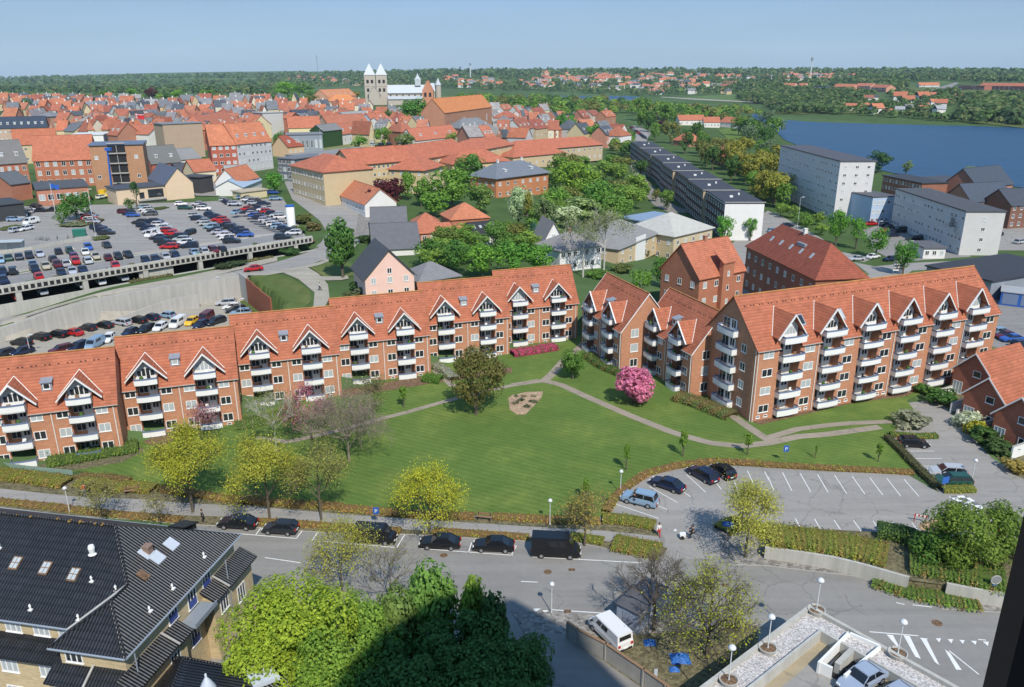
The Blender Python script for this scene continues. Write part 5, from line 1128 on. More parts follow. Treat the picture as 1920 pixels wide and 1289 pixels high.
# ================================================================ people and cycle
person(160, 930, 'person in a red jacket walking on the cycle path', (.55, .03, .02), (.3, .32, .36), face=R(80), pose='walk')
person(381, 980, 'person in dark clothes standing behind the black saloon car', (.03, .035, .04), (.03, .03, .035), face=R(200))
person(1189, 948, 'person in black standing at the door of the silver blue car', (.02, .02, .022), (.02, .02, .025), face=R(60))
person(1235, 1006, 'person in white top and red trousers walking to the car park entrance', (.7, .7, .72), (.45, .04, .04), face=R(-100), pose='walk')
px_ = P(1297, 1011); person(0, 0, 'person in black riding a bicycle across the car park entrance', (.02, .02, .022), (.03, .03, .035), face=R(175), pose='sit', at=(px_[0]+.1, px_[1]))
def bicycle(x, y, ang, label, z=0., trailer=False, s=1.):
    t = thing('bicycle', label, 'bicycle', (x, y, z), ang, None)
    for wx in (-.53, .53):
        m_ = MB(); n = 18
        for k in range(n): a, b = 6.283*k/n, 6.283*(k+1)/n; m_.tube((wx+.33*math.cos(a), 0, .34+.33*math.sin(a)), (wx+.33*math.cos(b), 0, .34+.33*math.sin(b)), .025, n=4)
        for k in range(6): a = 3.1416*k/6; m_.tube((wx-.33*math.cos(a), 0, .34-.33*math.sin(a)), (wx+.33*math.cos(a), 0, .34+.33*math.sin(a)), .004, n=3)
        m_.build('wheel', 'tyre', t)
    m_ = MB(); B = dict(bb=(-.08, 0, .32), st=(-.22, 0, .85), hd=(.36, 0, .85), hb=(.40, 0, .66), fr=(.53, 0, .34), rr=(-.53, 0, .34))
    for a, b in (('bb', 'st'), ('st', 'hd'), ('bb', 'hb'), ('hd', 'fr'), ('rr', 'bb'), ('rr', 'st')): m_.tube(B[a], B[b], .02, n=5)
    m_.build('frame', 'metal', t); MB().box(-.36, -.06, .86, -.1, .06, .92).build('saddle', 'dark', t); MB().tube((.36, 0, .85), (.34, 0, 1.0), .015).tube((.3, -.28, 1.02), (.3, .28, 1.02), .015).build('handlebar', 'dark', t)
    if trailer: MB().box(.75, -.28, .25, 1.35, .28, .6).slab([(.72, -.3, .75), (1.38, -.3, .62), (1.38, .3, .62), (.72, .3, .75)], .1).build('cargo_box', 'white', t); MB().tube((1.1, -.32, .25), (1.1, .32, .25), .25, n=14, cap=True).build('wheel', 'tyre', t)
    return t
bicycle(px_[0], px_[1], R(175), 'bicycle with a white box under the rider in black', trailer=True)
bicycle(*P(1360, 1022), R(60), 'bicycle leaning by the planting island left of the street tree')
# ================================================================ lamps, signs, benches, bins
lamp(1163, 925, 3.3, 'white dome street lamp at the hedge of the front car park'); lamp(1034, 1150, 3.6, 'white dome street lamp on the near kerb of the street'); lamp(131, 962, 3.6, 'white dome street lamp on the cycle path at the left'); lamp(1031, 985, 3.5, 'white dome street lamp behind the black delivery van')
lamp(1821, 905, 3.4, 'street lamp right of the dark green estate car'); lamp(1442, 990, 3.0, 'street lamp at the bushes left of the lower parking bays')
bench((895, 975), (920, 978), 'wooden bench on the cycle path below the lawn'); bench((235, 928), (262, 926), 'wooden bench below the yellow green street trees at the left')
sign(707, 988, 2.6, 'blue parking sign between street and cycle path', txt='P'); sign(1471, 868, 2.6, 'blue parking sign on the lawn edge above the empty bays'); sign(1768, 925, 2.3, 'dark blue sign board on the hedge below the green estate car', w_=1.1, hh=.9, txt='', face=R(20)); sign(1362, 1010, 2.2, 'blue sign board at the bushes beside the entrance', w_=1.2, hh=.6, txt='', face=R(-15))
x, y = P(1857, 1128); s_ = thing('traffic_mirror', 'round traffic mirror above a blue arrow sign, right edge', 'traffic mirror', (x, y, 0)); MB().tube((0, 0, 0), (0, 0, 3.0), .04).build('pole', 'metal', s_)
m_ = MB().tube((0, -.02, 2.6), (0, -.1, 2.6), .48, n=20, cap=True); m_.build('mirror', 'metal', s_); m_ = MB(); [m_.tube((.48*math.cos(6.283*k/20), -.1, 2.6+.48*math.sin(6.283*k/20)), (.48*math.cos(6.283*(k+1)/20), -.1, 2.6+.48*math.sin(6.283*(k+1)/20)), .05, n=5) for k in range(20)]; m_.build('rim', 'lens_red' if 0 else 'kerb', s_)
b_ = MB().tube((0, -.06, 1.75), (0, -.09, 1.75), .34, n=20, cap=True).build('arrow_sign', 'sign_blue', s_); MB().slab([(-.2, 0, 0), (.05, 0, 0), (.05, .14, 0), (.24, -.05, 0), (.05, -.24, 0), (.05, -.1, 0), (-.2, -.1, 0)], .01).build('arrow', 'white', b_).matrix_local = Matrix.Translation((0, -.1, 1.8)) @ Matrix.Rotation(R(90), 4, 'X')
b0 = P(1656, 999); t = thing('waste_bin', 'dark green waste bin at the lower parking bays', 'bin', (*b0, .04)); MB().lathe([(.28, 0), (.33, .9), (.0, .9)], 12).build('body', 'slate', t, col=(.04, .09, .07)); MB().lathe([(.36, .9), (.34, 1.0), (.0, 1.08)], 12).build('lid', 'slate', t, col=(.03, .05, .05))
t = thing('road_barrier', 'red and white barrier beside a sand heap in the front car park', 'barrier', (*P(1724, 980), .04), R(-20)); MB().box(-.7, -.03, .75, .7, .03, .95).build('board', 'white', t); m_ = MB(); [m_.box(-.68+k*.4, -.04, .75, -.48+k*.4, .04, .951) for k in range(4)]; m_.build('stripes', 'lens_red', t)
for x in (-.6, .6): MB().tube((x, -.2, 0), (x, 0, .8), .025).tube((x, .2, 0), (x, 0, .8), .025).build('leg', 'lens_red', t)
x, y = P(1762, 990); m_ = MB(); g_ = random.Random(9); n = 12; gr = [[((u-6)/6*2.4, (v-6)/6*1.6, max(0, .9-.9*((u-6)**2+(v-6)**2)/30)*g_.uniform(.7, 1.1)) for u in range(n+1)] for v in range(n+1)]
for v in range(n):
    for u in range(n): m_.quad(gr[v][u], gr[v][u+1], gr[v+1][u+1], gr[v+1][u])
mat('sand_heap', (.50, .33, .20), kind='gravel', gs=5, rough=1); tag(m_.build('sand_heap', 'sand_heap', loc=(x, y, .02), smooth=True), 'low heap of reddish sand behind the big green tree at right', 'sand heap')
# railing and hedges of the left corner, glass screens
gfr = thing('garden_fence', 'low green glass and wire fence before the leftmost apartment house', 'fence', (0, 0, .1)); 
fq = [P(*p) for p in ((-10, 878), (50, 887), (138, 896))]
for i in range(2):
    a, b = Vector(fq[i]), Vector(fq[i+1]); n = 5
    for j in range(n):
        p = a+(b-a)*j/n; q = a+(b-a)*(j+1)/n; MB().tube((*p, 0), (*p, 1.1), .03).build('post', 'metal', gfr); m_ = MB(); wallp(m_, tuple(p), tuple(q), .02, .25, 1.0); m_.build('panel', 'screen' if 'screen' in MATS else mat('screen', (.22, .32, .28), rough=.2).name, gfr)
# ================================================================ brick gabled houses at the right edge
gh_ = [((1789, 689), (1853, 708), 'brick gabled house with red roof behind the long apartment house'), ((1809, 735), (1892, 754), 'middle brick gabled house with white french doors'), ((1866, 772), (1975, 800), 'brick gabled house cut by the right edge of the picture')]
for i, (p, q, lb) in enumerate(gh_):
    h_ = 4.2; a = Vector(P(*p, h_)); 
    an = R(-62); b = a+Vector((math.cos(an), math.sin(an)))*6.6
    t = house(lb, a.x, a.y, b.x, b.y, h=h_, d=11, r=3.4, wall='brick', wc=(.36, .13, .08), kind='Gable', world=True, group='brick gabled houses at the right edge', over=.35)
    for x, z, w2, h2, pn in ((1.1, .1, 1.6, 2.1, 3), (4.6, .5, 1.6, 1.3, 2), (3.9, 3.7, 1.3, 1.1, 1), (1.2, 2.8, .01, .01, 1)):
        if w2 > .1: window(t, x, -.003, z, w2, h2, panes=pn, gl='curtain' if z < .3 else 'glass')
    m_ = MB(); k = 3.4/3.3; [m_.slab([(3.3+s*3.7, -.42, h_-.4*k+.14), (3.3, -.42, h_+3.56), (3.3, -.35, h_+3.56), (3.3+s*3.7, -.35, h_-.4*k+.14)][::s], .28) for s in (1, -1)]; m_.build('bargeboard', 'white', t)
for i, (p, q, hh) in enumerate((((1762, 741), (1790, 732), 1.0), ((1781, 774), (1815, 763), 1.6), ((1792, 782), (1821, 772), 1.1), ((1835, 812), (1871, 803), 1.6), ((1894, 862), (1925, 851), 1.9))):
    t = thing('garden_wall', 'white garden wall among shrubs before the brick gabled houses', 'garden wall', (0, 0, 0), 0, 'white garden walls'); a, b = P(*p), P(*q); t['_c'] = (a[0], a[1], 1)
    m_ = MB(); wallp(m_, a, b, .22, -.2, hh); m_.build('wall', 'white', t); m_ = MB(); wallp(m_, a, b, .3, hh, hh+.06); m_.build('coping', 'concrete_light', t)
# ================================================================ retaining walls of the sunken car park, raised deck
def wseg(label, pts, zt, z0, th=.45, m_='concrete_light', name='retaining_wall', cat='wall'):
    return curved_wall(label, pts, zt, th, m_, z0=z0, world=True, name=name, cat=cat)
LT = [(-135, 108), (-104.5, 145), (-100.6, 149), (-93.8, 156.8), (-81.6, 167), (-75.5, 171.9), (-64.3, 179.4)]
wseg('long pale concrete wall between the sunken car park and the road', LT, [2.3]*10+[2.5, 3.1, 4.0, 4.5, 4.9, 5.2]+[5.35]*5, -.5)
wseg('low concrete ramp wall standing in front of the long pale wall', [(-85, 161.6), (-80, 165.9), (-75, 169.3), (-71, 170.9)], [.6, 1.8, 2.8, 3.2], -.3, .5)
_n = 60; _a = resamp(LT, _n); _d = np.gradient(_a, axis=0); _d /= np.linalg.norm(_d, axis=1)[:, None]; _o = _a+np.c_[-_d[:, 1], _d[:, 0]]*4.5; _h = np.interp(np.linspace(0, 1, _n), np.linspace(0, 1, 21), [2.3]*10+[2.5, 3.1, 4.0, 4.5, 4.9, 5.2]+[5.35]*5)-.15; _m = MB(); _m.v = [(*p, z) for p, z in zip(_a, _h)]+[(*p, max(z-.1, float(T(*p))+.17)) for p, z in zip(_o, _h)]; _m.f = [(i, i+1, i+_n+1, i+_n) for i in range(_n-1)]; _m.m = [0]*(_n-1); struct(_m.build('road_edge', 'lot_paving'))
fr = thing('board_fence', 'red brown board fence down the side of the small bank lawn', 'fence', (0, 0, 0)); fr['_c'] = (-57, 168, 5)
pts = [(-64.0, 178.8), (-61, 174.3), (-58, 169.8), (-55, 165.2), (-51, 159.2)]
for i in range(4):
    a, b = Vector(pts[i]), Vector(pts[i+1]); an = math.atan2((b-a).y, (b-a).x); L = (b-a).length; MB().box(0, -.15, -.3, L, .15, 6.3-i*.25).build('panel', 'red_wood' if i else 'concrete_light', fr, (a.x, a.y, 0), an)
ed = thing('raised_car_park', 'concrete edge of the raised car park with square openings and thick columns', 'parking deck', (float(DKA[0]-DKU[0]*30), float(DKA[1]-DKU[1]*30), 0), math.atan2(DKU[1], DKU[0]))
ed['_c'] = (-85, 178, 8); LE = 30+74
MB().box(0, 0, 7.55, LE, 13.5, 8.0).build('deck_slab', 'concrete', ed)
mat('deck_surface', (.25, .245, .24), kind='asphalt', rough=.9); MB().quad((0, .3, 8.005), (LE, .3, 8.005), (LE, 12.6, 8.005), (0, 12.6, 8.005)).build('surface', 'deck_surface', ed)
MB().box(0, -.35, 8.001, LE, .28, 8.75).box(0, -.5, 7.0, LE, -.36, 7.25).box(0, -.3, 7.25, LE, .2, 7.549).build('parapet', 'concrete', ed)
MB().box(0, -.362, 7.26, LE, -.351, 8.2).build('opening', 'dark', ed)  # near-black strip behind the brackets, shade of the parapet gaps put in as colour
m_ = MB(); k = 0
while k*1.25 < LE: m_.box(k*1.25, -.55, 7.251, k*1.25+.4, -.301, 8.6); k += 1
m_.build('parapet_bracket', 'concrete', ed)
for k in range(9):
    x = 6+k*13.2
    if x < LE: MB().box(x, -.4, 4.0, x+1.1, .6, 6.99).build('column', 'concrete', ed)
MB().box(0, -1.9, 1.2, LE, -1.4, 5.2).build('plinth', 'concrete', ed)
MB().box(0, 12.3, 3.8, LE, 12.6, 7.5).box(0, .7, 3.6, LE, 12.2, 4.13).build('back_wall', 'dark', ed)  # wall and floor coloured near black, painted shade under the deck
MB().box(58, .2, 4, 66, .6, 6.6).build('wall', 'concrete', ed)
for k in (1, 4, 6):
    hedge('low hedge bank below the raised car park opening', [(DKA[0]+DKU[0]*(s)-DKN[0]*1.6, DKA[1]+DKU[1]*s-DKN[1]*1.6) for s in (-28+k*13.2, -18+k*13.2)], 1.6, .7, [(.16, .16, .06), (.20, .17, .09)], at=5, dens=10, leaf=.4, world=True)
# ================================================================ houses in the middle distance
GY, DG, BK_ = (.20, .20, .21), (.075, .08, .09), (.035, .037, .042)
CRM, YEL, PNK, WHT, TAN = (.56, .44, .28), (.60, .47, .27), (.80, .54, .46), (.70, .69, .66), (.42, .30, .20)
RO = (.46, .16, .09); RO2 = (.52, .19, .10); RD_ = (.34, .09, .055); BW = (.42, .17, .10)
H = house
H('pink gabled house with steep dark roof above the apartment roofs', 684, 521, 776, 512, h=5.2, d=12, r=5.6, wc=PNK, roof='slate', rc=DG, kind='Gable', win=(3, 2, 2.7), base=5, over=.6, sidew=0, chim=0)
H('grey hip roofed house right of the pink house', 786, 529, 862, 517, h=2.6, d=9, r=3, wc=(.5, .36, .26), roof='slate', rc=GY, kind='hip', base=5, over=.5)
H('long shed with patched grey roof, nearer of two', 700, 468, 787, 464, h=2, d=19, r=5, wc=WHT, roof='slate', rc=(.13, .13, .14), base=5)
H('long shed with grey roof, farther of two beside the copper beech', 696, 424, 762, 422, h=2, d=14, r=4.5, wc=WHT, roof='slate', rc=(.14, .14, .15), base=5)
H('small house with orange hipped roof beside the grey sheds', 776, 423, 826, 421, h=4, d=8, r=3, wall='brick', wc=(.55, .3, .2), roof='tile', rc=RO, kind='hip', win=(3, 1), base=5)
H('low brick link building with orange roof between sheds and garden', 788, 437, 848, 432, h=3.4, d=6, r=1.8, wall='brick', wc=(.5, .28, .2), rc=RO, win=(4, 1), base=5)
H('square house with orange pyramid roof in the gardens', 846, 413, 917, 408, h=4.5, d=11, r=4, wall='brick', wc=BW, rc=RO2, kind='hip', base=5)
H('white annex with black roof and skylights beside the orange pyramid roof', 891, 441, 938, 436, h=3.4, d=9, r=2.6, wc=WHT, roof='slate', rc=BK_, sky_=4, base=5)
H('brick annex right of the low link building', 850, 440, 890, 437, h=3.4, d=6, r=1.6, wall='brick', wc=(.42, .24, .15), rc=RO, base=5)
H('grand orange brick villa with slate hipped roof', 930, 332, 1028, 327, h=8, d=15, r=5, wall='brick', wc=(.50, .21, .10), roof='slate', rc=(.16, .18, .21), kind='hip', win=(7, 2, 3.8), chim=2, dorm=2, over=.9, sidew=4, ww=1.3)
H('white villa with grey roof behind the birches', 1050, 470, 1128, 462, h=5.5, d=10, r=3.2, wc=(.74, .73, .72), roof='slate', rc=(.26, .24, .23), kind='hip', win=(7, 2, 2.8), chim=1)
H('white gabled wing of the villa left of the birches', 1020, 452, 1056, 450, h=5, d=10, r=4.6, wc=(.74, .73, .72), roof='slate', rc=(.24, .22, .21), kind='Gable', win=(2, 1))
t = H('cream house with grey hipped roof and white entrance', 1160, 459, 1232, 446, h=5.2, d=16, r=4.6, wc=CRM, roof='slate', rc=(.24, .235, .23), kind='hip', win=(5, 2, 2.7), sidew=2, over=.5)
MB().box(t['_dim'][0]*.42, -.25, -.5, t['_dim'][0]*.66, 0, 6.4).build('entrance', 'white', t)
H('cream office building with pale pyramid roof', 1264, 441, 1336, 430, h=7.4, d=17, r=4.5, wc=(.55, .45, .30), roof='slate', rc=(.45, .44, .40), kind='hip', win=(5, 2, 3.6), sidew=-5, over=.6)
H('blue grey flat roofed annex behind the pale pyramid roof', 1199, 412, 1262, 408, h=6, d=8, wc=(.3, .34, .4), roof='slate', rc=(.22, .3, .42), kind='flat')
H('tall narrow brick house with orange roof and stair tower', 1312, 521, 1396, 504, h=10.5, d=11, r=6, wall='brick', wc=(.42, .17, .10), rc=RO, win=(4, 3, 3.4), sidew=-3, chim=1)
t_ = REG[-1]; L, d_, h_ = t_['_dim']; MB().box(L*.42, -1.1, -1, L*.66, 0, h_+2.6).build('stair_tower', 'brick', t_, col=(.42, .17, .10)); MB().slab([(L*.4, -1.3, h_+2.5), (L*.68, -1.3, h_+2.5), (L*.68, 1.6, h_+4.6), (L*.4, 1.6, h_+4.6)], .2).build('tower_roof', 'tile', t_, col=RO); [window(t_, L*.54, -1.11, 1+k*3, .7, 1.1, panes=1) for k in range(4)]
H('brick apartment block with dark red hipped roof and roof windows', 1530, 525, 1626, 521, h=10.5, d=33, r=6.2, wall='brick', wc=(.30, .12, .075), rc=(.30, .085, .05), kind='hip', win=(4, 3, 3.4), sidew=-9, chim=1, base=0, cat='apartment block', dorm=1)
t_ = REG[-1]; L, d_, h_ = t_['_dim']; m_ = MB().box(L*.3, 12, h_+1.8, L*.3+1.5, 15.5, h_+4.6).build('box_dormer', 'zinc', t_)
for k in range(5): y_ = 7+k*4.6; MB().slab([(2.0, y_, h_+2.5), (2.0, y_+.9, h_+2.5), (3.1, y_+.9, h_+3.75), (3.1, y_, h_+3.75)][::-1], .1).build('skylight', 'curtain', t_)
H('tall white apartment block with seven storeys by the lake', 1464, 274, 1576, 303.5, h=20.5, d=12.4, wc=(.62, .61, .60), roof='slate', rc=(.09, .09, .10), kind='flat', win=(24, 7, 2.85), sidew=3, base=0, over=.3, cat='apartment block', wh=1.0)
H('light blue three storey link building between the white blocks', 1637, 371, 1681, 369, h=9.5, d=12, wc=(.42, .52, .66), roof='slate', rc=(.10, .10, .11), kind='flat', win=(5, 3, 3.0), base=0, over=.2)
H('long grey four storey block with white end wall and bare tree', 1680, 355, 1812, 398, h=12.5, d=11, wc=(.55, .54, .53), roof='slate', rc=(.085, .085, .09), kind='flat', win=(22, 4, 3), sidew=1, base=0, over=.25, cat='apartment block', wh=1.1)
H('low white pavilion with dark flat roof beside the car park', 1733, 466, 1774, 466, h=3, d=9, wc=(.72, .7, .68), roof='slate', rc=(.12, .12, .13), kind='flat', win=(3, 1), base=0)
H('wide black flat roofed hall behind the long apartment roof', 1738, 500, 1860, 529, h=4.5, d=30, wc=(.25, .28, .32), roof='slate', rc=(.045, .047, .055), kind='flat', base=0, over=.4, sky_=0)
t = thing('container_row', 'row of dark blue container sheds with grey roof at the right edge', 'containers', (*P(1873, 572), 0), R(-32)); MB().box(0, 0, 0, 22, 6, 3.1).build('wall', 'sign_blue', t); MB().box(-.2, -.2, 3.1, 22.2, 6.2, 3.3).build('roof', 'slate', t, col=(.35, .36, .37))
for k in range(6): MB().box(.4+k*3.6, -.05, .4, 3.4+k*3.6, 0, 2.8).build('door', 'rail', t)
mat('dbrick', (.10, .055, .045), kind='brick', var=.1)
H('dark brick lakeside apartments with orange end wall and balconies', 1656, 330, 1729, 345, h=9, d=11, wall='brick', wc=(.30, .13, .085), roof='slate', rc=(.05, .052, .06), kind='flat', win=(12, 3), sidew=0, base=0, cat='apartment block')
H('brick apartments with grey roof behind the steel balconies', 1756, 343, 1826, 338, h=8.5, d=14, wall='brick', wc=(.40, .2, .14), roof='slate', rc=(.07, .075, .085), kind='flat', win=(7, 3), base=0, cat='apartment block')
H('twin gabled slate roofed apartments by the lake', 1834, 352, 1900, 344, h=8, d=14, r=6.5, wall='brick', wc=(.36, .17, .12), roof='slate', rc=(.06, .075, .10), kind='gable', win=(5, 2), base=0, cat='apartment block')
H('slate roofed apartments with glass stair at the right edge', 1822, 378, 1900, 373, h=8, d=12, r=5.2, wall='brick', wc=(.40, .20, .13), roof='slate', rc=(.065, .08, .11), kind='gable', win=(6, 3), base=0, cat='apartment block')
H('dark apartments cut by the right edge above the car park', 1897, 385, 1990, 380, h=8, d=12, r=4.5, wall='brick', wc=(.2, .1, .07), roof='slate', rc=(.06, .07, .09), kind='gable', win=(7, 3), base=0, cat='apartment block')
# terrace of seven stepped blocks
st = [(1201, 278, 1245, 278), (1220, 291, 1262, 291), (1244, 305.5, 1291, 305), (1262, 320.5, 1310, 320), (1292, 336.5, 1345, 336), (1319, 357, 1371, 356), (1360, 380, 1431, 379.5)]
nm = ['farthest', 'second farthest', 'third farthest', 'middle', 'third nearest', 'second nearest', 'nearest, white ended']
pv = None
for i in range(6, -1, -1):
    x0, y0, x1, y1 = st[i]; a = Vector(P(x0, y0, 12)); b = Vector(P(x1, y1, 12)); an = R(-1.5); L = 12.2; b = a+Vector((math.cos(an), math.sin(an)))*L
    if i: c = Vector(P(*st[i-1][:2], 12)); dd = (c-a).length
    else: dd = 45
    t = H(f'{nm[i]} block of the stepped terrace with black flat roofs', a.x, a.y, b.x, b.y, h=11.6, d=dd-.1, wc=(.74, .73, .72) if i == 6 else (.46, .36, .24), wall='render_wall', roof='slate', rc=(.055, .057, .067), kind='flat', world=True, base=0, over=.12, cat='apartment block', group='stepped terrace blocks')
    L2 = min(dd, 60)
    MB().box(-.06, .3, 0, -.005, dd-.5, 11.2).build('side_cladding', 'dbrick', t)  # dark brown brick cladding over the left side
    n = max(3, int(dd/3.2))
    for j in range(4):
        for q in range(n): window(t, -.07, dd*(q+.5)/n, .9+j*2.8, 1.5, 1.4, rz=R(-90), panes=2, gl='glass')
    MB().box(-.25, -.25, 11.96, 12.6, .1, 12.15).build('roof_edge', 'concrete_light', t); MB().box(4, dd*.4, 11.9, 5, dd*.4+1, 12.5).box(8, dd*.6, 11.9, 8.5, dd*.6+.5, 12.6).build('roof_box', 'white', t)
H('brick house with orange hipped roof right of the black terrace', 1321, 280, 1362, 296, h=6, d=12, r=5, wall='brick', wc=(.2, .1, .07), rc=RO, kind='hip', win=(7, 2), base=0)
H('small brick house with pointed orange roof among dark trees', 1262, 263, 1292, 266, h=5, d=13, r=6, wall='brick', wc=(.36, .18, .12), rc=(.50, .17, .10), kind='hip', base=0)
for x0, y0, x1, y1, w_ in ((1274, 225, 1322, 226, 0), (1320, 229, 1350, 230, 0), (1350, 228, 1392, 232, 0)): H('long white lakeside house with orange roof', x0, y0, x1, y1, h=5, d=14, r=4.5, wc=(.74, .71, .67), rc=RO, win=(5, 1), group='white lakeside houses with orange roofs')
# yellow blocks with red roofs
RL = (.46, .15, .085)
H('long yellow housing block with low red roof', 662, 308, 772, 299, h=9.5, d=16, r=5, wc=YEL, rc=RL, win=(13, 3, 3), over=.7, cat='apartment block', kind='gable')
H('far wing of the long yellow housing block', 773, 299, 876, 284, h=9.5, d=16, r=5, wc=YEL, rc=RL, win=(12, 3, 3), over=.7, cat='apartment block', kind='gable')
a = Vector(P(545, 307, 19)); b = Vector(P(606, 327, 19))
t = H('yellow street block with white shop windows', 545, 307, 606, 327, h=11, d=19, r=4.5, wc=(.52, .42, .26), rc=RL, kind='hip', win=(11, 3, 3.6), over=.6, cat='apartment block')
H('small yellow block with red pyramid roof among the trees', 794, 320, 832, 311, h=9, d=15, r=4.5, wc=YEL, rc=RL, kind='hip', win=(3, 3), over=.7, sidew=-4, cat='apartment block')
H('yellow block with red hipped roof behind the villa trees', 848, 305, 955, 305, h=8, d=15, r=4.5, wc=YEL, rc=RL, kind='hip', win=(10, 2), over=.7, cat='apartment block')
H('long yellow block with red roof stretching to the right', 882, 284, 962, 272, h=9, d=15, r=4.5, wc=YEL, rc=RL, kind='hip', win=(9, 3), over=.7, cat='apartment block')
H('long red roofed block ending left of the black terrace', 963, 278, 1130, 277, h=8, d=15, r=4.5, wc=(.5, .40, .27), rc=RL, kind='hip', win=(16, 2), over=.7, cat='apartment block')
H('low red roof in front of the long red roofed block', 962, 292, 1060, 290, h=6, d=12, r=3.5, wc=CRM, rc=RL, kind='hip', win=(8, 1), over=.6)
H('white cottage row with bright orange roof beside the copper beech', 637, 362, 684, 386, h=4, d=11, r=4.5, wc=(.72, .70, .68), rc=RO2, win=(8, 1), over=.4)
H('low red brick shed row with weathered orange roof', 616, 349, 637, 360, h=4, d=9, r=3.5, wall='brick', wc=(.32, .12, .08), rc=(.42, .15, .09), win=(4, 1))
# town: front rows
H('red brick house with grey mansard roof at the left edge', -6, 307, 50, 303, h=11, d=14, r=7.5, wall='brick', wc=BW, roof='slate', rc=(.17, .165, .16), win=(4, 3, 3.4), dorm=2, wh=1.6)
H('large red brick house with orange roof and tall white windows', 62, 301, 172, 297, h=10.5, d=15, r=8.5, wall='brick', wc=BW, rc=RO, win=(7, 3, 3.4), wh=1.9, ww=1.4)
t = H('tall brick block with flat blue grey roof behind the blue lift', 182, 362, 280, 357, h=-274, d=16, wall='brick', wc=(.42, .23, .13), roof='slate', rc=(.13, .17, .24), kind='flat', cat='apartment block', over=.5)
L = t['_dim'][0]; m_ = MB(); [m_.box(L*.34, -.12, 3.5+k*3.6, L*.66, -.02, 6.2+k*3.6) for k in range(4)]; m_.build('loggia_shade', 'dark', t); m_ = MB(); [m_.box(L*.33, -.9, 3.1+k*3.6, L*.67, -.0, 3.45+k*3.6) for k in range(5)]; m_.box(L*.495, -.5, 3, L*.505, -.1, 17.8).build('balcony', 'concrete_light', t)  # near-black plates on the flat wall stand in for shaded loggia recesses
for z in (5, 12): 
    for x in (.1, .85): window(t, L*x, -.01, z, 1.2, 1.3)
H('red brick house with steep grey mansard roof and two dormers', 284, 307, 339, 302, h=5.5, d=12, r=6.5, wall='brick', wc=(.42, .13, .08), roof='slate', rc=(.15, .155, .15), win=(4, 1), dorm=2)
H('cream hall gable with blue slate roof facing the car park', 309, 345, 361, 341, h=5.8, d=22, r=5.2, wc=(.68, .52, .36), roof='slate', rc=(.10, .12, .17), kind='Gable')
t = H('long low cream hall with dark terrace window', 217, 357, 309, 348, h=5.2, d=11, wc=(.64, .50, .35), roof='slate', rc=(.07, .08, .10), kind='flat'); L = t['_dim'][0]; MB().box(L*.63, -.06, 1.5, L*.95, -.01, 4.4).box(L*.45, -.06, 1.5, L*.55, -.01, 3.6).build('terrace_window', 'glass', t); MB().box(L*.4, -1.0, .8, L*.98, -.02, 1.3).build('terrace', 'concrete_light', t)
H('low brick building with dark flat roof behind the flagpole', 68, 357, 165, 350, h=5.5, d=22, wall='brick', wc=(.45, .2, .13), roof='slate', rc=(.08, .09, .10), kind='flat', win=(6, 1), ww=2, wh=2)
H('narrow brick house with slate roof near the left edge', 20, 346, 56, 341, h=6, d=13, r=3.5, wall='brick', wc=(.40, .17, .11), roof='slate', rc=(.11, .12, .13))
H('black clad annex with teal wall at the left edge', -20, 388, 44, 381, h=5, d=14, wc=(.05, .055, .06), roof='slate', rc=(.06, .065, .07), kind='flat')
H('weathered orange roof above the slate roofed house', 26, 272, 106, 268, h=9, d=14, r=6.5, wc=CRM, rc=(.44, .15, .08), win=(6, 2))
H('long navy slate roof with a row of white dormers', -5, 241, 86, 238, h=9, d=15, r=6, wall='brick', wc=(.5, .36, .28), roof='slate', rc=(.04, .055, .085), win=(10, 2), dorm=7)
H('navy flat roofed building behind the white dormers', 90, 221, 147, 217, h=8, d=16, wall='brick', wc=(.42, .25, .18), roof='slate', rc=(.05, .07, .11), kind='flat', win=(8, 1))
H('white modern building with terrace roofs', 130, 255, 193, 253, h=8, d=20, wc=(.74, .73, .70), roof='slate', rc=(.6, .62, .62), kind='flat', win=(4, 1))
H('white house with grey roof behind the town flag', 266, 238, 305, 234, h=7, d=13, r=4.5, wc=(.72, .72, .72), roof='slate', rc=(.18, .19, .19), win=(7, 1))
H('orange roofed house left of the blank tan wall', 222, 250, 278, 252, h=8, d=14, r=4.5, wc=WHT, rc=RO, win=(5, 1))
H('windowless tan gable wall with grey roof', 314, 300, 386, 294, h=-234, d=13, wc=(.44, .33, .24), roof='slate', rc=(.22, .23, .25), kind='flat')
H('brick house with hipped orange roof behind the tan wall', 388, 246, 456, 226, h=10, d=18, r=6.5, wall='brick', wc=(.40, .15, .09), rc=RO, kind='hip', win=(6, 1), dorm=3)
H('four storey red brick house with bright orange roof', 394, 272, 443, 270, h=12.5, d=13, r=8, wall='brick', wc=(.42, .12, .075), rc=RO2, win=(4, 4, 3.1), ww=1.5)
H('four storey light grey house with bright orange roof', 443, 270, 508, 263, h=12.5, d=13, r=8, wc=(.50, .50, .52), rc=RO2, win=(8, 4, 3.1), dorm=4)
H('small cream house with orange roof among back yards', 364, 322, 404, 318, h=5, d=9, r=4, wc=(.68, .60, .42), rc=RO, kind='gable', win=(3, 1))
H('grey roofed shed with pale gable in the back yards', 335, 300, 376, 296, h=5, d=14, r=4, wc=WHT, roof='slate', rc=(.24, .24, .24))
H('black boarded yard building', 374, 334, 398, 330, h=6, d=9, wc=(.06, .06, .065), roof='slate', rc=(.07, .07, .075), kind='flat')
H('black roofed workshop in the back yards', 338, 322, 386, 318, h=4, d=14, r=2.5, wc=(.2, .22, .25), roof='slate', rc=(.07, .075, .09))
H('white yard house with grey roof and red shutters', 424, 326, 448, 325, h=6, d=10, r=2.5, wc=(.5, .15, .1), roof='slate', rc=(.3, .31, .3), win=(3, 1))
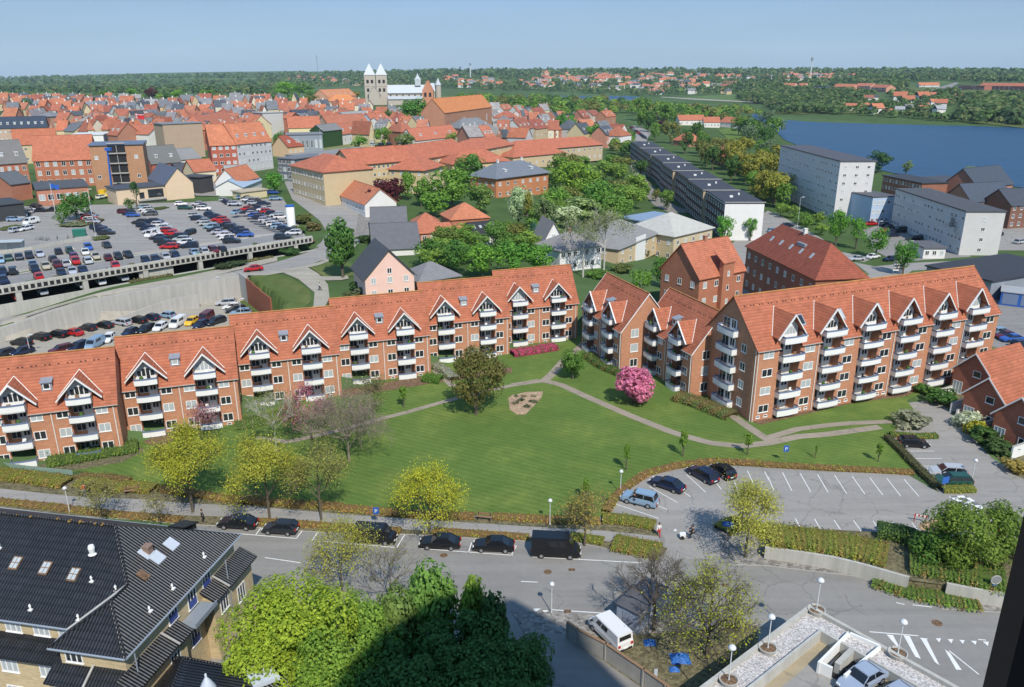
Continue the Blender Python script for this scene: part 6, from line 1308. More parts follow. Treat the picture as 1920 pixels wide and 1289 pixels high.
H('white cottage with orange roof left of the round street tree', 446, 342, 484, 331, h=4.5, d=9, r=4.5, wc=WHT, rc=RO2, win=(3, 1))
H('light blue shed roof left of the round street tree', 455, 352, 490, 336, h=3.2, d=10, r=2.5, wc=WHT, roof='slate', rc=(.33, .42, .52))
H('cream wall shed at the edge of the town car park', 452, 362, 500, 356, h=2.6, d=6, wc=(.6, .52, .33), roof='slate', rc=(.45, .38, .28), kind='flat')
H('glass fronted grey corner building on the street', 520, 297, 553, 300, h=9, d=20, wc=(.14, .16, .18), roof='slate', rc=(.16, .17, .19), kind='flat', win=(4, 3), wh=2.3, ww=1.8)
H('orange roofed yellow gable house above the corner building', 540, 276, 584, 270, h=5, d=11, r=5, wc=(.64, .45, .28), rc=RD_, win=(5, 1), dorm=3)
H('blue grey theatre building with white blue banner', 537, 254, 604, 252, h=10, d=14, wc=(.25, .29, .34), roof='slate', rc=(.2, .21, .23), kind='flat', win=(8, 1), wh=4)
t = H('house wall covered in dark ivy', 606, 246, 641, 242, h=9, d=9, wc=(.03, .075, .025), roof='slate', rc=(.2, .2, .2), r=3)
H('white gabled cottage right of the ivy wall', 641, 252, 672, 247, h=6, d=12, r=5, wc=WHT, rc=RO, win=(3, 1), kind='gable', dorm=2)
H('yellow house with two orange gables', 541, 240, 600, 238, h=8, d=12, r=6, wc=(.68, .60, .36), rc=RO, win=(6, 1))
H('tall grey white block with green scaffolding', 492, 213, 530, 211, h=15, d=14, wc=(.5, .51, .5), roof='slate', rc=(.42, .42, .4), kind='flat')
H('brick gable house right of the grey white block', 531, 222, 543, 222, h=12, d=16, r=3, wall='brick', wc=(.36, .14, .09), rc=RO)
H('brick house with navy roof and dormers', 556, 222, 600, 219, h=8, d=13, r=5, wall='brick', wc=(.42, .2, .13), roof='slate', rc=(.05, .065, .09), dorm=3)
H('grey roofed house with blue gable', 655, 226, 700, 222, h=8, d=14, r=5, wc=(.45, .5, .6), roof='slate', rc=(.3, .3, .3))
H('orange roof with white ridge light', 700, 228, 733, 226, h=7, d=14, r=5, wc=(.5, .52, .6), rc=RO)
H('weathered orange roofs above the ivy wall', 617, 236, 692, 233, h=8, d=15, r=6, wc=(.55, .4, .3), rc=(.40, .15, .09), win=(7, 1))
# roof car park
pk = H('roof car park behind the long yellow block', 640, 300, 772, 283, h=8.2, d=34, wc=(.3, .3, .3), roof='deck_surface', rc=(.25, .25, .25), kind='flat', cat='parking deck')
# church beside the cathedral
ch = H('long brick church with big orange roof', 833, 209, 922, 202, h=15, d=17, r=9, wall='brick', wc=(.44, .22, .14), rc=(.60, .23, .085), win=(4, 1), wh=5, ww=2.2, cat='church')
H('church aisle with orange lean roof and arched windows', 848, 218, 893, 215, h=9, d=9, r=5, wall='brick', wc=(.45, .23, .15), rc=(.60, .23, .085), win=(3, 1), wh=3.5, ww=2)
H('brick house with grey hipped roof below the church', 862, 239, 925, 240, h=6, d=15, r=6, wall='brick', wc=(.40, .2, .14), roof='slate', rc=(.19, .2, .21), kind='hip', win=(7, 1), dorm=3)
H('low orange roofed row under the big chestnut', 780, 262, 862, 256, h=5, d=13, r=6, wc=WHT, rc=(.50, .17, .10), dorm=3)
H('brick school with orange mansard roof left of the cathedral', 614, 181, 668, 180, h=8, d=20, r=8, wall='brick', wc=(.55, .3, .2), rc=(.60, .25, .12), dorm=5)
H('ochre house with wide orange hipped roof', 617, 190, 676, 189, h=7, d=20, r=6, wc=(.5, .36, .2), rc=(.62, .24, .09), kind='hip')
# ================================================================ cathedral
def cathedral():
    x, y, z = G(697, 197); ang = math.atan2(-x, y)
    s = 50; t = thing('cathedral', 'grey granite cathedral with twin towers and white pyramid spires', 'cathedral', (x, y, z), ang); t['_c'] = (x, y, z+30)
    dep = y*CT+(CH-z)*ST; k = dep/F; ST_ = (.46, .41, .35)
    pxm = lambda n: n*k
    hgt = lambda py: Zat(x, y, py)-z
    m_ = MB(); W_ = pxm(20); e = pxm(1.5)
    xs0 = pxm(-11); H1 = hgt(141); 
    for i in (0, 1):
        a = xs0+i*(W_+e); m_.box(a, 0, -2, a+W_, W_, H1); m_.box(a-.3, -.3, H1*.62, a+W_+.3, W_+.3, H1*.64)
    nx0 = xs0+2*W_+e; nx1 = pxm(110)
    m_.box(nx0, 1, -2, nx1, W_, hgt(175)); m_.box(nx0, -8, -2, nx1-8, 1, hgt(186))
    m_.box(xs0+4, -4, -2, xs0+W_+4, 0, hgt(176)); m_.lathe([(pxm(5.5), -2), (pxm(5.5), hgt(161))], 10, c=(pxm(126), 4)); m_.box(pxm(105), -6, -2, pxm(118), W_+2, hgt(172))
    for xx in (0, ): m_.quad((xs0+4, -4, hgt(176)), (xs0+W_+4, -4, hgt(176)), (xs0+W_/2+4, -4, hgt(162)))
    m_.build('wall', 'slate', t, col=ST_)
    mat('lead', (.48, .52, .55), rough=.5, var=.06)
    r_ = MB()
    for i in (0, 1):
        a = xs0+i*(W_+e); c = (a+W_/2, W_/2, hgt(118.5)); b = [(a-.5, -.5, H1), (a+W_+.5, -.5, H1), (a+W_+.5, W_+.5, H1), (a-.5, W_+.5, H1)]
        for j in range(4): r_.quad(b[j], b[(j+1) % 4], c)
    rz_ = hgt(160); r_.slab([(nx0, -.5, hgt(175)), (nx1, -.5, hgt(175)), (nx1, W_/2, rz_), (nx0, W_/2, rz_)], .4); r_.slab([(nx0, W_/2, rz_), (nx1, W_/2, rz_), (nx1, W_+.5, hgt(175)), (nx0, W_+.5, hgt(175))], .4)
    r_.slab([(nx0, -9, hgt(186)), (nx1-8, -9, hgt(186)), (nx1-8, .9, hgt(181)), (nx0, .9, hgt(181))], .4)
    r_.lathe([(pxm(6.5), hgt(161)), (0, hgt(147))], 8, c=(pxm(126), 4)); 
    r_.slab([(xs0+3, -4.5, hgt(177)), (xs0+W_/2+4, -4.5, hgt(161)), (xs0+W_/2+4, 1, hgt(161)), (xs0+3, 1, hgt(177))], .3); r_.slab([(xs0+W_/2+4, -4.5, hgt(161)), (xs0+W_+5, -4.5, hgt(177)), (xs0+W_+5, 1, hgt(177)), (xs0+W_/2+4, 1, hgt(161))], .3)
    a = pxm(118); zb = hgt(172); r_.slab([(pxm(104), -7, zb), (pxm(119), -7, zb), (pxm(119), 5, hgt(157)), (pxm(104), 5, hgt(157))], .3)
    r_.build('roof', 'lead', t)
    c_ = MB(); cx = pxm(88); c_.box(cx-3.2, W_/2-3.2, rz_-1, cx+3.2, W_/2+3.2, hgt(150)); c_.build('lantern', 'lead', t); c_ = MB(); c_.lathe([(4, hgt(150)), (1.2, hgt(143)), (0, hgt(137))], 8, c=(cx, W_/2)); c_.build('spire', 'lead', t)
    for i in (0, 1):
        a = xs0+i*(W_+e)
        for zz_, nn in ((hgt(153), 2), (hgt(169), 2)):
            for j in range(nn): MB().box(-1.3, -.15, 0, 1.3, 0, 3.6).build('window', 'dark', t, (a+W_*(.3+.4*j), -.01, zz_-2))
    for j in range(7): MB().box(-.8, -.15, 0, .8, 0, 3).build('window', 'dark', t, (nx0+(nx1-nx0)*(j+.5)/7, .98, hgt(184)))
    return t
cathedral()
def steptower():
    x, y, z = G(803, 205); hg = lambda py: Zat(x, y, py)-z; dep = y*CT+(CH-z)*ST; k = dep/F; t = thing('church_tower', 'red brick church tower with stepped gable before the cathedral', 'church tower', (x, y, z)); t['_c'] = (x, y, z+20)
    w_ = k*10; m_ = MB(); m_.box(-w_, 0, -2, w_, 2*w_, hg(170)); n = 5
    for i in range(n): zl = hg(170) if i == 0 else hg(172-i*4); m_.box(-w_*(1-i/n), 0, zl, w_*(1-i/n), 1.0, hg(168-i*4)); m_.box(-w_*(1-i/n), 2*w_-1, zl, w_*(1-i/n), 2*w_, hg(168-i*4))
    m_.build('wall', 'brick', t, col=(.52, .24, .15)); r_ = MB(); r_.slab([(-w_, .5, hg(170)), (0, .5, hg(154)), (0, 2*w_-.5, hg(154)), (-w_, 2*w_-.5, hg(170))], .3); r_.slab([(0, .5, hg(154)), (w_, .5, hg(170)), (w_, 2*w_-.5, hg(170)), (0, 2*w_-.5, hg(154))], .3); r_.build('roof', 'tile_far', t, col=RO)
    for i in (-1, 1): MB().box(-1.2, -.15, 0, 1.2, 0, 4).build('window', 'dark', t, (i*w_*.45, 0, hg(182)))
steptower()
# ================================================================ the dense town behind, filled row by row
rows = [(250, 195, 500, 15), (243, 90, 330, 14), (236, 160, 480, 16), (229, 100, 500, 18), (224, 440, 780, 12), (220, 0, 470, 20), (215, 520, 830, 15), (211, 60, 500, 20), (206, 480, 690, 11), (204, 0, 480, 24), (199, 520, 700, 9), (197, 60, 540, 24), (192, 0, 500, 22), (187, 30, 260, 12), (186, 380, 560, 8), (208, 925, 1045, 7), (219, 930, 1060, 7), (229, 950, 1110, 8), (242, 930, 1180, 11), (252, 1100, 1180, 4), (218, 1075, 1160, 5), (236, 700, 790, 4), (247, 680, 800, 5), (182, 0, 120, 6), (255, 880, 1000, 5)]
cols = [(.40, .145, .085), (.44, .165, .09), (.38, .13, .08), (.42, .17, .10), (.34, .14, .09), (.46, .16, .085), (.30, .10, .065), (.22, .22, .23), (.16, .17, .19), (.09, .10, .12), (.30, .29, .28)]
wcs = [CRM, WHT, (.50, .24, .16), (.42, .2, .13), (.60, .50, .32), (.55, .55, .54), (.66, .60, .48)]
ncol = lambda c: 'orange roofed' if c[0] > .4 else ('grey roofed' if c[0] > .12 else 'dark roofed')
nwal = {0: 'cream', 1: 'white', 2: 'brick', 3: 'brick', 4: 'yellow', 5: 'grey', 6: 'pale'}
SWM = [('sw%d' % i, c) for i, c in enumerate(wcs)]; SRM = [('sr%d' % i, c) for i, c in enumerate(cols)]
for n_, c in SWM: mat(n_, c, var=.15, scale=.2)
for n_, c in SRM: mat(n_, c, kind='tile', course=.6, pan=.8, var=.2, scale=.25, lw=.2, ld=.1, tv=.25)
SMATS = [q[0] for q in SWM+SRM]
def stuffhouse(m_, x, y, z, an, L, d, h, r, wi, ri):
    c, s = math.cos(an), math.sin(an); f = lambda u, v, w: (x+u*c-v*s, y+u*s+v*c, z+w); L /= 2; d /= 2; ri += len(SWM)
    for p, q in (((-L, -d), (L, -d)), ((L, -d), (L, d)), ((L, d), (-L, d)), ((-L, d), (-L, -d))): m_.quad(f(*p, -3), f(*q, -3), f(*q, h), f(*p, h), mi=wi)
    m_.quad(f(L, -d, h), f(L, d, h), f(L, 0, h+r), mi=wi); m_.quad(f(-L, d, h), f(-L, -d, h), f(-L, 0, h+r), mi=wi); o = .5
    m_.quad(f(-L-o, -d-o, h-.3), f(L+o, -d-o, h-.3), f(L+o, 0, h+r+.2), f(-L-o, 0, h+r+.2), mi=ri); m_.quad(f(L+o, d+o, h-.3), f(-L-o, d+o, h-.3), f(-L-o, 0, h+r+.2), f(L+o, 0, h+r+.2), mi=ri)
    m_.quad(f(-.5, -.4, h+r-.5), f(.5, -.4, h+r-.5), f(.5, -.4, h+r+1.4), f(-.5, -.4, h+r+1.4), mi=1)
TS = MB()
for y, xa, xb, n in rows:
    reg = ('left of cathedral' if xb < 720 else 'right of brick church' if xa > 900 else 'below cathedral'); rw = 'back' if y < 205 else 'middle' if y < 222 else 'front'
    solo = y >= 214 or xa > 900
    for i in range(n):
        cx = xa+(xb-xa)*(i+.5)/n+random.uniform(-6, 6); yy = y+random.uniform(-3, 3); wp = (xb-xa)/n*random.uniform(.65, 1.1); sl = random.uniform(-.12, .08)
        wi = random.randrange(7); ci = random.randrange(len(cols)); c = cols[ci]; kd = random.choice(['gable', 'gable', 'gable', 'hip', 'Gable'])
        if kd == 'Gable': wp *= .55
        hh = random.uniform(6, 9); dpt = random.uniform(10, 14)
        if not solo:
            g0 = G(cx, yy, hh); L = wp*(g0[1]*CT)/F; stuffhouse(TS, g0[0], g0[1], g0[2]-hh, random.uniform(-.3, .5)+(1.57 if kd == 'Gable' else 0), L if kd != 'Gable' else dpt, dpt if kd != 'Gable' else L, hh, random.uniform(4, 6.5), wi, ci); continue
        t = H(f'{nwal[wi]} {"hip" if kd=="hip" else "gable"} house, {ncol(c)}, {rw} rows {reg}', cx-wp/2, yy-sl*wp/2, cx+wp/2, yy+sl*wp/2, h=hh, d=dpt, r=random.uniform(4, 6.5), wall='brick' if wi in (2, 3) else 'render_wall', wc=tint(wcs[wi]), roof='tile_far', rc=tint(c), kind=kd, chim=random.choice((0, 1, 1, 2)), far=True, win=(random.choice((2, 3, 4)), 1) if kd != 'hip' else None, dorm=random.choice((0, 0, 2, 3)) if kd == 'gable' else 0, group='houses of the old town', ww=1.4, wh=1.5)
tag(TS.build('town_houses', SMATS), 'crowded back rows of old town houses below the skyline', 'houses', kind='stuff')
# ================================================================ far houses across the lake
FH = {}
def farhouse(px, py, wpx, label, wc, rc, group, h=4.5, r=4):
    x, y, z = G(px, py); dep = y*CT+(CH-z)*ST; L = wpx*dep/F; a = random.uniform(-.5, .5)
    if 'w' not in FH:
        m_ = MB().box(-.5, 0, -.5, .5, .6, 1); 
        for xx in (-.5, .5): m_.quad((xx, 0, 1), (xx, .6, 1), (xx, .3, 1.85)); m_.quad((xx, .6, 1), (xx, 0, 1), (xx, .3, 1.85))
        FH['w'] = m_.mesh('wall', 'render_wall'); m_ = MB(); m_.slab([(-.55, -.06, .93), (.55, -.06, .93), (.55, .3, 1.95), (-.55, .3, 1.95)], .08); m_.slab([(-.55, .3, 1.95), (.55, .3, 1.95), (.55, .66, .93), (-.55, .66, .93)], .08); FH['r'] = m_.mesh('roof', 'tile_far')
    t = thing('house', label, 'house', (x, y, z+2), a, group); t['_c'] = (x, y, z+3); q = L*.34
    ob('wall', FH['w'], t, col=wc, scale=(L, L, q)); ob('roof', FH['r'], t, col=rc, scale=(L, L, q)); return t
TV = MB()
FP = [([(960, 152), (1160, 148), (1370, 160), (1360, 178), (1230, 177), (1100, 168), (960, 168)], 75, 11, 'on the hillside above the narrow lake'), ([(1000, 138), (1440, 136), (1650, 146), (1640, 153), (1380, 152), (1000, 150)], 60, 9, 'high on the wooded hillside'), ([(1440, 140), (1600, 143), (1600, 150), (1440, 148)], 18, 9, 'near the white mast'), ([(560, 150), (700, 146), (700, 168), (480, 165)], 14, 9, 'in the woods left of the cathedral'),
      ([(830, 150), (960, 152), (960, 166), (830, 166)], 18, 10, 'behind the cathedral')]
for poly, n, s_, w0 in FP:
    a = np.array(poly); lo, hi = a.min(0), a.max(0); k = 0
    while k < n:
        px, py = rng.uniform(lo[0], hi[0]), rng.uniform(lo[1], hi[1])
        if not inpoly([px], [py], poly)[0]: continue
        k += 1; c = random.choice([RO, RO2, (.5, .2, .12), (.2, .2, .22), (.3, .1, .07)]); wc = random.choice([(.76, .75, .73), (.72, .70, .66), (.6, .4, .3), (.74, .7, .6)])
        if k <= n*.33: farhouse(float(px), float(py), s_*random.uniform(.8, 1.4), f'{"white" if wc[0] > .7 else "brick"} {"orange" if c[0] > .4 else "dark"} roofed villa {w0[3:] if w0[:3] == "in " else w0}', wc, c, 'villas across the lake')
        for _ in range(2):
            x, y, z = G(float(px)+random.uniform(-12, 12), float(py)+random.uniform(-2, 2)); L = s_*y/F*random.uniform(.7, 1.2); stuffhouse(TV, x, y, z+3, random.uniform(-.6, .6), L, L*.55, L*.3, L*.28, random.choice((1, 1, 6, 0)), random.choice((0, 1, 3, 5, 7, 9)))
tag(TV.build('villas', SMATS), 'scattered small villas on the wooded hillside across the lake', 'houses', kind='stuff')
for i, (px, py, s_, c) in enumerate([(1594, 208, 16, RO), (1612, 207, 14, RO), (1623, 206, 14, RO), (1647, 214, 24, RO2), (1667, 216, 12, RO), (1686, 214, 16, WHT), (1706, 213, 20, GY), (1728, 212, 16, RO), (1764, 215, 20, WHT), (1687, 190, 22, RO), (1702, 196, 20, RO), (1732, 190, 22, RO), (1749, 184, 12, RO), (1751, 199, 15, RO2), (1763, 203, 20, RO), (1797, 187, 12, RO), (1822, 194, 16, RO), (1803, 210, 12, RO), (1628, 192, 16, (.3, .12, .08)), (1640, 189, 12, (.08, .08, .09)), (1735, 206, 14, RO)]):
    farhouse(px, py, s_, 'shore house with %s roof on the far lake bank' % ('orange' if c[0] > .4 and c[0] < .69 else 'pale' if c[0] > .6 else 'dark'), (.76, .74, .72), c if c[0] < .69 else (.35, .36, .38), 'shore houses on the far bank')
def farblock(x0, y0, x1, y1, label, wc, rc, h, d=18, r=5, kind='gable'): H(label, x0, y0, x1, y1, h=h, d=d, r=r, wc=wc, roof='tile_far', rc=rc, kind=kind, far=True, win=(10, 2), ww=3, wh=2, cat='far building')
farblock(1563, 163, 1600, 163, 'left wing of the long orange housing range above the lake', (.6, .3, .2), RO, 8); farblock(1601, 161, 1632, 162, 'middle wing of the long orange housing range above the lake', (.62, .34, .26), RO2, 9); farblock(1633, 164, 1662, 165, 'right wing of the long orange housing range above the lake', (.6, .3, .2), RO, 8)
farblock(1526, 162, 1549, 162, 'dark glass office block beside the orange housing range', (.08, .1, .14), (.1, .12, .16), 12, kind='flat')
for x in (1460, 1476, 1496): farblock(x, 161, x+14, 161, 'orange roofed white housing block above the woods', (.7, .5, .4), RO, 7)
farblock(1724, 160, 1762, 160, 'white hall with orange roof beside the far road', (.7, .68, .66), RO2, 5); farblock(1796, 160, 1846, 162, 'long brick school, left part, at the right edge', (.36, .14, .1), (.3, .12, .09), 8, kind='flat'); farblock(1836, 160, 1925, 163, 'long brick school with orange roof at the right edge', (.36, .14, .1), RO, 8)
farblock(1722, 142, 1776, 143, 'pale flat industrial hall on the horizon', (.6, .58, .5), (.6, .58, .5), 8, kind='flat')
for px, yb, yt, r_, lb in ((1519, 133, 107, 1.5, 'tall white telecom mast on the horizon'), (597, 134, 104, .8, 'thin lattice mast on the horizon left of the cathedral'), (882, 132, 118, 1.6, 'short pale mast on the horizon right of the cathedral')):
    x, y, z = G(px, yb+14); zt = Zat(x, y, yt, hi=400)-z; t = thing('mast', lb, 'mast', (x, y, z)); MB().tube((0, 0, 0), (0, 0, zt), r_*1.6, r_, n=6).build('pole', 'steel_white' if r_ > 1 else 'metal', t); MB().tube((0, 0, zt*.82), (0, 0, zt*.97), r_*2.2, n=6, cap=True).build('antenna', 'metal', t)
drape('far_road', [G(1735, 175)[:2], G(1762, 165)[:2], G(1790, 156)[:2]], [G(1765, 175)[:2], G(1785, 165)[:2], G(1798, 156)[:2]], 1.2, 'asphalt', n=12, k=1, world=True)
drape('far_field', [G(1700, 165)[:2], G(1745, 162)[:2], G(1765, 164)[:2]], [G(1700, 176)[:2], G(1738, 177)[:2], G(1758, 170)[:2]], 1.0, 'rough_grass', n=12, k=2, world=True)
drape('far_field', [G(1770, 172)[:2], G(1850, 168)[:2], G(1925, 170)[:2]], [G(1740, 185)[:2], G(1850, 183)[:2], G(1925, 186)[:2]], 1.0, 'rough_grass', n=12, k=3, world=True)
drape('park_lawn', [G(1370, 240)[:2], G(1400, 250)[:2], G(1410, 275)[:2]], [G(1345, 244)[:2], G(1365, 262)[:2], G(1385, 282)[:2]], .3, 'lawn', n=12, k=3, world=True)
# ================================================================ lift, flags, poles
x, y, z = G(212, 371); t = thing('boom_lift', 'blue telescopic boom lift on a yellow carrier before the brick block', 'boom lift', (x, y, z)); MB().box(-4.5, -1.2, .6, 2.2, 1.2, 1.5).box(-4.3, -1.1, 1.5, -2.4, 1.1, 2.8).build('carrier', 'yellow', t); m_ = MB(); [m_.tube((xx, yy-.15, .45), (xx, yy+.15, .45), .45, n=10, cap=True) for xx in (-3.6, -.6, 1.4) for yy in (-1.1, 1.1)]; m_.build('wheel', 'tyre', t)
zt = Zat(x, y, 282)-z; MB().tube((0, 0, 1.5), (.8, 0, zt), .42, .3, n=4).box(-.8, -.8, 1.5, 1.0, .8, 2.6).build('boom', 'sign_blue', t); MB().box(.2, -.6, zt-.2, 2.2, .6, zt+.9).build('basket', 'sign_blue', t)
def flag(px, py, yt, label, col, s_=(2.6, 1.6), cross=False):
    x, y, z = G(px, py); zt = Zat(x, y, yt)-z; t = thing('flagpole', label, 'flagpole', (x, y, z)); MB().tube((0, 0, 0), (0, 0, zt), .09, .05, n=6).build('pole', 'white', t)
    m_ = MB(); n = 8
    for k in range(n): a, b = k/n, (k+1)/n; f = lambda u: .25*math.sin(u*7); m_.quad((a*s_[0], f(a), zt-s_[1]-.5*a), (b*s_[0], f(b), zt-s_[1]-.5*b), (b*s_[0], f(b), zt-.1-.5*b), (a*s_[0], f(a), zt-.1-.5*a))
    fl = m_.build('flag', 'cloth', t, col=col)
    if cross: MB().box(0, -.32, zt-.95, s_[0], .32, zt-.7).box(.8, -.32, zt-s_[1]-.2, 1.05, .32, zt-.1).build('cross', 'white', fl)
flag(104, 400, 344, 'white flagpole with blue flag before the low brick building', (.03, .12, .45)); flag(262, 272, 213, 'flagpole with red and white flag over the town roofs', (.6, .03, .04), (5, 3), True)
for px, py, yt, lb in ((180, 445, 355, 'tall grey lamp mast in the town car park'), (213, 590, 556, 'lamp post at the road above the long concrete wall'), (57, 663, 628, 'thin lamp post behind the black cars of the sunken car park'), (453, 598, 560, 'lamp post beside the board fence of the sunken car park'), (1163, 700, 700, ''), (602, 350, 290, 'lamp mast by the roof car park'), (1015, 620, 618, ''), (604, 300, 242, 'tall lamp mast before the theatre building'), (408, 562, 520, 'lamp post at the end of the raised car park'), (775, 246, 212, 'white flagpole under the big chestnut'), (1415, 440, 395, 'lamp mast before the white terrace end'), (1640, 470, 415, 'lamp post at the trees beside the link building'), (1695, 515, 452, 'lamp mast near the sign board behind the long roof'), (1490, 470, 370, 'lamp mast on the avenue bend')):
    if yt >= py-3: continue
    x, y, z = G(px, py); zt = Zat(x, y, yt)-z; lamp(0, 0, zt, lb, base=z, xy=(x, y), arm=.5, group='tall lamp masts')
x, y, z = G(547, 427); t = thing('stair_tower', 'white cylindrical ventilation tower at the end of the town car park', 'tower', (x, y, z)); MB().lathe([(1.3, 0), (1.3, 6.5), (1.2, 6.6)], 16).build('wall', 'white', t, smooth=True); MB().lathe([(1.4, 6.5), (1.4, 6.9), (0, 7.0)], 16).build('cap', 'sign_blue', t)
x, y = P(1683, 515); t = thing('sign_board', 'white and brown direction board behind the long apartment roof', 'sign', (x, y, 0)); MB().box(-1.4, 0, 1.0, 1.4, .1, 4.6).build('board', 'white', t); m_ = MB(); [m_.box(-1.2, -.03, 1.4+k*.8, 1.2, 0, 1.7+k*.8) for k in range(4)]; m_.build('text_bars', 'slate', t, col=(.3, .2, .15)); MB().box(-1.3, .02, 0, -1.2, .08, 1).box(1.2, .02, 0, 1.3, .08, 1).build('leg', 'metal', t)
x, y, z = G(150, 444); t = thing('recycling_container', 'dark green recycling container at the planted island of the town car park', 'container', (x, y, z), .4); MB().box(-1.6, -1, 0, 1.6, 1, 1.9).build('body', 'slate', t, col=(.02, .15, .11)); MB().box(-1.65, -1.05, 1.9, 1.65, 1.05, 2.05).build('lid', 'slate', t, col=(.03, .2, .15))
x, y = P(600, 546, 5); person(0, 0, 'person walking on the footway beside the bank lawn', (.5, .55, .6), (.02, .02, .03), at=(x, y), z=5.2, pose='walk')
x, y, z = G(15, 470); t = thing('glass_shelter', 'glass bicycle shelter at the left edge of the town car park', 'shelter', (x, y, z), .15); MB().slab([(-4, -1, 2.3), (4, -1, 2.3), (4, 1, 2.6), (-4, 1, 2.6)], .08).build('roof', 'curtain', t); m_ = MB(); [m_.tube((xx, yy, 0), (xx, yy, 2.4), .06, n=5) for xx in (-3.9, 0, 3.9) for yy in (-.9, .9)]; m_.build('posts', 'metal', t); MB().box(-4, .9, .2, 4, .95, 2.2).build('panel', 'curtain', t)
for px, py in ((72, 452), (78, 451), (84, 453), (90, 452), (108, 450), (128, 449), (139, 448)): x, y, z = G(px, py); bicycle(x, y, random.uniform(0, 3), 'bicycle parked near the wall of the town car park', z=z+.17)
curved_wall('low concrete wall between the bicycles and the raised car park', [G(0, 478)[:2], G(60, 470)[:2], G(120, 458)[:2], G(170, 449)[:2]], 9.0, .3, 'concrete', z0=7.8, world=True)
# ================================================================ cars farther away
g3 = 'cars in the sunken car park'
for i, (x0, y0, x1, y1, k, c) in enumerate([(60, 650, 22, 645, 'wagon', 'black'), (93, 640, 60, 634, 'wagon', 'black'), (123, 634, 93, 630, 'wagon', 'black'), (154, 631, 122, 626, 'sedan', 'red'), (180, 622, 150, 617, 'hatch', 'dark'), (210, 617, 180, 612, 'sedan', 'black'), (244, 612, 213, 607, 'wagon', 'silver'), (274, 608, 243, 603, 'wagon', 'black'), (297, 602, 270, 598, 'hatch', 'navy'), (328, 598, 299, 594, 'hatch', 'lightblue'),
     (190, 645, 168, 658, 'van', 'lightblue'), (160, 650, 136, 660, 'wagon', 'navy'), (128, 658, 103, 664, 'wagon', 'darkred'), (56, 661, 30, 668, 'hatch', 'navy'), (22, 665, -4, 672, 'hatch', 'dark'), (212, 633, 198, 646, 'hatch', 'white'), (255, 624, 233, 634, 'hatch', 'navy'), (286, 617, 262, 628, 'wagon', 'black'), (312, 612, 290, 625, 'hatch', 'white'), (344, 606, 325, 617, 'van', 'white'), (369, 602, 350, 614, 'hatch', 'yellow'), (396, 596, 378, 608, 'van', 'darkred'), (416, 604, 394, 611, 'wagon', 'dark'), (386, 610, 368, 618, 'hatch', 'navy'),
     (438, 571, 410, 573, 'wagon', 'silver'), (449, 579, 421, 581, 'hatch', 'white'), (457, 583, 428, 587, 'wagon', 'dark'), (466, 590, 438, 592, 'wagon', 'lightblue')]):
    carpx((x0, y0), (x1, y1), k, c, 'in the sunken car park', detail=1, group=g3)
carpx((490, 508), (461, 511), 'sedan', 'red', '', detail=1, at=5, z=5.2, label='red saloon car driving on the road above the bank lawn')
g4 = 'cars in the town car park'
def deckcars(pts, hd, region, at=8.2, sc=1.):
    for q in pts:
        px, py, c = q[:3]; k = q[3] if len(q) > 3 else random.choice(('sedan', 'hatch', 'hatch', 'wagon', 'wagon')); x, y = P(px/4., 360+py/4., at); z = max(at, Tf(x, y)+.22) if at == 8.2 else at
        car(x, y, z-.02, hd+random.uniform(-.05, .05)+random.choice((0, math.pi)), k, tint(CC[c], .15), f'{CN[c]} {KN[k]} {region}', g4, detail=0)
A1_ = math.atan2(DKU[1], DKU[0]); S_, W_, N_, B_, R_, L_, K_ = 'silver', 'white', 'navy', 'black', 'red', 'lightblue', 'dark'
AC = A1_+R(80)
deckcars([(5, 530, L_), (68, 510, 'green'), (145, 503, N_), (222, 493, K_), (300, 482, S_), (440, 463, K_), (523, 452, 'green'), (665, 430, 'blue'), (802, 415, K_)], AC, 'in the back row of the raised car park')
deckcars([(640, 465, W_, 'sedan'), (250, 560, L_), (262, 592, N_), (400, 520, K_), (432, 560, 'darkred'), (347, 572, 'beige'), (498, 552, S_), (560, 505, 'purple'), (570, 535, R_), (660, 530, S_), (720, 500, 'beige'), (812, 506, 'darkred'), (888, 498, K_), (962, 485, K_), (22, 615, N_), (100, 608, K_)], AC, 'in the middle row of the raised car park')
deckcars([(30, 680, N_), (292, 650, R_), (463, 622, N_), (545, 612, S_), (625, 602, N_), (870, 570, R_), (1095, 528, N_), (1170, 520, N_), (1240, 500, S_), (1315, 490, N_), (1460, 470, 'lightblue'), (1530, 460, S_), (1605, 452, 'darkred'), (1665, 445, K_)], AC, 'along the parapet of the raised car park')
AD = R(8)
g_ = lambda a, b, n: [(a[0]+(b[0]-a[0])*i/(n-1), a[1]+(b[1]-a[1])*i/(n-1)) for i in range(n)]
def row(a, b, n, cs_, region, hd=AD, **k): deckcars([(*p, cs_[i % len(cs_)]) for i, p in enumerate(g_(a, b, n))], hd, region, **k)
row((1050, 240), (1270, 425), 9, [K_, N_, N_, S_, W_, N_, K_, K_, R_], 'in the long row left of the aisle'); row((1170, 235), (1420, 415), 9, [N_, W_, S_, R_, R_, K_, S_, W_, N_], 'in the long row beside the two red cars')
row((1460, 190), (1740, 380), 10, [S_, N_, S_, S_, L_, K_, S_, W_, W_, K_], 'in the middle row of the town car park'); row((1580, 180), (1840, 335), 9, [N_, N_, R_, R_, N_, K_, N_, N_, 'blue'], 'in the row right of the aisle')
row((940, 165), (1000, 190), 3, ['darkred', N_, 'blue'], 'beside the cream hall'); row((1080, 135), (1125, 180), 4, ['lightblue', W_, W_, 'grey'], 'beside the cream hall'); row((1360, 110), (1390, 135), 2, [W_, 'green'], 'below the cream gable'); row((1480, 105), (1530, 135), 3, [S_, K_, W_], 'below the cream gable')
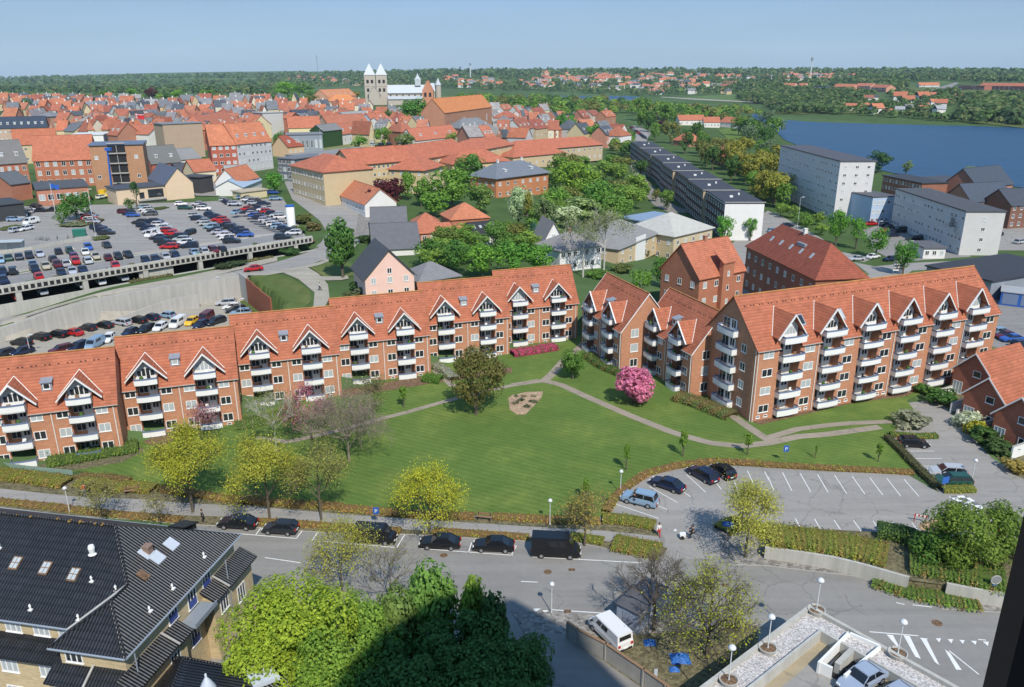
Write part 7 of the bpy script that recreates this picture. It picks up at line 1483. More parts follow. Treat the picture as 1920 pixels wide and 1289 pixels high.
row((1690, 75), (1760, 100), 4, [S_, N_, N_, S_], 'in the far right corner of the town car park'); row((1800, 45), (1900, 95), 5, [S_, L_, W_, N_, S_], 'in the far right corner of the town car park'); row((1840, 140), (1925, 190), 4, [R_, N_, S_, 'blue'], 'near the street tree')
row((650, 185), (700, 238), 5, ['darkred', W_, R_, W_, S_], 'beside the big round island trees'); row((740, 280), (800, 320), 3, [N_, N_, K_], 'beside the small island shrubs'); row((110, 225), (260, 130), 8, [L_, S_, W_, K_, S_, W_, K_, K_], 'in the slanting row at the left edge'); row((298, 160), (400, 155), 2, [K_, K_], 'beside the flagpole'); row((235, 245), (236, 246), 2, [W_, W_], 'left')[0:0] if 0 else None
deckcars([(130, 300, S_), (195, 290, W_), (237, 243, W_, 'van'), (1770, 165, L_), (1422, 320, K_), (765, 65, W_, 'hatch'), (790, 58, W_), (1145, 335, W_, 'van')], R(75), 'standing alone in the town car park')
Z2 = 480
def row2(a, b, n, cs_, region): deckcars([((Z2-0)*4+x, y, cs_[i % len(cs_)]) for i, (x, y) in enumerate(g_(a, b, n))], AD, region)
row2((-60, 60), (60, 100), 4, [N_, S_, K_, N_], 'in the near rows by the white tower'); row2((0, 190), (280, 320), 9, [N_, N_, S_, S_, W_, L_, N_, K_, W_], 'in the near row by the white tower'); row2((20, 130), (190, 200), 6, [N_, W_, R_, N_, S_, W_], 'in the near row by the white tower')
row2((200, 355), (210, 356), 1 if 0 else 2, [K_, K_], 'at the parapet corner') if 0 else deckcars([(1920+200, 352, K_), (1920+150, 60, 'lightblue'), (1920+130, 20, 'blue')], AD, 'near the street at the end of the town car park')
for px, py, c in ((570, 285, N_), (592, 283, R_), (606, 284, N_), (612, 288, S_), (630, 288, K_), (655, 288, N_), (700, 277, S_), (715, 277, K_), (730, 276, K_), (1, 1, K_)):
    if px > 1: x, y = P(px, py, 8+8.6); car(x, y, pk.location.z+8.56, R(70), 'hatch', CC[c], f'{CN[c]} hatchback on the roof car park', g4, detail=0) if 640 < px < 770 else None
# under the deck
for s, c in ((16, S_), (20, W_), (25, S_), (3, R_), (8, S_), (-14, 'purple'), (-22, S_)): car(*(DKA+DKU*s+DKN*2.6), 5.0, A1_+R(90), 'hatch', CC[c], f'{CN[c]} hatchback in the dark opening under the raised car park', g4, detail=0)
g5 = 'cars right of the brick houses'
for x, y, c, k in ((1660, 425, N_, 'sedan'), (1668, 430, K_, 'hatch'), (1672, 438, N_, 'hatch'), (1688, 436, K_, 'van'), (1632, 423, R_, 'sedan'), (1712, 451, K_, 'wagon'), (1727, 449, K_, 'wagon'), (1742, 449, K_, 'wagon'), (1755, 447, W_, 'van'), (1660, 437, R_, 'hatch'), (1674, 444, N_, 'sedan'), (1637, 485, W_, 'sedan'), (1669, 490, N_, 'hatch'), (1606, 489, S_, 'sedan'), (1476, 426, N_, 'sedan'), (1462, 445, K_, 'sedan'), (1450, 436, L_, 'hatch'), (1411, 500, N_, 'hatch'), (1437, 508, N_, 'wagon'), (1404, 512, R_, 'hatch'), (1887, 424, R_, 'hatch'), (1900, 426, K_, 'hatch'), (1910, 422, W_, 'hatch'), (1868, 443, K_, 'hatch'), (1862, 456, L_, 'hatch'), (1912, 457, S_, 'wagon'), (1877, 627, L_, 'hatch'), (1884, 634, 'darkred', 'sedan'), (1896, 640, 'blue', 'sedan'), (1915, 651, N_, 'hatch')):
    xx, yy = P(x, y); where = 'beside the containers' if y > 600 else 'by the right edge road' if x > 1850 else 'below the link building' if x > 1625 and y < 460 else 'on the road behind the long apartment roof' if y > 480 and x > 1590 else 'near the brick block'
    car(xx, yy, .05, R(random.choice((10, 30, 190))), k, CC[c], f'{CN[c]} {KN[k]} {where}', g5, detail=0)
for i in range(12): 
    px, py = 1183+i*2.3, 241+i*1.8; x, y, z = G(px, py); car(x, y, z+.4, R(120), 'hatch', CC[random.choice((K_, N_, S_, R_))], 'car parked along the street at the far end of the terrace', 'cars along the far street', detail=0)
x, y, z = G(1208, 352); car(x, y, z+.2, R(100), 'bigvan', CC[W_], 'white delivery van on the lane beside the black terrace', None, detail=0)
# ================================================================ vegetation
LG, MG, DGn, OL, YG, CB, PK = (.13, .24, .03), (.10, .19, .03), (.04, .09, .022), (.12, .135, .035), (.24, .25, .035), (.075, .018, .022), (.42, .14, .22)
TREES = [  # cx, top, base, width, label, colour, kind, n, leaf
 (643, 403, 522, 74, 'tall poplar like green tree beside the curving road', (.065, .14, .03), 'tall', 3400, .14),
 (725, 330, 396, 72, 'big dark copper beech above the grey sheds', CB, 'round', 2600, .15), (848, 312, 392, 92, 'big green chestnut left of the grand villa', MG, 'round', 2600, .14), (790, 332, 388, 46, 'green tree right of the copper beech', (.09, .18, .03), 'round', 1500, .18), (765, 318, 376, 36, 'narrow green tree behind the copper beech', MG, 'tall', 1400, .18),
 (884, 286, 345, 62, 'green chestnut above the villa roof', (.07, .15, .03), 'round', 1800, .16), (900, 340, 402, 50, 'olive green tree left of the villa wall', (.10, .16, .035), 'round', 1400, .18), (816, 358, 408, 60, 'green bushy tree below the chestnut', MG, 'round', 1600, .18),
 (1080, 298, 380, 86, 'large yellow green tree right of the villa', (.14, .22, .03), 'round', 2600, .14), (1125, 335, 420, 84, 'large green tree in the villa gardens', (.08, .17, .03), 'round', 2600, .14), (1050, 290, 345, 56, 'green tree behind the villa', (.10, .19, .03), 'round', 1500, .18), (1150, 362, 438, 66, 'green tree at the lane', (.10, .19, .035), 'round', 1800, .16), (1040, 350, 410, 60, 'green tree right below the villa', MG, 'round', 1600, .16),
 (972, 345, 430, 56, 'pale blossoming tree below the villa', (.24, .30, .16), 'round', 1800, .16), (1025, 366, 440, 48, 'grey green tree in the gardens', (.11, .15, .06), 'round', 1400, .16), (990, 358, 440, 30, 'tall yellowish conifer below the villa', (.15, .16, .03), 'cone', 1600, .16), (1002, 415, 468, 30, 'blue green spruce in the gardens', (.04, .10, .07), 'cone', 1200, .18), (965, 415, 468, 50, 'olive brown tree in the gardens', (.11, .12, .03), 'round', 1400, .18),
 (1098, 368, 420, 90, 'pale green tree behind the birches', (.16, .22, .08), 'round', 1800, .16), (1060, 385, 430, 60, 'pale blossoming bush behind the white villa', (.30, .34, .20), 'round', 1200, .2), (1190, 425, 455, 70, 'low shrub mass above the cream house', (.16, .22, .06), 'flat', 1000, .2),
 (905, 455, 524, 76, 'bright green tree behind the apartment roofs', (.10, .21, .03), 'round', 2200, .14), (962, 448, 520, 80, 'green tree behind the apartment roofs', (.08, .19, .03), 'round', 2200, .14), (1012, 455, 516, 62, 'green tree behind the apartment roofs', (.09, .2, .03), 'round', 1800, .15), (856, 446, 518, 56, 'dark green tree behind the apartment roofs', (.06, .14, .03), 'round', 1600, .16), (806, 446, 500, 64, 'dark green tree behind the apartment roofs', (.06, .13, .025), 'round', 1600, .16), (838, 425, 478, 50, 'olive green tree behind the grey sheds', (.10, .14, .03), 'round', 1400, .16), (930, 418, 470, 50, 'mid green tree in the gardens', (.08, .15, .03), 'round', 1400, .16), (1000, 380, 430, 46, 'mid green tree in the gardens', (.08, .15, .03), 'round', 1400, .16),
 (1240, 478, 542, 50, 'green tree left of the tall brick house', (.07, .16, .03), 'round', 1600, .15), (1200, 500, 560, 44, 'young green tree in front of the cream house', (.10, .19, .03), 'round', 1200, .16),
 (1357, 404, 456, 38, 'round green tree left of the white terrace end', (.08, .19, .03), 'round', 1200, .18), (1406, 404, 452, 30, 'round green tree before the white terrace end', (.08, .18, .03), 'round', 1000, .18), (1250, 352, 395, 34, 'green tree between lane and black terrace', (.09, .16, .03), 'round', 1000, .18),
 (1566, 390, 462, 44, 'green tree before the tall white block, left', (.08, .19, .025), 'round', 1800, .15), (1604, 406, 468, 34, 'green tree before the tall white block, middle', (.08, .19, .03), 'round', 1400, .16), (1641, 425, 484, 44, 'green tree before the tall white block, right', (.07, .17, .025), 'round', 1600, .15), (1692, 446, 516, 44, 'green tree at the car park entrance road', (.07, .17, .025), 'round', 1600, .15),
 (145, 358, 414, 66, 'big round green tree on the car park island', (.055, .13, .025), 'round', 2200, .14), (118, 385, 424, 34, 'bushy green tree beside the big island tree', (.07, .15, .03), 'round', 1000, .18), (258, 338, 394, 22, 'slender conifer before the cream hall', (.04, .09, .03), 'cone', 1400, .16), (246, 372, 396, 26, 'dark bush before the cream hall', (.06, .12, .03), 'round', 600, .22), (516, 321, 364, 42, 'round bright green tree at the street corner', (.08, .20, .03), 'round', 1600, .16),
 (780, 182, 246, 62, 'big chestnut before the brick church', (.06, .15, .025), 'round', 2400, .14), (822, 196, 245, 28, 'narrow chestnut before the brick church', (.06, .13, .025), 'tall', 1200, .16), (718, 236, 276, 34, 'bright green tree by the roof car park', (.10, .2, .03), 'round', 1200, .18), (672, 254, 280, 34, 'round green bush tree by the roof car park', (.09, .19, .03), 'round', 1000, .2), (755, 248, 280, 50, 'olive tree by the roof car park', (.12, .16, .05), 'round', 1200, .18), (848, 248, 276, 30, 'olive tree before the low orange row', (.13, .18, .04), 'round', 900, .2), (805, 252, 270, 22, 'small copper tree before the low orange row', CB, 'round', 700, .2), (905, 246, 275, 50, 'green tree below the church', (.09, .19, .03), 'round', 1200, .18), (528, 246, 280, 28, 'green tree left of the theatre building', (.06, .15, .03), 'round', 1000, .2),
 (540, 152, 184, 54, 'broad light green tree group above the town, left half', (.12, .24, .025), 'round', 1600, .15), (578, 154, 184, 48, 'broad green tree group above the town, right half', (.08, .17, .025), 'round', 1500, .15), (615, 168, 192, 34, 'olive green tree beside the school', (.11, .15, .03), 'round', 900, .2), (585, 176, 200, 30, 'brownish tree behind the town roofs', (.12, .13, .03), 'round', 800, .2), (665, 170, 188, 24, 'orange tinged tree beside the school', (.22, .18, .04), 'round', 700, .2),
 (285, 163, 188, 28, 'round copper beech on the skyline of the town', CB, 'round', 1000, .2), (251, 165, 190, 26, 'light green tree left of the skyline copper beech', (.10, .2, .03), 'round', 800, .22), (335, 167, 190, 30, 'light green tree right of the skyline copper beech', (.12, .24, .03), 'round', 900, .2), (390, 166, 188, 28, 'light green tree on the skyline of the town', (.11, .22, .03), 'round', 800, .2), (200, 168, 188, 24, 'green tree on the skyline of the town', (.09, .16, .03), 'round', 700, .22), (58, 184, 216, 30, 'green tree between the left town roofs', (.06, .13, .03), 'round', 1000, .2), (36, 196, 218, 30, 'pale green tree between the left town roofs', (.18, .22, .10), 'round', 800, .2), (308, 172, 190, 30, 'dark green tree on the skyline of the town', (.05, .11, .03), 'round', 800, .2),
 (1068, 212, 258, 30, 'bright green tree among orange roofs', (.06, .18, .03), 'round', 1200, .18), (1050, 210, 252, 34, 'green tree among orange roofs', (.06, .16, .03), 'round', 1200, .18), (1110, 232, 270, 50, 'light green tree above the long red roof', (.09, .2, .03), 'round', 1400, .18), (1183, 246, 275, 24, 'green tree at the end of the street', (.08, .18, .03), 'round', 700, .22), (1020, 236, 258, 26, 'pale tree left of the orange roofs', (.16, .2, .10), 'round', 700, .22), (1240, 222, 250, 26, 'dark copper tree beside the street', (.06, .025, .03), 'round', 900, .2), (1225, 210, 236, 22, 'second copper tree beside the street', (.07, .03, .03), 'round', 700, .2), (1064, 188, 206, 20, 'copper tree behind the orange roofs', (.07, .03, .03), 'round', 600, .2),
 (1645, 282, 325, 54, 'dark green tree between the white block and the lake', (.04, .09, .03), 'round', 1500, .16), (1698, 300, 328, 24, 'small light tree at the lake shore', (.13, .18, .06), 'round', 700, .2), (1820, 310, 330, 26, 'yellowish small tree behind the slate roofs', (.2, .22, .05), 'round', 600, .2), (700, 212, 240, 22, 'green tree at the church square', (.08, .15, .03), 'round', 700, .2), (735, 205, 240, 40, 'olive tree at the church square', (.10, .14, .04), 'round', 900, .2), (1055, 250, 262, 12, 'bush', MG, 'round', 100, .3)]
for q in TREES:
    cx, yt, yb, w_, lb, c, k, n, lf = q
    if n > 100: tree(cx, yt, yb, w_, lb, tuple(min(.5, v*(1.22 if c[1] > c[0] else 1)) for v in c), k, n, lf)
def grove(poly, n, hpx, wpx, cols, label, kinds=('round',), nl=700, leaf=.22, minsp=.5):
    a = np.array(poly); lo, hi = a.min(0), a.max(0); k = 0; pts = []; tries = 0
    while k < n and tries < 4000:
        tries += 1; px, py = float(rng.uniform(lo[0], hi[0])), float(rng.uniform(lo[1], hi[1]))
        if not inpoly([px], [py], poly)[0] or any(abs(px-u)+2*abs(py-v) < wpx*minsp for u, v in pts): continue
        pts.append((px, py)); k += 1
    for px, py in sorted(pts, key=lambda p: p[1]):
        c = random.choice(cols); nm_ = c[1]; s = random.uniform(.8, 1.25); tree(px, py-hpx*s, py, wpx*s*random.uniform(.85, 1.15), f'{nm_} tree {label}', c[0], random.choice(kinds), nl, leaf, group='trees '+label)
g1c, g2c, g3c, g4c, g5c = ((.11, .20, .035), 'green'), ((.06, .125, .03), 'dark green'), ((.15, .165, .045), 'olive'), ((.16, .25, .045), 'light green'), ((.20, .20, .035), 'golden green')
grove([(1185, 225), (1250, 232), (1330, 285), (1425, 345), (1470, 395), (1540, 440), (1480, 420), (1400, 360), (1300, 300), (1200, 262)], 26, 42, 30, [g1c, g2c, g3c, g2c], 'on the dark side of the stepped terrace', nl=800)
grove([(1335, 300), (1400, 305), (1460, 330), (1465, 400), (1535, 425), (1440, 392), (1390, 350)], 17, 52, 44, [g5c, g5c, g3c], 'along the avenue left of the tall white block', nl=1100, leaf=.18)
grove([(1380, 245), (1460, 240), (1470, 275), (1440, 310), (1390, 290)], 16, 34, 30, [g1c, g2c, g1c, ((.12, .17, .09), 'silvery green')], 'on the near lake shore', nl=700)
grove([(1040, 320), (1175, 315), (1205, 400), (1130, 440), (1050, 438), (1030, 405)], 28, 40, 46, [g1c, g4c, g4c, g3c], 'in the garden belt around the villa', nl=1100, leaf=.18)
grove([(830, 462), (900, 448), (960, 440), (1040, 445), (1020, 480), (880, 508), (800, 508)], 24, 38, 48, [g1c, g4c, g1c], 'in the gardens behind the sheds', nl=1100, leaf=.18)
grove([(1195, 330), (1215, 335), (1245, 390), (1190, 400), (1170, 380)], 7, 30, 26, [g1c, g2c, g3c], 'along the lane below the terrace', nl=800)
grove([(1450, 395), (1540, 425), (1540, 445), (1470, 420)], 6, 22, 26, [g1c, g4c], 'between the avenue and the brick block', nl=700)
# woods that read as one mass
WN = [(.11, .20, .035), (.06, .125, .03), (.15, .165, .045), (.16, .25, .045)]
forest('near_woods', 'belt of lakeside trees between the orange roofs and the narrow lake', [([(1060, 210), (1250, 208), (1380, 226), (1380, 236), (1240, 226), (1160, 216), (1040, 222), (930, 205), (960, 196)], 150, 11), ([(860, 186), (960, 190), (1060, 193), (1200, 203), (1060, 206), (860, 200)], 130, 12), ([(1390, 208), (1440, 222), (1300, 216)], 26, 8)], 0, 0, WN, per=260, lf=.22)
forest('near_woods', 'trees along the far edge of the old town and between its roofs', [([(1180, 290), (1195, 320), (1165, 300), (1140, 285), (1130, 262), (1175, 262)], 10, 7), ([(0, 178), (130, 180), (280, 186), (400, 186), (560, 184), (560, 190), (300, 192), (0, 186)], 60, 7), ([(60, 205), (400, 200), (700, 205), (900, 255), (690, 268), (500, 232), (60, 240)], 30, 6)], 0, 0, WN, per=180, lf=.26)
WC = [(.07, .12, .038), (.09, .15, .042), (.05, .088, .034), (.12, .15, .055)]
forest('far_woods', 'dense green woods covering the peninsula across the lake', [([(1440, 205), (1440, 170), (1500, 168), (1570, 172), (1640, 180), (1600, 195), (1560, 214), (1452, 213)], 900, 8.5), ([(1380, 182), (1440, 170), (1445, 197), (1400, 194)], 220, 9)], 0, 0, WC)
forest('far_woods', 'dark green woods on the far right shore of the big lake', [([(1800, 226), (1810, 190), (1925, 186), (1925, 236)], 520, 10), ([(1660, 180), (1800, 176), (1800, 186), (1790, 200), (1700, 200)], 150, 8), ([(1560, 215), (1560, 195), (1600, 190), (1800, 215), (1640, 214)], 110, 7)], 0, 0, WC)
forest('far_woods', 'woods on the hillside above the narrow lake, among villas', [([(850, 164), (960, 166), (1240, 179), (1240, 183), (1040, 173), (850, 168)], 130, 9), ([(1456, 209), (1600, 214), (1800, 226), (1925, 236), (1925, 240), (1640, 219), (1456, 214)], 70, 7), ([(700, 158), (860, 158), (860, 166), (700, 168)], 60, 11), ([(830, 142), (1650, 146), (1650, 165), (1440, 172), (1380, 178), (1220, 180), (1040, 172), (850, 166)], 950, 11), ([(480, 150), (700, 146), (850, 150), (850, 166), (640, 164), (480, 172)], 480, 14)], 0, 0, WC, per=26)
forest('far_woods', 'bands of woods in the hills on the horizon', [([(-30, 151), (300, 148), (480, 146), (700, 142), (900, 138), (1200, 137), (1500, 139), (1950, 141), (1950, 147), (1500, 145), (1000, 143), (480, 150), (-30, 154)], 1500, 20)], 0, 0, [(.09, .14, .06), (.10, .16, .06), (.08, .12, .05)], per=18)
forest('far_woods', 'green woods between the old town and the fields at left', [([(-30, 168), (300, 165), (480, 160), (480, 178), (560, 182), (300, 180), (-30, 178)], 620, 13), ([(-30, 158), (480, 156), (480, 160), (200, 164), (-30, 162)], 120, 16)], 0, 0, WC, per=24)
forest('far_woods', 'woods and gardens on the right skyline behind the school', [([(1600, 146), (1925, 150), (1925, 158), (1800, 156), (1780, 152), (1600, 158)], 420, 13), ([(1640, 158), (1700, 158), (1700, 170), (1640, 172)], 80, 11)], 0, 0, WC, per=24)
# ---- trees at the front
def big(cx, yt, base, wpx, label, col, n, leaf, kind='round', stem=.2, zb=0., cat='tree'):
    tree(cx, yt, base, wpx, label, col, kind, n, leaf, stem=stem)
def leaftree(px, py, h, label, seed, lev, spread, col=None, nleaf=0, leaf=.3, first=.28, bark='bark', r=.16, jit=.5, n0=5, at=None, col2=None):
    m_, tips = twig_tree(seed, lev, h, r, spread, first, n0); x, y = P(px, py) if at is None else at; t = thing('tree', label, 'tree', (x, y, 0)); t['_c'] = (x, y, h*.6)
    m_.build('trunk', bark, t)
    if nleaf:
        tp = np.array([tuple(p) for p in tips]); tp = tp[tp[:, 2] > h*.25]; k = rng.integers(0, len(tp), nleaf); p = tp[k]+rng.normal(size=(nleaf, 3))*jit; nn = rng.normal(size=(nleaf, 3))+np.array([0, 0, .8])+(p-np.array([0, 0, h*.6]))*.25
        ob('crown', leafmesh('crown', p, nn, leaf), t, col=col)
        if col2: k = rng.integers(0, len(tp), nleaf//3); p = tp[k]+rng.normal(size=(len(k), 3))*jit; ob('blossom', leafmesh('blossom', p, rng.normal(size=(len(k), 3)), leaf), t, col=col2)
    return t
YS = (.29, .30, .035)
leaftree(362, 962, 11.5, 'yellow green street tree, leftmost of three along the cycle path', 1, 4, .5, YS, 15000, .2, first=.22, r=.2); leaftree(506, 975, 11, 'yellow green street tree above the dark hatchback', 2, 4, .5, (.28, .285, .04), 12500, .2, first=.25, r=.19); leaftree(603, 978, 10, 'thin leaved street tree right of the dark hatchback', 3, 4, .5, (.22, .22, .05), 4800, .18, first=.28)
leaftree(806, 1000, 8.6, 'small bright yellow green street tree above the black saloon car', 4, 4, .5, (.33, .34, .03), 8500, .19, first=.3, r=.15); leaftree(1096, 1024, 6.8, 'sparse brownish street tree beside the black delivery van', 5, 4, .6, (.25, .20, .05), 1700, .22, first=.32, r=.14); leaftree(1397, 1047, 8.6, 'yellow green street tree right of the car park entrance', 6, 4, .5, (.32, .32, .06), 7500, .19, first=.3, r=.14)
tree(893, 642, 778, 112, 'rounded olive brown tree standing on the lawn', (.125, .125, .035), 'round', 5200, .085, stem=.1); leaftree(655, 868, 13, 'wide bare spring tree with grey purple twigs on the lawn', 8, 5, .6, (.22, .17, .13), 2600, .16, first=.12, r=.2, n0=8, col2=(.24, .23, .08), bark='twig'); 
leaftree(585, 826, 8.5, 'dull pink budding tree left of the bare spring tree', 9, 4, .5, (.35, .13, .17), 3500, .22, first=.2, r=.18); leaftree(378, 840, 6.5, 'small pink budding tree behind the yellow green street tree', 19, 3, .5, (.30, .14, .15), 1300, .22, first=.3, r=.1)
leaftree(520, 858, 9.5, 'thin birch with sparse leaves beside the lawn edge', 10, 4, .4, (.17, .18, .05), 1800, .2, first=.3, bark='birch', r=.12); leaftree(700, 800, 8, 'thin olive budding tree between the lawn and the brick houses', 12, 4, .5, (.14, .15, .05), 1900, .22, first=.3, r=.12)
tree(1187, 686, 757, 80, 'round pink blossoming cherry tree on the lawn', (.45, .15, .23), 'round', 3800, .15, stem=.06); tree(1074, 653, 712, 48, 'round green tree beside the lawn path', (.085, .165, .03), 'round', 2600, .15, stem=.15)
for px, py, hpx, w_ in ((757, 765, 43, 22), (1280, 857, 52, 22), (1174, 883, 52, 18), (1098, 938, 42, 20), (1401, 854, 44, 22), (1646, 867, 38, 18), (1528, 860, 26, 6)): tree(px, py-hpx, py, w_, 'young staked sapling on the lawn', (.12, .21, .03), 'tall', 420, .3, group='young saplings on the lawn', stem=.4)
leaftree(196, 985, 6.2, 'slender young tree behind the black tiled roof', 13, 4, .4, (.20, .20, .06), 1500, .2, first=.3, r=.08); leaftree(300, 992, 4.2, 'small sparse shrub tree behind the black tiled roof', 14, 3, .5, (.22, .21, .08), 500, .2, first=.3, r=.06)
leaftree(642, 1108, 8.2, 'golden green tree at the near kerb behind the chestnut', 15, 4, .5, (.28, .28, .045), 5200, .17, first=.25, r=.11); leaftree(1325, 1232, 9.5, 'budding tree with bare crown top over the shed', 16, 5, .55, (.25, .27, .035), 5200, .18, first=.18, r=.2, n0=7)
leaftree(1225, 1185, 9, 'bare dark branched tree above the shed roof', 17, 5, .55, None, 0, first=.2, r=.18, n0=6)
def world_tree(x, y, h, r_, label, col, n, leaf, kind='round', z0=0., stem=1.2):
    t = thing('tree', label, 'tree', (x, y, z0), random.uniform(0, 6)); t['_c'] = (x, y, h*.7); hs = (h-stem)/2
    ob('crown', crown_mesh(kind, n, leaf, random.randint(0, 2)), t, (0, 0, stem), 0, col, scale=(r_, r_, hs)); ob('trunk', TR_[('bark',)], t, scale=(h, h, h*.8)); return t
LIME = (.22, .29, .03)
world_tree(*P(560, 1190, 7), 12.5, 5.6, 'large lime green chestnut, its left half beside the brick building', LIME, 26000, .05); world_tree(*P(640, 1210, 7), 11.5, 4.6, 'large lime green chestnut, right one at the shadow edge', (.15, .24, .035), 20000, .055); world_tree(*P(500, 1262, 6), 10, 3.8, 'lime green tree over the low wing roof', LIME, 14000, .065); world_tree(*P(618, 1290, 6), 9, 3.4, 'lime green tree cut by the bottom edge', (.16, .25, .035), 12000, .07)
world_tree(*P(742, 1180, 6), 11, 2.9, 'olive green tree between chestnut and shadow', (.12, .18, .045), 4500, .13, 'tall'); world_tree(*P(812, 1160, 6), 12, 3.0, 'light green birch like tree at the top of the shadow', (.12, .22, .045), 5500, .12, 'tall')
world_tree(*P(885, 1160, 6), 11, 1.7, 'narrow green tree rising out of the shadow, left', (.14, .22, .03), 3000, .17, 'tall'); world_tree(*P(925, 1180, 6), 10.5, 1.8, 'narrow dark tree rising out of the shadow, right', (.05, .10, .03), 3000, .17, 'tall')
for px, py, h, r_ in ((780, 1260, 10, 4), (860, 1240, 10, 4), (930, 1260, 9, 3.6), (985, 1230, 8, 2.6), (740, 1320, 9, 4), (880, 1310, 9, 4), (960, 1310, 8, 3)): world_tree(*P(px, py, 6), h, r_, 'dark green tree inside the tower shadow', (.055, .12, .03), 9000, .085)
leaftree(735, 1140, 7, 'bare twiggy tree between the chestnut and the shadow', 18, 4, .4, (.2, .2, .08), 400, .2, first=.3, r=.1)
world_tree(*P(1800, 1075), 8.2, 4.2, 'big green maple at the right beside the window edge', (.12, .18, .03), 8500, .075, stem=.6); world_tree(*P(1872, 1058), 7.4, 2.9, 'green maple behind the window edge', (.11, .17, .03), 4500, .1, stem=.6); world_tree(*P(1745, 1072), 4.8, 2.4, 'dark green bushy tree left of the big maple', (.07, .14, .025), 3500, .14, stem=.3)
for px, py, h, lb in ((1093, 528, 13, 'left'), (1132, 525, 14.5, 'right')):
    x, y, z = G(px, py-8); m_, tips = twig_tree(31+px, 4, h, .22, .45, .45, 5); t = thing('birch_tree', f'slender white stemmed birch before the white villa, {lb} one', 'tree', (x, y, z)); m_.build('trunk', 'birch', t); tp = np.array([tuple(p) for p in tips]); k = rng.integers(0, len(tp), 1800); ob('crown', leafmesh('crown', tp[k]+rng.normal(size=(1800, 3))*.6, rng.normal(size=(1800, 3))+np.array([0, 0, .5]), .35), t, col=(.16, .19, .06))
x, y, z = G(1812, 472); m_, tips = twig_tree(55, 5, 13, .3, .55, .2, 6); t = thing('bare_tree', 'bare spreading tree before the white end wall of the long grey block', 'tree', (x, y, z)); m_.build('trunk', 'bark', t)
# ---- hedges
YH, BH, GH, RH = (.25, .25, .045), (.30, .19, .07), (.13, .20, .04), (.24, .17, .06)
def Hd(lb, px, w_, h_, cols, **k): hedge(lb, px, w_*1.45, h_*1.1, cols, dens=62, leaf=.2, **k)
Hd('broad yellow green hedge along the cycle path at the left edge', [(-20, 892), (60, 900), (128, 910)], 2.2, .9, [YH, (.2, .2, .04), BH]); Hd('yellow green hedge patch behind the red jacket walker', [(148, 908), (185, 912), (205, 918)], 2.0, .8, [YH, RH]); Hd('yellow green hedge left of the wooden bench', [(205, 922), (240, 916), (290, 922)], 1.8, .9, [YH, (.2, .21, .04), BH]); Hd('low brown hedge below the leftmost lawn', [(150, 897), (200, 898), (245, 905)], .9, .7, [RH, (.16, .10, .06)])
Hd('brown and yellow hedge between cycle path and lawn, left part', [(300, 920), (420, 938), (540, 948), (640, 954)], 1.1, .7, [BH, YH, RH]); Hd('brown and yellow hedge between cycle path and lawn, middle part', [(640, 956), (780, 968), (890, 972)], 1.1, .6, [BH, YH, BH]); Hd('brown and yellow hedge between cycle path and lawn, right part', [(925, 972), (1030, 978), (1125, 980)], 1.1, .6, [BH, YH]); Hd('yellow green hedge above the car park entrance pavement', [(1130, 976), (1180, 980), (1228, 990)], 1.6, .8, [YH, GH, RH])
Hd('brown hedge on the street side of the cycle path at the left', [(-20, 941), (100, 953), (200, 966), (340, 978)], 1.0, .5, [BH, YH, RH]); Hd('brown hedge behind the dark hatchback', [(440, 980), (520, 982), (620, 990)], .9, .55, [BH, YH]); Hd('brown hedge behind the black people carrier', [(625, 990), (700, 994), (752, 999)], .9, .5, [BH, RH, YH]); Hd('brown hedge behind the black saloon cars', [(812, 998), (900, 1004), (992, 1010)], .9, .5, [BH, RH, YH]); Hd('yellow green hedge right of the black delivery van', [(1070, 1010), (1100, 1014), (1132, 1019)], 1.1, .7, [YH, GH]); Hd('rust and green hedge at the rounded end of the planting strip', [(1150, 1022), (1190, 1030), (1238, 1040)], 2.4, .9, [YH, RH, BH, GH])
Hd('rusty beech hedge curving round the front car park', [(1136, 964), (1150, 940), (1180, 912), (1215, 890), (1270, 876), (1340, 868), (1430, 873)], .9, .7, [BH, BH, YH]); Hd('rusty beech hedge along the empty parking bays', [(1430, 874), (1560, 881), (1640, 885), (1712, 889)], .9, .6, [BH, YH, RH]); Hd('clipped dark hedge between lawn and right hand bays', [(1662, 823), (1690, 850), (1728, 890), (1762, 920)], .9, .9, [(.10, .10, .04), (.13, .13, .05)]); Hd('yellow green hedge below the dark green estate car', [(1765, 922), (1795, 922), (1825, 921)], 1.1, .8, [YH, GH]); Hd('small hedge behind the black hatchback', [(1668, 818), (1715, 822), (1756, 821)], 1.0, .8, [GH, YH, RH])
Hd('yellow green hedge on top of the curved concrete wall', [(1440, 1026), (1520, 1036), (1600, 1050), (1660, 1066)], 3.6, .9, [YH, GH, RH], z=1.28); Hd('shrubby ground cover under the big maple', [(1700, 1075), (1790, 1095), (1880, 1118)], 3.6, .9, [GH, RH, (.10, .17, .03)], z=1.28); Hd('dark green hedge left of the big maple', [(1640, 1018), (1700, 1030), (1740, 1060)], 2.4, 1.2, [(.05, .10, .025), GH], z=1.28); Hd('green and brown ground cover below the concrete wall', [(1640, 1086), (1700, 1106), (1780, 1122), (1830, 1128)], 3.0, .7, [GH, (.14, .24, .04), RH]); Hd('yellow hedge around the street tree right of the entrance', [(1352, 1000), (1380, 985), (1440, 1002)], 2.0, .9, [YH, (.2, .21, .04), GH])
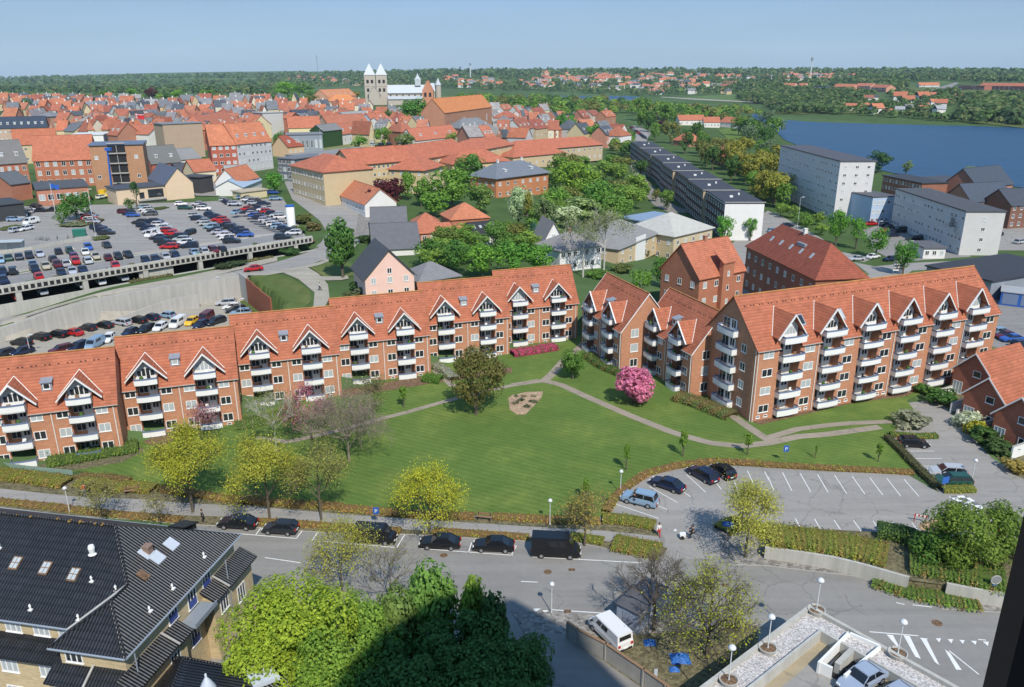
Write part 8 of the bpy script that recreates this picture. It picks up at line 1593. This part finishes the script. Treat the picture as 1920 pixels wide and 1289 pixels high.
Hd('dense green shrubs before the second brick house from the left', [(90, 872), (150, 862), (215, 850), (260, 842)], 2.6, 1.3, [GH, (.07, .14, .03), (.15, .22, .04)]); Hd('green shrub bed below the thin birch', [(440, 800), (490, 792), (540, 780)], 3.0, .8, [GH, (.18, .2, .09), (.10, .15, .04)]); Hd('pink flowering rhododendrons at the inner corner', [(960, 668), (1000, 662), (1042, 655)], 2.2, 1.3, [(.50, .08, .15), (.55, .12, .22), (.08, .14, .04)]); Hd('green shrubs along the shaded gabled houses', [(1100, 668), (1130, 690), (1168, 706)], 2.0, 1.0, [(.07, .13, .03), RH, GH]); Hd('mixed shrub bed at the foot of the second gabled house', [(1268, 748), (1310, 760), (1345, 775), (1372, 786)], 2.6, 1.2, [(.2, .17, .06), (.12, .19, .07), GH, (.24, .18, .07)]); Hd('pale blossoming shrubs beside the olive tree', [(815, 690), (835, 700), (852, 716)], 1.6, 1.2, [(.4, .42, .34), GH, RH]); Hd('green shrub by the fifth brick house', [(795, 714), (812, 716), (828, 718)], 2.0, 1.4, [(.10, .2, .03), (.12, .22, .03)])
for i, (x, y, r_, h_, lb, c) in enumerate(((1705, 800, 3.0, 2.2, 'large grey leafy shrub at the end of the paths', (.20, .20, .13)), (1728, 738, 1.2, 1.8, 'round green shrub at the foot of the long apartment house', (.07, .15, .03)), (1762, 758, 2.2, 2.8, 'green tall shrub before the first brick gabled house', (.06, .13, .03)), (1750, 745, 1.5, 1.6, 'green shrub beside the drive', GH), (1812, 800, 2.2, 2.4, 'white blossoming shrub before the middle gabled house', (.34, .38, .27)), (1826, 815, 1.6, 2.2, 'golden green conifer shrub beside the drive', (.28, .27, .03)), (1850, 832, 2.6, 2.4, 'dark green shrub group beside the drive', (.05, .10, .025)), (1872, 850, 2.2, 1.8, 'dark shrub beside the drive near the garden wall', (.06, .10, .03)), (1905, 885, 2.0, 1.6, 'golden brown shrub at the right edge', (.25, .2, .05)), (1880, 815, 1.8, 1.8, 'green shrub beside the white french doors', (.08, .14, .03)), (1862, 795, 1.0, 1.4, 'small green shrub at the garden wall', GH),
        (1000, 756, .8, .5, 'bush in the flower bed', (.05, .08, .03)), (975, 752, .8, .5, 'bush in the flower bed', (.05, .08, .03)), (988, 765, .8, .5, 'bush in the flower bed', (.05, .08, .03)), (966, 758, .7, .5, 'bush in the flower bed', (.06, .08, .03)), (982, 745, .5, .4, 'bush in the flower bed', (.12, .12, .05)), (1000, 745, .5, .4, 'bush in the flower bed', (.12, .12, .05)), (968, 745, .5, .4, 'bush in the flower bed', (.07, .1, .04)))):
    xx, yy = P(x, y); shrub(xx, yy, r_, h_, lb, c, z=.1, n=700 if r_ > 1 else 150)
for x, y, r_, h_, lb, c in ((690, 555, 2.8, 2.4, 'grey green shrubs before the pink house', (.12, .13, .08)), (673, 545, 1.8, 2.2, 'dark green shrub left of the pink house', (.05, .10, .03)), (660, 560, 2.2, 1.6, 'olive shrub at the path fork', (.10, .12, .05)), (755, 548, 1.6, 2.2, 'yellow blossoming shrub before the pink house', (.38, .34, .10)), (570, 420, 3.4, 3.2, 'olive round shrub inside the road bend', (.13, .14, .04)), (588, 432, 3.0, 2.6, 'brown green shrub inside the road bend', (.15, .13, .05)), (556, 440, 2.8, 2.6, 'green shrub inside the road bend', (.09, .14, .035)), (560, 470, 3.2, 2.0, 'green shrub at the end of the raised car park', (.08, .14, .03)), (540, 478, 3.0, 2.0, 'dark green shrub at the end of the raised car park', (.05, .11, .03)), (575, 458, 2.4, 1.6, 'rusty shrub at the road bend', (.2, .12, .05)), (445, 500, 2.6, 1.6, 'dark green shrub beside the raised car park opening', (.045, .07, .03)), (420, 505, 2.6, 1.6, 'second dark green shrub beside the raised car park opening', (.045, .07, .03)), (655, 440, 2.0, 2.4, 'green shrub at the grey sheds', (.07, .13, .03)), (683, 455, 2.4, 2.2, 'dark green shrub beside the near grey shed', (.05, .09, .025)), (1120, 520, 3.0, 1.8, 'green shrub under the birches', (.09, .17, .03)), (1165, 510, 3.0, 2.2, 'olive shrub before the cream house', (.11, .14, .04)), (1195, 480, 3, 2, 'brownish shrub beside the cream house', (.14, .13, .05)), (1405, 590, 2.5, 1.8, 'dark green clipped shrub near the brick block', (.05, .11, .025)), (1655, 560, 3, 1.6, 'yellow green shrubs behind the long apartment roof', (.2, .22, .04)), (1700, 540, 3, 1.6, 'green shrubs behind the sign board', (.09, .15, .03)), (170, 418, 3.6, 1.4, 'rusty shrub bed on the car park island', (.14, .11, .05)), (140, 425, 4, 1.2, 'pale green shrub bed on the car park island', (.16, .19, .10)), (15, 430, 4, 1.0, 'green shrub bed at the left edge of the car park', (.12, .15, .05)), (300, 392, 3, .8, 'low hedge patch before the cream hall', (.11, .14, .04)), (190, 450, 2.2, 1.2, 'small green shrub on the aisle island', (.12, .15, .05))):
    X_, Y_, Z_ = G(x, y); shrub(X_, Y_, r_, h_, lb, c, z=Z_, n=900)
for s in list(np.arange(6, 70, 5.2)):
    if rng.random() < .7: q = DKA+DKU*s+DKN*.8; shrub(q[0], q[1], random.uniform(.6, 1.2), random.uniform(.7, 1.3), 'shrub in the planter along the raised car park parapet', random.choice([(.10, .15, .04), (.15, .13, .05)]), z=8.1, n=260)
# ---- haze
hz = MB().box(-9600, -420, -12, 9600, 12700, 190).mesh('haze', []) if 0 else None
def haze():
    M = bpy.data.materials.new('haze'); M.use_nodes = True; N = M.node_tree.nodes; N.clear(); o = N.new('ShaderNodeOutputMaterial'); v = N.new('ShaderNodeVolumePrincipled')
    v.inputs['Density'].default_value = HAZE; v.inputs['Color'].default_value = (.62, .82, 1, 1); v.inputs['Anisotropy'].default_value = -.1
    M.node_tree.links.new(v.outputs[0], o.inputs['Volume']); MATS['haze'] = M
    o_ = MB().box(-9650, -420, -14, 9650, 12650, 190).build('haze', 'haze'); o_['kind'] = 'stuff'; o_['label'] = 'thin blue haze over the whole place'; o_['category'] = 'haze'
HAZE = 4.8e-5
if HAZE: haze()
fin_labels()
for o in bpy.data.objects:
    for k in ('_c', '_dim'):
        if k in o: del o[k]
